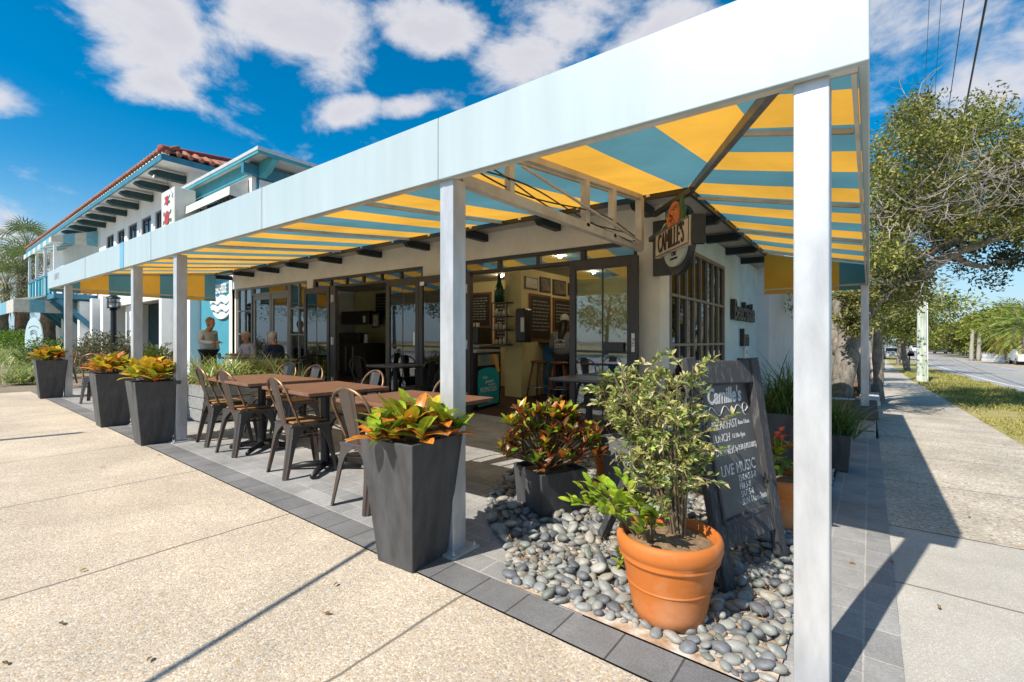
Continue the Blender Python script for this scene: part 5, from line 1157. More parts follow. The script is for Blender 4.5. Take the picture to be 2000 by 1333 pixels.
# surfboard sign
sfp = at(68, 690, 19.0); sf = thing("surfboard_sign", "pale blue surfboard sign with a small dark wave mark standing in the planting", "sign", (sfp.x, sfp.y, S(sfp.x)))
ht = 1.22 + (665 - 619) * 19 / 914 - S(sfp.x); msf = basis((sfp.x, sfp.y, S(sfp.x)), (.75, .66, 0), (0, 0, 1))
mb = MB(); pr = []
for i in range(25): t = i / 24; z = ht * t; pr.append((.34 * math.sqrt(max(0, 1 - max(0, (t - .45) / .55) ** 2.3)) * (.85 + .15 * min(1, t / .45)), z))
mb.prism(pr + [(-x, z) for x, z in pr[::-1][1:]], msf, .05); mb.build("board", M("pale_blue_board", (.55, .70, .74), .4, var=.06), sf, bevel=.01)
mb = MB()
for k in range(3): mb.tube([msf @ Vector((x, ht * .70 - .07 * k + .035 * math.cos(x * 22), .052)) for x in [-.13 + .026 * i for i in range(11)]], .012, 5)
mb.tube([msf @ Vector((.2 * math.cos(a), ht * .72 + .16 * math.sin(a), .052)) for a in [R(20 + 14 * i) for i in range(11)]], .010, 5)
mb.build("wave_mark", M("navy_mark", (.04, .09, .14), .6), sf)

# ---------------------------------------------------------------- inside the café
fz = thing("popsicle_freezer", "black display freezer with a turquoise popsicles panel just inside the open door", "freezer", (-5.25, 4.1, S(-5.2)))
A_, B_ = Vector((-5.07, 3.84, 0)), Vector((-5.20, 4.62, 0)); mf = basis((A_ + B_) / 2, B_ - A_, (0, 0, 1)); wf = (B_ - A_).length
mb = MB(); mb.box((-wf / 2, .03, -.62), (wf / 2, .95, 0), mf); mb.build("cabinet", M("black_gloss", (.012, .012, .014), .25), fz, shear=True, bevel=.02)
mb = MB(); mb.box((-wf / 2 - .01, .955, -.6), (wf / 2 + .01, 1.0, .01), mf); mb.build("lid", M("freezer_lid", (.5, .52, .53), .25, metal=.5), fz, shear=True, bevel=.008)
mb = MB(); pp = [(-wf / 2 + .05, .07), (wf / 2 - .07, .07), (wf / 2 - .05, .40)] + [(wf / 2 - .06 - (wf - .12) * t, .60 + .10 * math.sin(math.pi * (.18 + .62 * t))) for t in [i / 10 for i in range(11)]] + [(-wf / 2 + .04, .5)]
mb.prism(pp, mf @ Matrix.Translation((0, 0, .001)), .006); mb.build("turquoise_panel", M("turquoise_print", (.02, .36, .38), .35, var=.08), fz, shear=True)
mb = MB(); mb.box((-wf / 2 + .04, .74, .001), (wf / 2 - .05, .92, .005), mf); mb.build("upper_graphic", M("popsicle_photo", (.07, .16, .20), .3, var=.7, scale=5, col2=(.40, .28, .12)), fz, shear=True)
mb = MB(); mb.prism([(.08, .92), (.24, .92), (.36, .62), (.28, .60)], mf @ Matrix.Translation((0, 0, .008)), .004); mb.build("orange_popsicle", M("orange_pop", (.75, .40, .10), .4), fz, shear=True)
mb = MB(); ml = mf @ Matrix.Translation((0, 0, .008)); text(mb, "POPSICLES", ml @ Matrix.Translation((-.02, .33, 0)), .115, .003, 1.0); text(mb, "fresh", ml @ Matrix.Translation((-.14, .54, 0)), .07, .003, 1); text(mb, "gourmet", ml @ Matrix.Translation((.0, .47, 0)), .075, .003, 1, 'CENTER', .3); text(mb, "handcrafted", ml @ Matrix.Translation((.08, .41, 0)), .05, .003, 1); mb.build("lettering", WHITE, fz, shear=True)
bc = thing("bar_counter", "bar counter with a blue panelled front and dark top at the back of the café", "counter", (-4.2, 6.7, 0))
mb = MB(); mb.box((-5.5, 6.45, .02), (-2.6, 7.0, 1.06)); mb.build("counter_front", M("blue_bar_front", (.03, .19, .42), .5, var=.2, scale=3), bc, shear=True)
mb = MB(); mb.box((-5.6 + .08, 6.28, 1.065), (-2.5, 7.1, 1.12)); mb.build("counter_top", M("dark_bar_top", (.03, .022, .02), .3), bc, shear=True, bevel=.01)
STW = M("reddish_bar_wood", (.22, .075, .035), .4, var=.4, scale=5)
def stool(label, grp):
    t = thing("bar_stool", label, "stool", group=grp); mb = MB(); mb.lathe((0, 0, .72), [(.15, 0), (.17, .012), (.17, .03), (.15, .042)], 20); mb.build("seat", STW, t, world=False, smooth=False)
    for a in range(4):
        g = R(45 + 90 * a); d = Vector((math.cos(g), math.sin(g), 0)); mb = MB(); mb.tube([d * .12 + Vector((0, 0, .72)), d * .25], [.019, .016], 8); mb.build("leg", STW, t, world=False, smooth=True)
    mb = MB(); mb.tube([(.21 * math.cos(R(10 * i)), .21 * math.sin(R(10 * i)), .27) for i in range(37)], .009, 5); mb.build("foot_ring", HING, t, world=False, smooth=True); return t
GB = "wooden bar stools at the blue bar"
q = stool("empty wooden bar stool beside the yellow pillar", GB); q.location = (-5.0, 5.55, S(-5) + .014)
copy_to(q, (-4.55, 5.55, S(-4.5) + .014), R(20), "wooden bar stool directly in front of the person in the cap", GB); copy_to(q, (-4.05, 5.5, S(-4) + .014), R(40), "wooden bar stool half hidden by the glass door leaf", GB)
MBD = M("menu_blackboard", (.018, .017, .018), .6, var=.3); CH2 = M("menu_chalk", (.35, .34, .32), .9)
GM = "framed blackboard menus on the yellow walls"
def board_x(label, x0, x1, z0, z1, y, lines=9):     # on a wall facing the street
    t = thing("menu_board", label, "menu board", ((x0 + x1) / 2, y, z0), group=GM); mb = MB(); mb.box((x0, y - .03, z0), (x1, y - .002, z1)); mb.build("frame", STW, t, shear=True, bevel=.006)
    mb = MB(); mb.box((x0 + .05, y - .034, z0 + .05), (x1 - .05, y - .031, z1 - .05)); b_ = mb.build("slate", MBD, t, shear=True); mb = MB(); rn = random.Random(x0)
    for i in range(lines):
        z = z1 - .16 - (z1 - z0 - .3) * i / lines; a = x0 + .1
        while a < x1 - .2: w_ = rn.uniform(.04, .12); mb.box((a, y - .037, z), (min(a + w_, x1 - .1), y - .035, z + .022)); a += w_ + .03
    mb.build("chalk_lines", CH2, b_, shear=True)
def board_y(label, y0, y1, z0, z1, x, lines=9):
    t = thing("menu_board", label, "menu board", (x, (y0 + y1) / 2, z0), group=GM); mb = MB(); mb.box((x + .002, y0, z0), (x + .03, y1, z1)); mb.build("frame", STW, t, shear=True, bevel=.006)
    mb = MB(); mb.box((x + .031, y0 + .05, z0 + .05), (x + .034, y1 - .05, z1 - .05)); b_ = mb.build("slate", MBD, t, shear=True); mb = MB(); rn = random.Random(y0)
    for i in range(lines):
        z = z1 - .16 - (z1 - z0 - .3) * i / lines; a = y0 + .1
        while a < y1 - .15: w_ = rn.uniform(.04, .12); mb.box((x + .035, a, z), (x + .037, min(a + w_, y1 - .08), z + .022)); a += w_ + .03
    mb.build("chalk_lines", CH2, b_, shear=True)
board_x("blackboard menu on the back wall above the left of the popsicle freezer", -8.35, -7.55, 1.45, 2.35, 7.2); board_x("taller blackboard menu on the back wall beside the shelf of cups", -7.45, -6.6, 1.0, 2.4, 7.2, 13)
board_y("tall blackboard menu on the side wall behind the person in the cap", 5.95, 6.75, 1.15, 2.12, -5.53); board_y("smaller blackboard menu on the side wall nearest the glass door", 6.85, 7.75, 1.35, 2.10, -5.53, 6)
GPF = "small framed pictures above the menus"
PICD = M("dark_picture", (.05, .05, .05), .5, var=.9, scale=9, col2=(.22, .18, .12)); PICP = M("pale_picture", (.55, .52, .42), .5, var=.4, scale=9)
for y0, y1, z0, z1, m_, lab in ((5.8, 6.25, 2.2, 2.45, PICP, "pale framed picture, leftmost above the tall side menu"), (6.35, 6.75, 2.18, 2.5, PICD, "dark framed picture, second in the row above the side menus"), (6.85, 7.4, 2.16, 2.5, PICD, "largest dark framed picture in the row above the side menus"), (7.5, 7.9, 2.2, 2.48, PICD, "dark framed picture at the right end of the row, by the glass door")):
    t = thing("picture_frame", lab, "picture", (-5.53, y0, z0), group=GPF); mb = MB(); mb.box((-5.528, y0, z0), (-5.505, y1, z1)); mb.build("frame", DARK, t, shear=True); mb = MB(); mb.box((-5.504, y0 + .03, z0 + .03), (-5.50, y1 - .03, z1 - .03)); mb.build("picture", m_, t, shear=True)
t = thing("picture_frame", "small black framed picture alone on the yellow wall seen through the left open doors", "picture", (-10.6, 6.58, 1.7), group="small framed pictures"); pf = ony(734, 625, 6.58)
mb = MB(); mb.box((pf.x - .17, 6.57, pf.z - .22), (pf.x + .17, 6.597, pf.z + .22)); mb.build("frame", DARK, t); mb = MB(); mb.box((pf.x - .11, 6.564, pf.z - .16), (pf.x + .11, 6.569, pf.z + .16)); mb.build("picture", PICP, t)
pf = ony(752, 590, 7.19); board_x("white-edged dark notice board on the yellow wall above the left glass leaf", pf.x - .45, pf.x + .5, pf.z - .45 - S(pf.x), pf.z + .3 - S(pf.x), 7.2, 5)
ws = thing("wall_shelf", "dark little shelf unit of cups and jars on the end of the yellow pillar", "shelf", (-5.75, 5.68, 1.4))
mb = MB()
for z in (1.05, 1.35, 1.62, 1.9): mb.box((-6.13, 5.48, z), (-5.72, 5.695, z + .02))
for x in (-6.13, -5.74): mb.box((x, 5.48, 1.07), (x + .02, 5.5, 1.9))
mb.build("shelf_frame", DARK, ws, shear=True)
JAR = [M("jar_white", (.6, .58, .52), .4), M("jar_red", (.35, .05, .06), .4), M("jar_dark", (.05, .05, .05), .3), M("jar_glass", (.3, .32, .3), .2)]
GJ = "cups and jars on the little dark shelf"
k = 0
for z in (1.07, 1.37, 1.64):
    for i in range(4):
        mb = MB(); x = -6.07 + .1 * i; hh = .10 + .05 * ((k * 7) % 3) / 2; mb.lathe((x, 5.58, z), [(.032, 0), (.036, hh * .7), (.02, hh * .85), (.02, hh)], 10)
        tag(mb.build("jar", JAR[(k * 3 + i) % 4], shear=True, smooth=True), "small jar or cup standing on the dark wall shelf by the pillar", "jar", GJ); k += 1
ll = thing("green_bottle", "oversized dark green bottle ornament above the wall shelf", "bottle", (-6.0, 5.6, 1.95)); mb = MB(); mb.lathe((-6.0, 5.58, 1.925), [(.10, 0), (.085, .3), (.04, .42), (.035, .55)], 12); mb.build("bottle_body", M("green_bottle_glass", (.012, .07, .03), .15), ll, shear=True, smooth=True)
mb = MB(); mb.lathe((-6.0, 5.58, 2.476), [(.038, 0), (.038, .04)], 12); mb.build("cap", WHITE, ll, shear=True)
bk = thing("back_counter", "dark service counter with machines behind the freezer", "counter", (-7.4, 5.6, 0))
mb = MB(); mb.box((-9.0, 5.3, .02), (-6.3, 6.0, 1.0)); mb.build("cupboard", M("dark_cupboard", (.03, .026, .025), .5), bk, shear=True); mb = MB(); mb.box((-9.05, 5.25, 1.005), (-6.25, 6.05, 1.045)); mb.build("counter_top", M("steel_top", (.3, .3, .3), .35, metal=.6), bk, shear=True)
GBT = "bottles on the counter behind the freezer"
for i in range(9):
    mb = MB(); x = -8.2 + .2 * i; h_ = .26 + .06 * (i * 5 % 3); c_ = (x, 5.5 + .12 * (i % 2), 1.05); mb.lathe(c_, [(.042, 0), (.042, h_ * .6), (.016, h_ * .78), (.016, h_)], 10)
    tag(mb.build("bottle", JAR[(2, 3, 2, 0, 2)[i % 5]], shear=True, smooth=True), "slim bottle in the row on the counter behind the freezer", "bottle", GBT)
cm = thing("coffee_machine", "black coffee machine with white cups, on the counter right of the bottles", "coffee machine", (-6.7, 5.6, 1.05))
mb = MB(); mb.box((-7.0, 5.45, 1.06), (-6.45, 5.9, 1.42)); mb.build("machine_body", M("black_gloss2", (.015, .015, .016), .25), cm, shear=True, bevel=.02); mb = MB(); 
for i in range(3): mb.lathe((-6.9 + .14 * i, 5.62, 1.425), [(.035, 0), (.045, .09)], 10)
mb.build("cups", WHITE, cm, shear=True)
dp = thing("paper_dispenser", "black wall dispenser with a white label, on the pillar beside the tall menu", "dispenser", (-5.5, 5.8, 1.3)); mb = MB(); mb.box((-5.50, 5.45, 1.12), (-5.26, 5.69, 1.78)); mb.build("casing", M("black_plastic", (.018, .018, .02), .3), dp, shear=True, bevel=.03)
mb = MB(); mb.box((-5.36, 5.444, 1.32), (-5.28, 5.449, 1.6)); mb.build("label_plate", WHITE, dp, shear=True)
cup_ = thing("takeaway_cup", "tall white takeaway cup with a straw on the bar beside the person in the cap", "cup", (-4.98, 6.36, 1.19)); mb = MB(); mb.lathe((-4.98, 6.40, 1.12 + S(-5)), [(.035, 0), (.05, .19), (.052, .2)], 14); mb.build("cup_body", WHITE, cup_, smooth=True); mb = MB(); mb.tube([(-4.98, 6.40, 1.3 + S(-5)), (-5.0, 6.40, 1.45 + S(-5))], .006, 6); mb.build("straw", DARK, cup_)
# kitchen corner seen through the left opening
kc = thing("kitchen_cabinet", "black kitchen units in the dim corner behind the left open doors", "cabinet", (-11.8, 6.5, 0)); a_, b_ = ony(655, 700, 6.3).x, ony(718, 700, 6.3).x
mb = MB(); mb.box((a_ - .3, 6.2, .02), (b_, 6.9, 1.0)); mb.build("cupboard", M("black_units", (.012, .012, .013), .4), kc, shear=True)
mb = MB(); 
for i in range(4): mb.box((a_ + .35 * i, 6.185, .15), (a_ + .36 * i + .015, 6.198, .9))
mb.build("handle", HING, kc, shear=True)
tv = thing("microwave", "black microwave on a dark shelf in the dim kitchen corner", "microwave", ((a_ + b_) / 2, 6.6, 1.6)); mb = MB(); mb.box((a_, 6.5, 1.55), (b_ - .25, 7.0, 1.95)); mb.build("body", M("black_gloss3", (.012, .012, .013), .3), tv, shear=True, bevel=.01); mb = MB(); mb.box((b_ - .50, 6.492, 1.60), (b_ - .38, 6.498, 1.8)); mb.build("control_panel", WHITE, tv, shear=True)
mw = thing("coffee_brewer", "squat dark brewer with a silver jug on the kitchen units", "coffee maker", ((a_ + b_) / 2, 6.5, 1.0)); mb = MB(); mb.box((a_ + .1, 6.35, 1.005), (b_ - .5, 6.7, 1.3)); mb.build("body", M("black_gloss4", (.015, .015, .016), .3), mw, shear=True, bevel=.02); mb = MB(); mb.lathe((b_ - .35, 6.5, 1.005), [(.07, 0), (.06, .25)], 14); mb.build("jug", HING, mw, shear=True)

# ---------------------------------------------------------------- people
SKIN = M("skin", (.50, .27, .18), .5, var=.12, scale=15); SKIN2 = M("tanned_skin", (.50, .22, .13), .5, var=.12, scale=15)
def skin_mesh(name, pts, edges, rad, mat, parent, root=0, sub=2):
    me = bpy.data.meshes.new(name); off = wloc(parent) if parent else Vector((0, 0, 0))
    me.from_pydata([tuple(Vector(p)) for p in pts], edges, []); me.materials.append(mat)
    o = bpy.data.objects.new(name, me); COL.objects.link(o); o.parent = parent
    s = o.modifiers.new("skin", 'SKIN'); s.use_smooth_shade = True
    sv = me.skin_vertices[0].data if me.skin_vertices else None
    if sv is None: me.attributes; raise SystemExit("no skin layer")
    for i, r in enumerate(rad): sv[i].radius = r if isinstance(r, tuple) else (r, r); sv[i].use_root = (i == root)
    ss = o.modifiers.new("sub", 'SUBSURF'); ss.levels = sub; ss.render_levels = sub; return o
def bake_skin(name, pts, edges, rad, mat, parent, root=0, sub=2, extra=None):
    import bmesh
    me = bpy.data.meshes.new("tmp"); me.from_pydata([tuple(p) for p in pts], edges, [])
    bm = bmesh.new(); bm.from_mesh(me); lay = bm.verts.layers.skin.verify(); bm.verts.ensure_lookup_table()
    for i, r in enumerate(rad): v = bm.verts[i][lay]; v.radius = r if isinstance(r, tuple) else (r, r); v.use_root = (i == root)
    bm.to_mesh(me); bm.free(); o = bpy.data.objects.new("tmp", me); COL.objects.link(o)
    o.modifiers.new("s", 'SKIN').use_smooth_shade = True; ss = o.modifiers.new("u", 'SUBSURF'); ss.levels = sub
    dg = bpy.context.evaluated_depsgraph_get(); m2 = bpy.data.meshes.new_from_object(o.evaluated_get(dg)); bpy.data.objects.remove(o)
    mb = MB(); mb._add([tuple(v.co) for v in m2.vertices], [tuple(p.vertices) for p in m2.polygons])
    if extra: extra(mb)
    return mb.build(name, mat, parent, smooth=True, world=False)
def hand(mb, w, d, up, side, s=1.0):
    """palm and five bent fingers from wrist w pointing along d"""
    d = Vector(d).normalized(); up = Vector(up); up = (up - d * up.dot(d)).normalized(); r = d.cross(up)
    mb.tube([w, Vector(w) + d * .035 * s, Vector(w) + d * .085 * s], [.022 * s, .034 * s, .030 * s], 8)
    for i, L_ in enumerate((.066, .076, .072, .056)):
        b = Vector(w) + d * .082 * s + r * (-.026 + .0175 * i) * s; k1 = b + d * L_ * .5 * s - up * .006; k2 = k1 + (d * .75 - up * .65) * L_ * .5 * s; mb.tube([b, k1, k2], [.0095 * s, .009 * s, .007 * s], 6)
    b = Vector(w) + d * .02 * s + r * side * .026 * s; mb.tube([b, b + (d * .6 + r * side * .7) * .035 * s, b + (d * 1.4 + r * side * .7) * .048 * s], [.012 * s, .011 * s, .008 * s], 6)
def head(mb, c, f, s=1.0):
    """skull, jaw, nose, ears, brow, mouth; f = facing direction"""
    f = Vector(f).normalized(); u = Vector((0, 0, 1)); r = f.cross(u).normalized(); c = Vector(c); B = Matrix((r, f, u)).transposed()
    mb2 = MB(); mb2.ball((0, 0, .015), (.072, .092, .10), 18, 12); mb2.ball((0, .022, -.055), (.054, .066, .062), 14, 8)
    mb2.tube([(0, .088, .025), (0, .113, -.012), (0, .098, -.022)], [.008, .016, .012], 7)
    for a in (-1, 1): mb2.ball((a * .073, -.005, -.005), (.012, .022, .032), 8, 6); mb2.ball((a * .031, .074, .026), (.016, .012, .008), 8, 5)
    mb2.ball((0, .084, -.058), (.026, .010, .006), 8, 5); mb2.ball((0, .083, -.067), (.022, .010, .006), 8, 5)
    mb2.tube([(0, -.012, -.04), (0, -.022, -.15)], [.053, .056], 12)
    mb._add([c + B @ (Vector(v) * s) for v in mb2.v], mb2.f)
def hair(c, f, s, style):
    f = Vector(f).normalized(); u = Vector((0, 0, 1)); r = f.cross(u).normalized(); B = Matrix((r, f, u)).transposed(); m = MB(); rn = random.Random(3)
    m2 = MB(); m2.ball((0, -.016, .030), (.083, .098, .098), 22, 14)
    vs = []
    for v in m2.v:
        v = Vector(v); 
        if v.y > .045 and v.z < .062: v.y = .03; v.z = max(v.z, .05) if abs(v.x) < .06 else v.z
        if v.z < -.02 and v.y < .02: v.x *= .92; v.z *= (1.9 if style == 'bob' else 1.1)
        v += v.normalized() * (.008 * math.sin(v.x * 90) * math.sin(v.z * 70 + v.y * 60)); vs.append(v)
    m._add([Vector(c) + B @ (v * s) for v in vs], m2.f); return m
def person_seated(label, base, f, shirt, hairm, trousers, skin=SKIN, style='bob', group=None, seat=.46, lean=.05, arms='table'):
    """seated person; built in local coordinates facing +y, then turned"""
    t = thing("person", label, "person", base, math.atan2(-f[0], f[1]), group)
    hz = seat + .09
    def ext(mb):
        head(mb, (0, .07 + lean, hz + .71), (0.1, 1, -.02)); hand(mb, (-.17, .46, hz + .27), (.35, .9, .1), (0, 0, 1), 1); hand(mb, (.17, .44, hz + .27), (-.4, .85, .1), (0, 0, 1), -1)
    b = [(0, -.01 + lean * .8, hz + .48), (0, .02 + lean, hz + .57), (0, .045 + lean, hz + .64)]
    pts = [Vector(p) for p in b]; bake_skin("body", pts, [(0, 1), (1, 2)], [.07, .055, .055], skin, t, extra=ext)
    P_ = [(0, 0, hz), (0, -.01, hz + .2), (0, 0 + lean * .5, hz + .38), (0, lean * .8, hz + .49), (-.17, lean * .8, hz + .46), (-.24, .10, hz + .22), (-.18, .42, hz + .26), (.17, lean * .8, hz + .46), (.24, .10, hz + .22), (.18, .40, hz + .26)]
    bake_skin("shirt", [Vector(p) for p in P_], [(0, 1), (1, 2), (2, 3), (3, 4), (4, 5), (5, 6), (3, 7), (7, 8), (8, 9)], [(.17, .13), (.165, .13), (.17, .125), (.11, .085), .075, .062, .048, .075, .062, .048], shirt, t)
    L_ = [(0, -.02, hz - .01), (-.10, .0, hz - .02), (-.12, .42, hz), (-.12, .45, .10), (-.12, .58, .05), (.10, .0, hz - .02), (.12, .42, hz), (.12, .45, .10), (.12, .58, .05)]
    bake_skin("trousers", [Vector(p) for p in L_], [(0, 1), (1, 2), (2, 3), (3, 4), (0, 5), (5, 6), (6, 7), (7, 8)], [.14, .10, .075, .05, .045, .10, .075, .05, .045], trousers, t)
    h = hair((0, .07 + lean, hz + .71), (.1, 1, -.02), 1.0, style); h.build("hair", hairm, t, smooth=True, world=False); return t
GREYH = M("silver_hair", (.50, .47, .44), .7, var=.4, scale=30, bump=.3, bscale=120); BRH = M("ash_brown_hair", (.13, .085, .05), .7, var=.5, scale=25, bump=.3, bscale=120, col2=(.36, .30, .24)); BLKH = M("black_hair", (.014, .010, .009), .5, var=.4, scale=25)
GREYSH = M("pale_grey_fabric", (.60, .62, .64), .9, var=.15, scale=8, bump=.15, bscale=30); NAVYSH = M("navy_fabric", (.012, .022, .075), .85, var=.2, scale=8); LILAC = M("lilac_grey_fabric", (.36, .35, .42), .9, var=.2, scale=8, bump=.15, bscale=30); DKTR = M("black_trousers", (.015, .016, .02), .85, var=.2)
# woman standing
pw = Vector((-12.3, 2.55, S(-12.3) + .004)); fwd = Vector((.92, .38, 0)).normalized()
w = thing("person", "standing person with ash-brown hair in a pale grey top, facing right, forearm out", "person", pw, math.atan2(-fwd.x, fwd.y))
def ext(mb): head(mb, (0, .075, 1.54), (0, 1, -.06)); hand(mb, (.17, .42, 1.06), (-.1, 1, .12), (0, 0, 1), -1); hand(mb, (-.21, .10, .80), (0.05, .25, -1), (0, 1, 0), 1)
bake_skin("body", [Vector(p) for p in ((0, .0, 1.33), (0, .03, 1.41), (0, .05, 1.47), (.22, .02, 1.08), (.17, .40, 1.06), (0.2, 0, 1.2))], [(0, 1), (1, 2), (0, 5), (5, 3), (3, 4)], [.075, .055, .055, .045, .032, .06], SKIN2, w, extra=ext)
bake_skin("shirt", [Vector(p) for p in ((0, -.02, .84), (0, -.03, 1.02), (0, -.02, 1.20), (0, -.005, 1.34), (-.17, -.01, 1.31), (-.23, -.03, 1.05), (-.21, .07, .84), (.17, -.01, 1.31), (.24, .0, 1.07), (.18, .34, 1.06))], [(0, 1), (1, 2), (2, 3), (3, 4), (4, 5), (5, 6), (3, 7), (7, 8), (8, 9)], [(.21, .17), (.19, .155), (.185, .14), (.115, .09), .078, .062, .045, .078, .062, .045], GREYSH, w)
bake_skin("trousers", [Vector(p) for p in ((0, 0, .86), (-.10, 0, .80), (-.11, .03, .45), (-.11, -.02, .08), (-.11, .12, .045), (.10, 0, .80), (.11, .03, .45), (.11, -.02, .08), (.11, .12, .045))], [(0, 1), (1, 2), (2, 3), (3, 4), (0, 5), (5, 6), (6, 7), (7, 8)], [(.15, .12), .10, .075, .055, .045, .10, .075, .055, .045], DKTR, w)
hair((0, .065, 1.545), (0, 1, -.06), 1.12, 'bob').build("hair", BRH, w, smooth=True, world=False); w.scale = (.96, .96, .95)
p1 = Vector((-11.0, 2.9, S(-11.0))); w1 = person_seated("seated person with curly silver-blond hair in a lilac-grey top, facing the street", p1, Vector((.35, -.94, 0)), LILAC, GREYH, DKTR, SKIN2, seat=.50); w1.scale = (.90, .90, .90)
p2 = Vector((-9.42, 2.72, S(-9.4))); w2 = person_seated("seated person with short white hair in a navy top, turned to the left", p2, Vector((-.97, -.2, 0)), NAVYSH, GREYH, DKTR, SKIN2, style='short', seat=.50); w2.scale = (.90, .90, .90)
for xx, yy, rz, lab in ((-11.0, 2.98, 160, "dark metal chair under the seated person in lilac grey"), (-9.47, 2.74, 80, "dark metal chair under the seated person in navy")): copy_to(cd_, (xx, yy, cz(xx)), R(rz), lab, GD)
# person at the bar, from behind
pb = Vector((-4.72, 5.98, S(-4.7) + .014)); fb = Vector((-.15, 1, 0)).normalized()
b = thing("person", "person at the bar from behind, white cap, dark hair and grey printed sweatshirt", "person", pb, math.atan2(-fb.x, fb.y))
def ext(mb): head(mb, (0, .10, 1.49), (0, 1, -.25)); hand(mb, (-.20, .36, 1.13), (.3, 1, 0), (0, 0, 1), 1); hand(mb, (.20, .36, 1.13), (-.3, 1, 0), (0, 0, 1), -1)
bake_skin("body", [Vector(p) for p in ((0, .0, 1.29), (0, .04, 1.37), (0, .07, 1.43))], [(0, 1), (1, 2)], [.07, .055, .055], SKIN, b, extra=ext)
SWT = M("heather_grey_sweatshirt", (.22, .235, .26), .9, var=.2, scale=25, bump=.12, bscale=40)
sw = bake_skin("sweatshirt", [Vector(p) for p in ((0, -.03, .84), (0, -.04, 1.0), (0, -.03, 1.16), (0, -.005, 1.30), (-.18, -.0, 1.26), (-.27, .02, 1.02), (-.21, .30, 1.10), (.18, .0, 1.26), (.27, .02, 1.02), (.21, .30, 1.10))], [(0, 1), (1, 2), (2, 3), (3, 4), (4, 5), (5, 6), (3, 7), (7, 8), (8, 9)], [(.20, .15), (.20, .15), (.20, .14), (.12, .09), .085, .070, .052, .085, .070, .052], SWT, b)
mb = MB(); mp = basis((0, -.187, 1.10), (1, 0, 0), (0, .05, 1)); text(mb, "CAMILLE'S", mp @ Matrix.Translation((0, -.03, 0)), .05, .012, 1); text(mb, "BEACHSIDE CAFE", mp @ Matrix.Translation((0, -.075, 0)), .026, .012, 1)
mb.tube([mp @ Vector((.12 * math.cos(x), .01 + .05 * math.sin(x), .006)) for x in [R(15 + 15 * i) for i in range(11)]], .007, 5); mb.build("back_print", WHITE, sw, world=False)
bake_skin("trousers", [Vector(p) for p in ((0, 0, .86), (-.10, 0, .80), (-.10, .02, .45), (-.11, -.02, .08), (-.11, .12, .045), (.10, 0, .80), (.10, .02, .45), (.11, -.02, .08), (.11, .12, .045))], [(0, 1), (1, 2), (2, 3), (3, 4), (0, 5), (5, 6), (6, 7), (7, 8)], [.16, .115, .08, .055, .045, .115, .08, .055, .045], DKTR, b)
mb = MB(); mb.tube([(0, .07, 1.52), (0, -.02, 1.45), (.01, -.07, 1.33), (.0, -.115, 1.20), (.0, -.15, 1.10)], [.09, .085, .085, .065, .02], 12); mb.build("hair", BLKH, b, smooth=True, world=False)
hair((0, .095, 1.515), (0, 1, -.25), 1.13, 'short').build("cap", M("white_cap", (.62, .60, .56), .85, var=.1), b, smooth=True, world=False)
# ---------------------------------------------------------------- trees, street and far things
BARK = M("grey_oak_bark", (.29, .26, .215), .95, var=.45, scale=6, stretch=(3, 3, 1), bump=1.0, bscale=22, col2=(.13, .11, .09)); TWIG = M("bare_grey_twigs", (.36, .32, .28), .9, var=.3, scale=5)
TLEAF = M("tree_leaf", (1, 1, 1), .55, var=.1, attr="tint", trans=.3)
def smooth_path(pts, n=5):
    out = []; P = [Vector(p) for p in pts]
    for i in range(len(P) - 1):
        a, b, c, d = P[max(0, i - 1)], P[i], P[i + 1], P[min(len(P) - 1, i + 2)]
        for k in range(n):
            t = k / n; out.append(.5 * ((2 * b) + (c - a) * t + (2 * a - 5 * b + 4 * c - d) * t * t + (3 * b - 3 * c + d - a) * t ** 3))
    return out + [P[-1]]
def limb(mb, pts, r0, r1, n=9, wob=.02, seed=0):
    rn = random.Random(seed); P = smooth_path(pts); P = [p + Vector((rn.gauss(0, wob), rn.gauss(0, wob), rn.gauss(0, wob))) for p in P]
    mb.tube(P, [(r0 + (r1 - r0) * i / (len(P) - 1)) * rn.uniform(.9, 1.1) for i in range(len(P))], n); return P
oakb = at(1668, 812, 9.6); oak = thing("oak_tree", "gnarled live oak leaning over the pavement beyond the awning, grey twigs among olive leaves", "tree", (oakb.x, oakb.y, gy(oakb.y)))
mb = MB(); z0 = Vector((0, 0, 0)); A = at
base = Vector((oakb.x, oakb.y, gy(oakb.y) - .1))
limb(mb, [Vector((*A(1636, 800, 9.6).xy, base.z)), A(1644, 720, 9.6), A(1652, 650, 9.7), A(1640, 590, 9.9), A(1672, 520, 10.2), A(1715, 470, 10.6), A(1770, 430, 11)], .175, .08, 12, .01, 1)
limb(mb, [A(1644, 870, 9.5), A(1646, 790, 9.5), A(1655, 720, 9.5), A(1672, 655, 9.6), A(1700, 600, 9.7), A(1735, 570, 9.7), A(1785, 543, 9.6), A(1850, 500, 9.4), A(1930, 470, 9.2), A(2010, 435, 9.0), A(2120, 400, 9.0)], .175, .06, 12, .01, 2)
limb(mb, [A(1640, 690, 9.8), A(1625, 640, 10.2), A(1600, 580, 10.6), A(1570, 540, 11)], .13, .05, 10, .02, 3)
limb(mb, [A(1690, 660, 9.9), A(1675, 590, 10.2), A(1640, 540, 10.5), A(1700, 440, 11.2)], .13, .05, 9, .02, 4)
limb(mb, [A(1720, 500, 10.3), A(1790, 500, 9.8), A(1860, 470, 9.5), A(1940, 400, 9.4), A(1990, 340, 9.6)], .12, .03, 9, .02, 5)
limb(mb, [A(1740, 465, 10.6), A(1800, 400, 10.6), A(1850, 330, 10.8), A(1890, 260, 11)], .10, .02, 8, .02, 6)
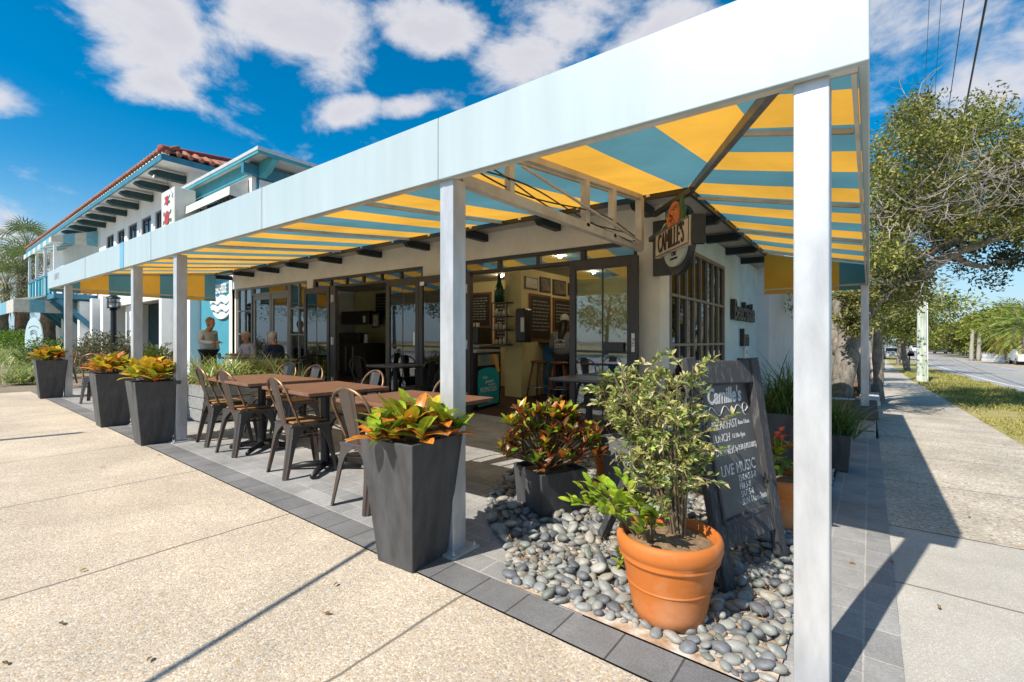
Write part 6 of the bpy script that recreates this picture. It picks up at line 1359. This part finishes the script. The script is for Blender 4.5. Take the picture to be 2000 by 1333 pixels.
limb(mb, [A(1720, 470, 10.4), A(1735, 400, 10.2), A(1745, 330, 10.4), A(1780, 270, 10.6)], .09, .02, 8, .02, 7)
limb(mb, [A(1860, 500, 9.4), A(1920, 520, 9.8), A(1990, 500, 10.2), A(2080, 480, 10.4)], .06, .02, 7, .02, 8)
for (px, py, d, px2, py2) in ((1676, 650, 10.2, 1694, 830), (1712, 640, 11.5, 1716, 815)): limb(mb, [Vector((*(at(px2, py2, d).xy), gy(at(px2, py2, d).y) - .1)), at((px + px2) / 2, 720, d), at(px, py, d)], .125, .10, 10, .01, int(px))
mb.build("trunk", BARK, oak, smooth=True)
rn = random.Random(17)
tips = []
def crown_point():
    while True:
        px = rn.uniform(1700, 2130); q = rn.random()
        top = 205 + .0022 * (px - 1860) ** 2 + 22 * math.sin(px * .045) if px < 1980 else 235 + 20 * math.sin(px * .05)
        bot = 520 if px < 1760 else 455
        py = top + (bot - top) * rn.random() ** .9
        return at(px, py, rn.uniform(8.6, 12.4) - (.8 if py > 420 else 0))
for _ in range(430): tips.append((crown_point(), .38, 0))
for _ in range(70): tips.append((at(rn.uniform(1712, 1800), rn.uniform(480, 590), rn.uniform(9.0, 11.5)), .30, 1))
for _ in range(34): tips.append((at(rn.uniform(1640, 1700), rn.uniform(555, 650), rn.uniform(8.7, 9.3)), .17, 1))
for _ in range(16): tips.append((at(rn.uniform(1530, 1640), rn.uniform(560, 615), rn.uniform(11.5, 13)), .25, 1))
for _ in range(60):
    px = rn.uniform(1800, 2060); tips.append((at(px, rn.uniform(440, 470 + 95 * math.sin(max(0, (px - 1790)) / 230 * 2.2) ** 2 if px < 1960 else 520), rn.uniform(9.4, 11.5)), .26, 2))
C = []; D = []; K = []; tw = MB()
for p, r, kind in tips:
    n = rn.randrange(80, 150) if kind == 0 else rn.randrange(45, 90)
    bias = Vector((rn.gauss(0, .25), rn.gauss(0, .25), rn.gauss(0, .2)))
    ink = rn.uniform(.55, 1.25)
    for _ in range(n):
        o = Vector((rn.gauss(0, 1), rn.gauss(0, 1), rn.gauss(0, .75))); o = o.normalized() * r * rn.random() ** .5
        C.append(p + o); D.append(o + bias + Vector((rn.gauss(0, .3), rn.gauss(0, .3), rn.gauss(0, .3)))); q = rn.random()
        c = (.17, .19, .035) if q < .45 else (.28, .27, .06) if q < .72 else (.07, .11, .022) if q < .86 else (.38, .32, .08)
        if kind == 2: c = (.03, .06, .022) if q < .6 else (.06, .09, .03)  # overhang clumps read as silhouettes: their shade is put into darker leaf colours
        if kind == 1 and q > .5: c = (.24, .21, .07)
        K.append([v * ink * 1.15 for v in c])
leaves("crown", TLEAF, np.array(C), np.array(D), .085 * (.6 + .8 * RNG.random(len(C))), .042, np.array(K), oak)
for i in range(290):
    if i < 130: p = at(rn.uniform(1800, 2080), rn.uniform(300, 445), rn.uniform(8.2, 9.0))
    elif i < 220: p = at(rn.uniform(1715, 1850), rn.uniform(400, 560), rn.uniform(8.5, 9.6))
    else: p = crown_point()
    d = Vector((rn.gauss(-.3, .8), rn.gauss(0, .5), rn.gauss(.25, .6))).normalized(); L_ = rn.uniform(.35, .95)
    pts = [p]
    for k in range(4): d = (d + Vector((rn.gauss(0, .3), rn.gauss(0, .3), rn.gauss(0, .25)))).normalized(); pts.append(pts[-1] + d * L_ / 4)
    tw.tube(pts, [.010, .008, .006, .004, .002], 4, cap=False)
    for k in (1, 2, 3):
        e = (d + Vector((rn.gauss(0, .8), rn.gauss(0, .8), rn.gauss(0, .6)))).normalized(); tw.tube([pts[k], pts[k] + e * L_ * .22, pts[k] + e * L_ * .4 + Vector((0, 0, .03))], [.006, .004, .002], 4, cap=False)
tw.build("bare_twigs", TWIG, oak)
def tree(name, label, base, h, crown, n, ls, pal, seed, group=None, trunk=.16, zc=.62, nclump=26, kind='tree', trunks=1):
    """crown = radii; clumps of leaves spread through the crown's volume"""
    rn = random.Random(seed); rg = np.random.default_rng(seed); t = thing(name, label, kind, base, group=group); b = Vector(base)
    mb = MB()
    for k in range(trunks):
        o = Vector((rn.gauss(0, .3) * k, rn.gauss(0, .3) * k, 0)); top = b + o * 2 + Vector((rn.gauss(0, crown[0] * .2), rn.gauss(0, crown[1] * .2), h * .72)); limb(mb, [b + o - Vector((0, 0, .15)), b + o + Vector((rn.gauss(0, .15), rn.gauss(0, .15), h * .35)), top], trunk, trunk * .35, 7, .02, seed + k)
        for j in range(5): q = b + o + (top - b - o) * rn.uniform(.45, .95); e = q + Vector((rn.gauss(0, crown[0] * .5), rn.gauss(0, crown[1] * .5), rn.uniform(.1, .3) * h)); limb(mb, [q, q.lerp(e, .5) + Vector((0, 0, .1)), e], trunk * .4, trunk * .1, 5, .02, seed + j)
    mb.build("trunk", BARK, t, smooth=True)
    Cs = []; Ks = []; rs = []
    for i in range(nclump):
        v = Vector((rn.gauss(0, 1), rn.gauss(0, 1), rn.gauss(0, 1))).normalized() * rn.uniform(.45, 1.0); Cs.append((b.x + v.x * crown[0], b.y + v.y * crown[1], b.z + h * zc + v.z * crown[2])); Ks.append(rn.uniform(.6, 1.3)); rs.append(rn.uniform(.28, .5))
    per = n // nclump; Cs = np.repeat(np.array(Cs), per, 0); kk = np.repeat(np.array(Ks), per)[:, None]; rr = np.repeat(np.array(rs), per)[:, None]
    o = rg.normal(size=(len(Cs), 3)); o /= np.linalg.norm(o, axis=1, keepdims=True); o *= rg.random((len(Cs), 1)) ** .45 * np.array(crown) * rr
    cols = np.array([pal[i] for i in rg.integers(0, len(pal), len(Cs))]) * kk * (.8 + .4 * rg.random((len(Cs), 1)))
    leaves("crown", TLEAF, Cs + o, o + rg.normal(size=o.shape) * np.linalg.norm(o, axis=1, keepdims=True) * .6, ls * (.6 + .8 * rg.random(len(Cs))), ls * .55, cols, t); return t
PO = [(.16, .19, .035), (.25, .26, .055), (.08, .12, .024), (.32, .29, .07)]; PB = [(.20, .27, .03), (.32, .36, .045), (.10, .17, .02), (.42, .38, .06)]; PD = [(.045, .085, .02), (.08, .12, .028), (.03, .06, .016)]
def gside(px, depth): p = at(px, 665, depth); return Vector((p.x, p.y, gy(p.y) - .05))
# olive trees down the near side of the street, behind the oak
GO = "olive-green oaks along the near side of the street"
for i, (px, d, h, cr, lab) in enumerate(((1672, 21, 6.2, 1.6, "spreading olive oak just beyond the gnarled oak, over the pavement"), (1775, 31, 6.2, 3.2, "olive oak around the top of the stub pole"), (1715, 30, 6.0, 3.4, "broad olive oak farther along, behind the oak's trunk"), (1755, 42, 7.0, 3.6, "farther olive oak above the mailboxes"), (1690, 16, 6, 2.6, "dark leafy oak standing close behind the last awning post"), (1725, 60, 8, 5, "distant olive oak above the parked cars on the near side"))):
    tree("oak_tree", lab, gside(px, d), h, (cr, cr, h * .30), 5200 if d < 35 else 3600, .13 if d < 25 else .2 if d < 45 else .3, PO if i % 2 == 0 else PB, 100 + i, GO, .2, .62, 34)
# bright trees on the far side
GFS = "bright green trees on the far side of the street"
for i, (px, d, h, cr, pl, lab) in enumerate(((2012, 50, 6.6, 3.2, PB, "yellow-green tree at the right edge, beside the date palm"), (1964, 58, 6.6, 3.4, PB, "bright yellow-green tree left of the date palm, above the picket fence"), (1937, 64, 6.3, 3.8, PB, "leafy bright tree just right of the two pale trunks"), (1907, 70, 5.8, 3.8, PO, "rounded tree behind the two pale trunks"), (1882, 80, 5.6, 4.2, PB, "mid-green tree left of the pale trunks"), (1860, 92, 5.4, 4.6, PB, "tree halfway along the far side with a pale leaning stem"), (1840, 110, 6.4, 5.4, PD, "dark green tree beyond the leaning stem"), (1822, 130, 6.6, 6, PO, "farthest rounded tree on the far side, near the bend"), (1800, 160, 8, 8, PB, "tree closing the end of the street behind the stub pole"))):
    tree("street_tree", lab, gside(px, d), h, (cr, cr, h * .44), 6500, .30 if d < 60 else .42 if d < 100 else .6, pl, 200 + i, GFS, .18, .58, 30)
tree("street_tree", "hazy tree mass closing the street's end on the near side", gside(1765, 130), 8, (9, 5, 3.0), 2600, .5, PD, 230, GFS, .2, .5, 26)
for i, (px, d, lab) in enumerate(((1897, 57, "bare pale palm trunk, left of the pair across the street"), (1911, 57, "bare pale palm trunk, right of the pair across the street"))):
    b = gside(px, d); t = thing("palm_tree", lab, "tree", b, group="pair of pale palms across the street"); mb = MB(); limb(mb, [b, b + Vector((.05, 0, 1.8)), b + Vector((.12, 0, 3.7))], .22, .17, 8, .01, i); mb.build("trunk", M("pale_palm_bark", (.45, .40, .33), .9, var=.3, scale=6), t, smooth=True)
    C = []; D = []
    for k in range(26):
        a = rn.uniform(0, 6.28); e = rn.uniform(-.5, 1.2); d_ = Vector((math.cos(a) * math.cos(e), math.sin(a) * math.cos(e), math.sin(e)))
        for j in range(14): C.append(b + Vector((.12, 0, 3.8)) + d_ * (.2 + .07 * j) - Vector((0, 0, .003 * j * j))); D.append(d_ + Vector((rn.gauss(0, .5), rn.gauss(0, .5), rn.gauss(-.1, .4))))
    leaves("crown", TLEAF, np.array(C), np.array(D), .45, .06, np.array([PB[rn.randrange(4)] for _ in C]), t)
def feather_palm(label, b, hh, fl, n, seed, group=None):
    rn = random.Random(seed); t = thing("palm_tree", label, "tree", b, group=group); mb = MB(); limb(mb, [b, b + Vector((0, 0, hh * .5)), b + Vector((.1, 0, hh))], .26, .22, 9, .01, 2); mb.build("trunk", BARK, t, smooth=True)
    C = []; D = []; K = []; ra = MB()
    for i in range(n):
        az = i * 2.4 + rn.uniform(-.2, .2); el = R(80 - 105 * i / n); p = b + Vector((.1, 0, hh)); d = Vector((math.cos(az) * math.cos(el), math.sin(az) * math.cos(el), math.sin(el))); pts = [p]
        L_ = fl * rn.uniform(.85, 1.1); g = (.45, .42, .08) if i > n * .7 else (.24, .31, .05)
        for k in range(12): d = (d + Vector((0, 0, -.105))).normalized(); pts.append(pts[-1] + d * L_ / 12)
        ra.tube(pts[::2], [.03, .025, .02, .016, .012, .008, .005], 4, cap=False)
        sd = d.cross(Vector((0, 0, 1))).normalized()
        for k in range(2, 12):
            for s_ in (-1, 1):
                for m in (0, .5): q = pts[k].lerp(pts[min(12, k + 1)], m); C.append(q); D.append((pts[min(12, k + 1)] - pts[k]).normalized() * .7 + sd * s_ * .8 + Vector((0, 0, -.25))); K.append(jit(g, rn, .3))
    ra.build("fronds", TWIG, t); leaves("leaflets", TLEAF, np.array(C), np.array(D), fl * .24, .07, np.array(K), t); return t
feather_palm("big feathery date palm with arching fronds at the right edge across the street", gside(1994, 47), 3.5, 3.6, 60, 41)
FP = M("fan_palm_leaf", (1, 1, 1), .6, var=.15, attr="tint", trans=.2)
def fan_palm(label, b, hh, fr_, n, seed, group):
    rn = random.Random(seed); t = thing("palm_tree", label, "tree", b, group=group); mb = MB(); limb(mb, [b, b + Vector((.1, 0, hh * .5)), b + Vector((.0, .1, hh))], .24, .20, 9, .02, seed); mb.build("trunk", BARK, t, smooth=True)
    mb = MB(); ra = MB()
    for i in range(n):
        az = i * 2.4 + rn.uniform(-.3, .3); el = R(82 - 130 * (i / n) ** 1.1); d = Vector((math.cos(az) * math.cos(el), math.sin(az) * math.cos(el), math.sin(el))); p = b + Vector((0, .1, hh)); q = p + d * fr_ * rn.uniform(.75, 1.05) - Vector((0, 0, .1 * (1 - d.z)))
        ra.tube([p, p.lerp(q, .5) + Vector((0, 0, .06)), q], [.025, .02, .015], 4, cap=False); sd = d.cross(Vector((0, 0, 1))); sd = sd.normalized() if sd.length > .05 else Vector((1, 0, 0)); up = sd.cross(d)
        mb.col = jit((.20, .27, .07) if i < n * .7 else (.40, .36, .14), rn, .3)
        for k in range(15):
            a = R(-105 + 15 * k); v = d * math.cos(a) + sd * math.sin(a); v = (v + Vector((0, 0, -.18)) - up * .05).normalized(); w_ = v.cross(up).normalized() * .028; L_ = fr_ * .72 * (1 - .3 * abs(a) / 1.9); m = q + v * L_ * .55; e = q + v * L_ - Vector((0, 0, .22 * L_))
            mb._add([q, m - w_, e, m + w_], [(0, 1, 2, 3)])
    mb.col = (1, 1, 1); ra.build("stalks", TWIG, t); mb.build("fan_leaves", FP, t); return t
GPA = "cabbage palms beside the inn at far left"
def gleft(px, depth): p = at(px, 665, depth); return Vector((p.x, p.y, S(p.x) - .03))
b = gleft(50, 33); fan_palm("tallest cabbage palm, its head just left of the inn's roof end", Vector((b.x, b.y, b.z)), 7.2, 1.5, 44, 51, GPA)
b = gleft(38, 31); fan_palm("middle cabbage palm in front of the balcony's left end", b, 5.2, 1.6, 48, 52, GPA)
b = gleft(8, 30); fan_palm("lowest cabbage palm at the left edge of the picture", b, 4.0, 1.6, 46, 53, GPA)
def shrub_ball(name, label, base, rad, n, ls, pal, seed, group=None, cat="shrub", stems=True):
    rn = random.Random(seed); rg = np.random.default_rng(seed); t = thing(name, label, cat, base, group=group); b = np.array(base)
    mb = MB()
    for i in range(14): a = rn.uniform(0, 6.28); e = rn.uniform(.2, .8); mb.tube([Vector(base), Vector(base) + Vector((math.cos(a) * rad[0] * e * .5, math.sin(a) * rad[1] * e * .5, rad[2] * .8)), Vector(base) + Vector((math.cos(a) * rad[0] * e, math.sin(a) * rad[1] * e, rad[2] * 1.5))], [.02, .014, .006], 5)
    mb.build("stems", STEM, t)
    o = rg.normal(size=(n, 3)); o /= np.linalg.norm(o, axis=1, keepdims=True); lump = 1 + .22 * np.sin(o[:, :1] * 7 + seed) * np.sin(o[:, 1:2] * 6) + .15 * np.sin(o[:, 2:3] * 9)
    o2 = o * (rg.random((n, 1)) ** .4) * np.array(rad) * lump; c = b + np.array([0, 0, rad[2] * .95]) + o2; k = c[:, 2] > b[2] + .02; c = c[k]; o = o[k]
    cols = np.array([pal[i] for i in rg.integers(0, len(pal), len(c))]) * (.7 + .6 * rg.random((len(c), 1)))
    leaves("foliage", TLEAF, c, o + rg.normal(size=o.shape) * .6, ls * (.6 + .8 * rg.random(len(c))), ls * .4, cols, t); return t
shrub_ball("shrub", "wide twiggy olive shrub around the foot of the black lamp post", gleft(212, 13.6), (1.35, .9, .60), 9000, .075, [(.12, .13, .05), (.20, .19, .08), (.07, .09, .035), (.22, .16, .09)], 61)
shrub_ball("shrub", "bright yellow-green shrub between the two middle posts, before the dark doorway", gleft(306, 10.2), (.52, .45, .46), 4200, .075, [(.34, .40, .03), (.20, .30, .02), (.45, .45, .05)], 62)
shrub_ball("shrub", "dark green sago-like shrub behind the leftmost orange croton", gleft(100, 15), (.9, .8, .5), 4200, .09, [(.06, .12, .02), (.12, .20, .03), (.20, .25, .05)], 63)
shrub_ball("hedge", "clipped bright green hedge at the left edge behind the surfboard sign", gleft(22, 24), (3.0, 1.2, .62), 8000, .12, [(.14, .26, .03), (.25, .38, .04), (.08, .16, .02)], 64, cat="hedge")
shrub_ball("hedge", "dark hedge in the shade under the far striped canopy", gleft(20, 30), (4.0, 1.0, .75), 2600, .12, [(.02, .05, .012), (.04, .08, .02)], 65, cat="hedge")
shrub_ball("shrub", "small dark weed growing at the side wall behind the chalkboard", Vector((-1.8, 3.6, .35)), (.14, .14, .22), 260, .05, PD, 66)
GC = "clumps of striped ornamental grass by the left path"
def clump(label, b, n, ln, wd, seed, sp):
    t = thing("ornamental_grass", label, "grass clump", b, group=GC); grass_clump(t, (0, 0, 0), n, ln, wd, PSP, seed, sp, lean=(.1, 1.0), curl=(.5, 1.8), nseg=5)
clump("largest pale striped grass clump at the left edge, below the hedge", gleft(22, 19), 420, .8, .05, 71, .4); clump("striped grass clump in front of the surfboard sign", gleft(62, 17), 300, .9, .05, 72, .35); clump("low striped grass clump nearest the pavement, left of the lone chair", gleft(42, 11.4), 260, .6, .035, 73, .16); clump("striped grass clump beside the lone chair's far side", gleft(66, 12.6), 240, .6, .035, 74, .2); clump("striped grass clump at the foot of the leftmost post", gleft(92, 12.8), 200, .6, .035, 75, .2)
# stump trunks under the far canopy
for i, (px, d) in enumerate(((38, 30), (100, 26), (88, 27))):
    b = gleft(px, d); t = thing("palm_tree", ("stout palm trunk under the far canopy, left of the surfboard", "leaning palm trunk right of the surfboard sign", "thinner palm trunk just behind the surfboard's right edge")[i], "tree", b, group="palm trunks under the far canopy"); mb = MB(); limb(mb, [b, b + Vector((-.1, 0, 1.3)), b + Vector((-.3 * (i > 0), 0, 2.7))], .22, .18, 9, .02, i); mb.build("trunk", M("brown_palm_bark", (.36, .25, .18), .95, var=.5, scale=6, bump=.6), t, smooth=True)
# ---- retaining walls with steps of mulch on the right
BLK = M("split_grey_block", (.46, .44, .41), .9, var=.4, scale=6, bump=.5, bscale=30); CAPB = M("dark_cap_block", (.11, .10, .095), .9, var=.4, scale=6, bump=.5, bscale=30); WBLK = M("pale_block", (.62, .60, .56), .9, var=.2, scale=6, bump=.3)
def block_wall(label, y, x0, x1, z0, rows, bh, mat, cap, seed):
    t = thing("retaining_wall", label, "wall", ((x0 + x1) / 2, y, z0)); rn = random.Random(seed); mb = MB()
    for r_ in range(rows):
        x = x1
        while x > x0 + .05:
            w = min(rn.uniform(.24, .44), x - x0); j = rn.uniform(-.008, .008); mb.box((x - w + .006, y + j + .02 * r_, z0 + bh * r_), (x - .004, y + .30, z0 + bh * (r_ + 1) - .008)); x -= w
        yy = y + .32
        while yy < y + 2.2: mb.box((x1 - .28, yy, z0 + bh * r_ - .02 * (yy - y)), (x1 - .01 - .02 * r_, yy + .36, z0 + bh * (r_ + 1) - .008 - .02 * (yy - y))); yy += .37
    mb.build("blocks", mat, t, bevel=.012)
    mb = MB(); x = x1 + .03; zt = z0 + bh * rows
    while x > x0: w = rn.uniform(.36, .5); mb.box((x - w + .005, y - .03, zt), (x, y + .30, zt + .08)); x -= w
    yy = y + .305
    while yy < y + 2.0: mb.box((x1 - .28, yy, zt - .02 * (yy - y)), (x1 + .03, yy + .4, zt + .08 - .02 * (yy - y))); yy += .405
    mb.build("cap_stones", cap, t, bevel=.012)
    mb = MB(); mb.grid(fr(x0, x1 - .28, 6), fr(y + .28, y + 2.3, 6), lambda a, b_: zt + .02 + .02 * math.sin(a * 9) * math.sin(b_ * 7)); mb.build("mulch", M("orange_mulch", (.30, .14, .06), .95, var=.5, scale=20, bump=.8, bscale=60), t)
block_wall("near grey block retaining wall that the last awning post stands on", 6.25, -1.9, .07, gy(6.3) - .05, 2, .16, BLK, CAPB, 1)
block_wall("second, sunlit pale block retaining wall beyond the last awning post", 8.7, -1.7, .12, gy(8.7) - .02, 2, .14, WBLK, WBLK, 2)
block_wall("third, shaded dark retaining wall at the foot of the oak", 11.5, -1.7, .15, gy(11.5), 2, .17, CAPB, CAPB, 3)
# planting bed ground between side paving and wall
tag(MB().grid(fr(-1.95, -.27, 4), fr(3.5, 6.3, 6), lambda x, y: -.04 + .02 * math.sin(x * 8) * math.sin(y * 7)).build("mulch_bed", M("orange_mulch", (.30, .14, .06))), kind='structure')
# stub pole, street sign, mailboxes
pp = at(1800, 740, 21.5); pz = gy(pp.y)
sp = thing("stub_pole", "weathered square white pole with green algae, cut off among the leaves by the pavement", "pole", (pp.x, pp.y, pz))
mb = MB(); mb.lathe((pp.x, pp.y, pz - .05), [(.19, 0), (.19, .25), (.175, .3), (.15, 4.0)], sq=True); mb.build("shaft", M("algae_concrete", (.62, .63, .58), .9, var=.3, scale=2.2, stretch=(3, 3, .5), bump=.2, col2=(.30, .38, .27)), sp, bevel=.02)
mb = MB(); mb.beam((pp.x + .20, pp.y - .02, pz), (pp.x + .19, pp.y - .02, pz + 3.6), .05, .05); mb.build("conduit", WHITE, sp)
for i, (px, d, lab) in enumerate(((1776, 37, "nearer dark mailbox on its post beside the street"), (1755, 46, "farther mailbox on a thin post beside the street"))):
    b = gside(px, d); t = thing("mailbox", lab, "mailbox", b, group="mailboxes by the street"); mb = MB(); mb.box((b.x - .05, b.y - .05, b.z), (b.x + .05, b.y + .05, b.z + 1.0)); mb.build("post", DARK if not i else STEM, t)
    mb = MB(); mb.box((b.x - .12, b.y - .3, b.z + 1.0), (b.x + .3, b.y + .3, b.z + 1.22)); mb.tube([(b.x + .09, b.y - .3, b.z + 1.2), (b.x + .09, b.y + .3, b.z + 1.2)], .2, 12); mb.build("box", LB if not i else STEM, t)
b = gside(1717, 34); t = thing("sign_post", "thin green sign post at the edge of the shaded planting", "sign post", b); mb = MB(); mb.box((b.x - .06, b.y - .06, b.z), (b.x + .06, b.y + .06, b.z + 1.9)); mb.build("post", M("green_post", (.05, .16, .10), .7), t); mb = MB(); mb.box((b.x + .25, b.y - .05, b.z), (b.x + .31, b.y + .01, b.z + 1.7)); mb.build("second_post", M("green_post2", (.06, .17, .11), .7), t)
# picket fence and kerbside things across the street
pf0, pf1 = gside(1918, 54), gside(1962, 50); t = thing("picket_fence", "short white picket fence in the shade of the bright trees across the street", "fence", pf0); mb = MB(); n = 22
for i in range(n): q = pf0.lerp(pf1, i / (n - 1)); mb.prism([(-.05, 0), (.05, 0), (.05, .8), (0, .92), (-.05, .8)], basis(q + Vector((0, 0, .05)), pf1 - pf0, (0, 0, 1)), .03)
mb.build("pickets", WHITE, t); mb = MB(); 
for z in (.3, .7): mb.beam(pf0 + Vector((0, .04, z)), pf1 + Vector((0, .04, z)), .04, .08)
mb.build("rail", WHITE, t)
# cars
def car(label, b, rz, col, seed, group="cars along the far street"):
    t = thing("parked_car", label, "car", b, rz, group); pnt = M("car_paint_" + col[0], col[1], .3, var=.03, coat=.6); L_, W_2 = 2.2, .88
    prof = [(-2.2, .35), (-2.22, .8), (-1.9, .98), (-1.35, 1.02), (-.75, 1.48), (.75, 1.52), (1.55, 1.05), (2.05, .95), (2.2, .7), (2.2, .35)]
    mb = MB(); vs = []; 
    for s_ in (-1, 1):
        for x, z in prof: vs.append((x, s_ * W_2 * (.84 if z > 1.2 else 1), z))
    n = len(prof); mb._add(vs, [tuple(range(n)), tuple(reversed(range(n, 2 * n)))] + [(i, n + i, n + (i + 1) % n, (i + 1) % n) for i in range(n)]); mb.build("body", pnt, t, world=False, bevel=.05)
    gl = M("car_glass", (.02, .025, .03), .1); mb = MB(); mb.prism([(-1.25, 1.05), (-.72, 1.42), (.72, 1.45), (1.4, 1.07)], basis((0, -.86, 0), (1, 0, 0), (0, .08, 1)), .02); mb.prism([(-1.25, 1.05), (-.72, 1.42), (.72, 1.45), (1.4, 1.07)], basis((0, .84, 0), (1, 0, 0), (0, -.08, 1)), .02)
    mb.beam((-1.31, 0, 1.08), (-.80, 0, 1.46), 1.42, .03); mb.beam((1.52, 0, 1.10), (.82, 0, 1.50), 1.42, .03); mb.build("window", gl, t, world=False)
    for x in (-1.35, 1.35):
        for s_ in (-1, 1): mb = MB(); mb.tube([(x, s_ * .72, .32), (x, s_ * .92, .32)], .32, 16); w = mb.build("wheel", LB, t, world=False); mb = MB(); mb.tube([(x, s_ * .921, .32), (x, s_ * .93, .32)], .19, 12); mb.build("rim", HING, w, world=False)
    for s_ in (-1, 1): mb = MB(); mb.box((-2.24, s_ * .55 - .16, .68), (-2.20, s_ * .55 + .16, .82)); mb.build("headlight", M("headlamp", (.75, .75, .72), .2), t, world=False)
for px, d, rz, c, lab in ((1743, 62, 90, ("silver", (.48, .48, .49)), "silver car parked at the near kerb under the trees, nearest of the row"), (1752, 76, 90, ("white", (.7, .7, .7)), "white car facing us on the near side behind the silver one"), (1788, 105, 95, ("pale", (.62, .62, .6)), "pale car in the middle distance at the end of the street"), (1836, 95, 90, ("grey", (.5, .52, .55)), "pale car parked at the far kerb under the dark trees"), (2003, 46, 90, ("white2", (.7, .7, .71)), "white car at the right edge beside the date palm")):
    car(lab, gside(px, d) + Vector((0, 0, .03)), R(rz), c, 1)
# overhead wires
GW = "overhead wires above the side street"
for i, (a, b, r_, lab) in enumerate((((1805, 215), (1815, 0), .008, "thin overhead wire, leftmost of the four above the oak"), ((1824, 215), (1838, 0), .008, "thin overhead wire, second from the left above the oak"), ((1852, 215), (1883, 0), .016, "twisted double overhead wire left of the thick cable"), ((1880, 240), (1926, 0), .035, "thick black overhead cable, rightmost above the oak"))):
    P = at(*a, 24.0); q = at(*b, 24.0 * (665 - a[1]) / (665 - b[1])); d = (q - P); t = thing("overhead_wire", lab, "wire", P, group=GW); mb = MB(); pts = [P + d * k for k in [-4 + .25 * j for j in range(41)]]
    mb.tube([p - Vector((0, 0, .02 * (1 - ((j - 20) / 20) ** 2))) for j, p in enumerate(pts)], r_, 6); mb.build("strand", LB, t)
t = thing("overhead_wire", "slack wire crossing the pale sky over the distant street", "wire", at(1860, 580, 40)); mb = MB(); mb.tube([at(1700, 545, 40), at(1800, 568, 40), at(1860, 580, 40), at(1940, 594, 40), at(2000, 603, 40), at(2200, 625, 40)], .02, 5); mb.build("strand", LB, t)
# a cable across the front walk and a sign pole on the kerb, seen by their shadows and in the glass
def shadow_src(p, h): return Vector(p) + to_sun * (h / to_sun.z)
g0, g1 = Vector((-2.30, -.17, .03)), Vector((-2.01, -1.28, .03)); h0, h1 = shadow_src(g0, 2.25), shadow_src(g1, 2.25); d = (h1 - h0); ka = h0.y / d.y
t = thing("service_cable", "black service cable hanging over the front walk, throwing the thin slanting shadow", "wire", h0); mb = MB(); mb.tube([h0 - d * .04, h0, h1, h1 + d * 1.5, h1 + d * 5], .017, 6); mb.build("strand", LB, t)
t = thing("kerb_pole", "plain grey pole at the front kerb, throwing a long thin shadow over the walk", "pole", (-8.45, -4.6, S(-8.45))); mb = MB(); mb.lathe((-8.45, -4.6, S(-8.45)), [(.06, 0), (.055, 4.3)], 12); mb.build("shaft", HING, t)
# fallen leaves
GLV = "dry leaves dropped on the walk"
for i, (px, py, c) in enumerate(((118, 1217, (.05, .04, .03)), (155, 1118, (.30, .22, .05)), (14, 1300, (.18, .09, .03)), (660, 1140, (.05, .04, .03)), (632, 1200, (.25, .12, .06)), (309, 890, (.3, .18, .07)), (500, 875, (.42, .22, .08)), (296, 1285, (.12, .09, .06)), (1740, 1100, (.35, .15, .05)), (1765, 1045, (.06, .05, .04)), (1895, 1010, (.05, .05, .04)), (1658, 1100, (.4, .18, .06)), (1835, 1190, (.3, .2, .1)))):
    p = gp(px, py, px > 1600); mb = MB(); blade(mb, (0, 0, .004), i * 1.7, .032, .015, 1.35, .35, c, 5, .4, .15); o = mb.build("dry_leaf", CROT, None, smooth=True); o.location = (p.x, p.y, p.z + .004)
    tag(o, ("curled dark leaf alone near the left front of the walk", "small yellow leaf on the left of the walk", "brown scrap of leaf at the lower left corner", "dark scrap beside the long cable shadow", "curled tan leaf below the cable shadow", "tan leaf beside the planters' cracked joint", "orange leaf under the middle table", "pale brown leaf by the front edge of the walk", "orange leaf on the smooth corner slab", "dark leaf near the awning's shadow edge", "dark flat leaf inside the shadow's tip", "orange leaf on the side pavers", "pale leaf out on the sunlit slab")[i], "leaf", GLV)
# trees over the road, mirrored in the café glass
GM_ = "trees on the other side of the front road"
for i, (x, y, h, cr, lab) in enumerate(((-16, -24, 6.5, 2.6, "round dark tree over the front road, opposite the inn"), (-9.5, -26, 8.0, 3.0, "tallest tree over the front road, opposite the left café doors"), (-3.5, -24, 5.5, 2.8, "low spreading tree over the front road, opposite the café corner"), (6.5, -22, 7.0, 3.0, "leafy tree over the front road, opposite the side street"), (-28, -21, 8.0, 3.4, "big tree over the front road, mirrored in the middle café doors"), (-36, -20, 9.0, 3.8, "taller tree over the front road, mirrored in the left café doors"), (-46, -22, 9.0, 4.2, "broad tree over the front road, beyond the inn's left end"), (-58, -22, 9.5, 4.5, "farthest left tree over the front road"))):
    tree("mirrored_tree", lab, (x, y, S(x) - .05), h, (cr, cr, h * .32), 2600, .24, PD if i % 2 else PO, 300 + i, GM_, .2, .6, 24)
sheet("front_road", ASPH, fr(-60, 30, 6), fr(-19, -7, 4), lambda x, y: S(x) - .02)
sheet("front_lawn", GRASSB, fr(-60, 30, 6), fr(-60, -19, 4), lambda x, y: S(x) - .03)
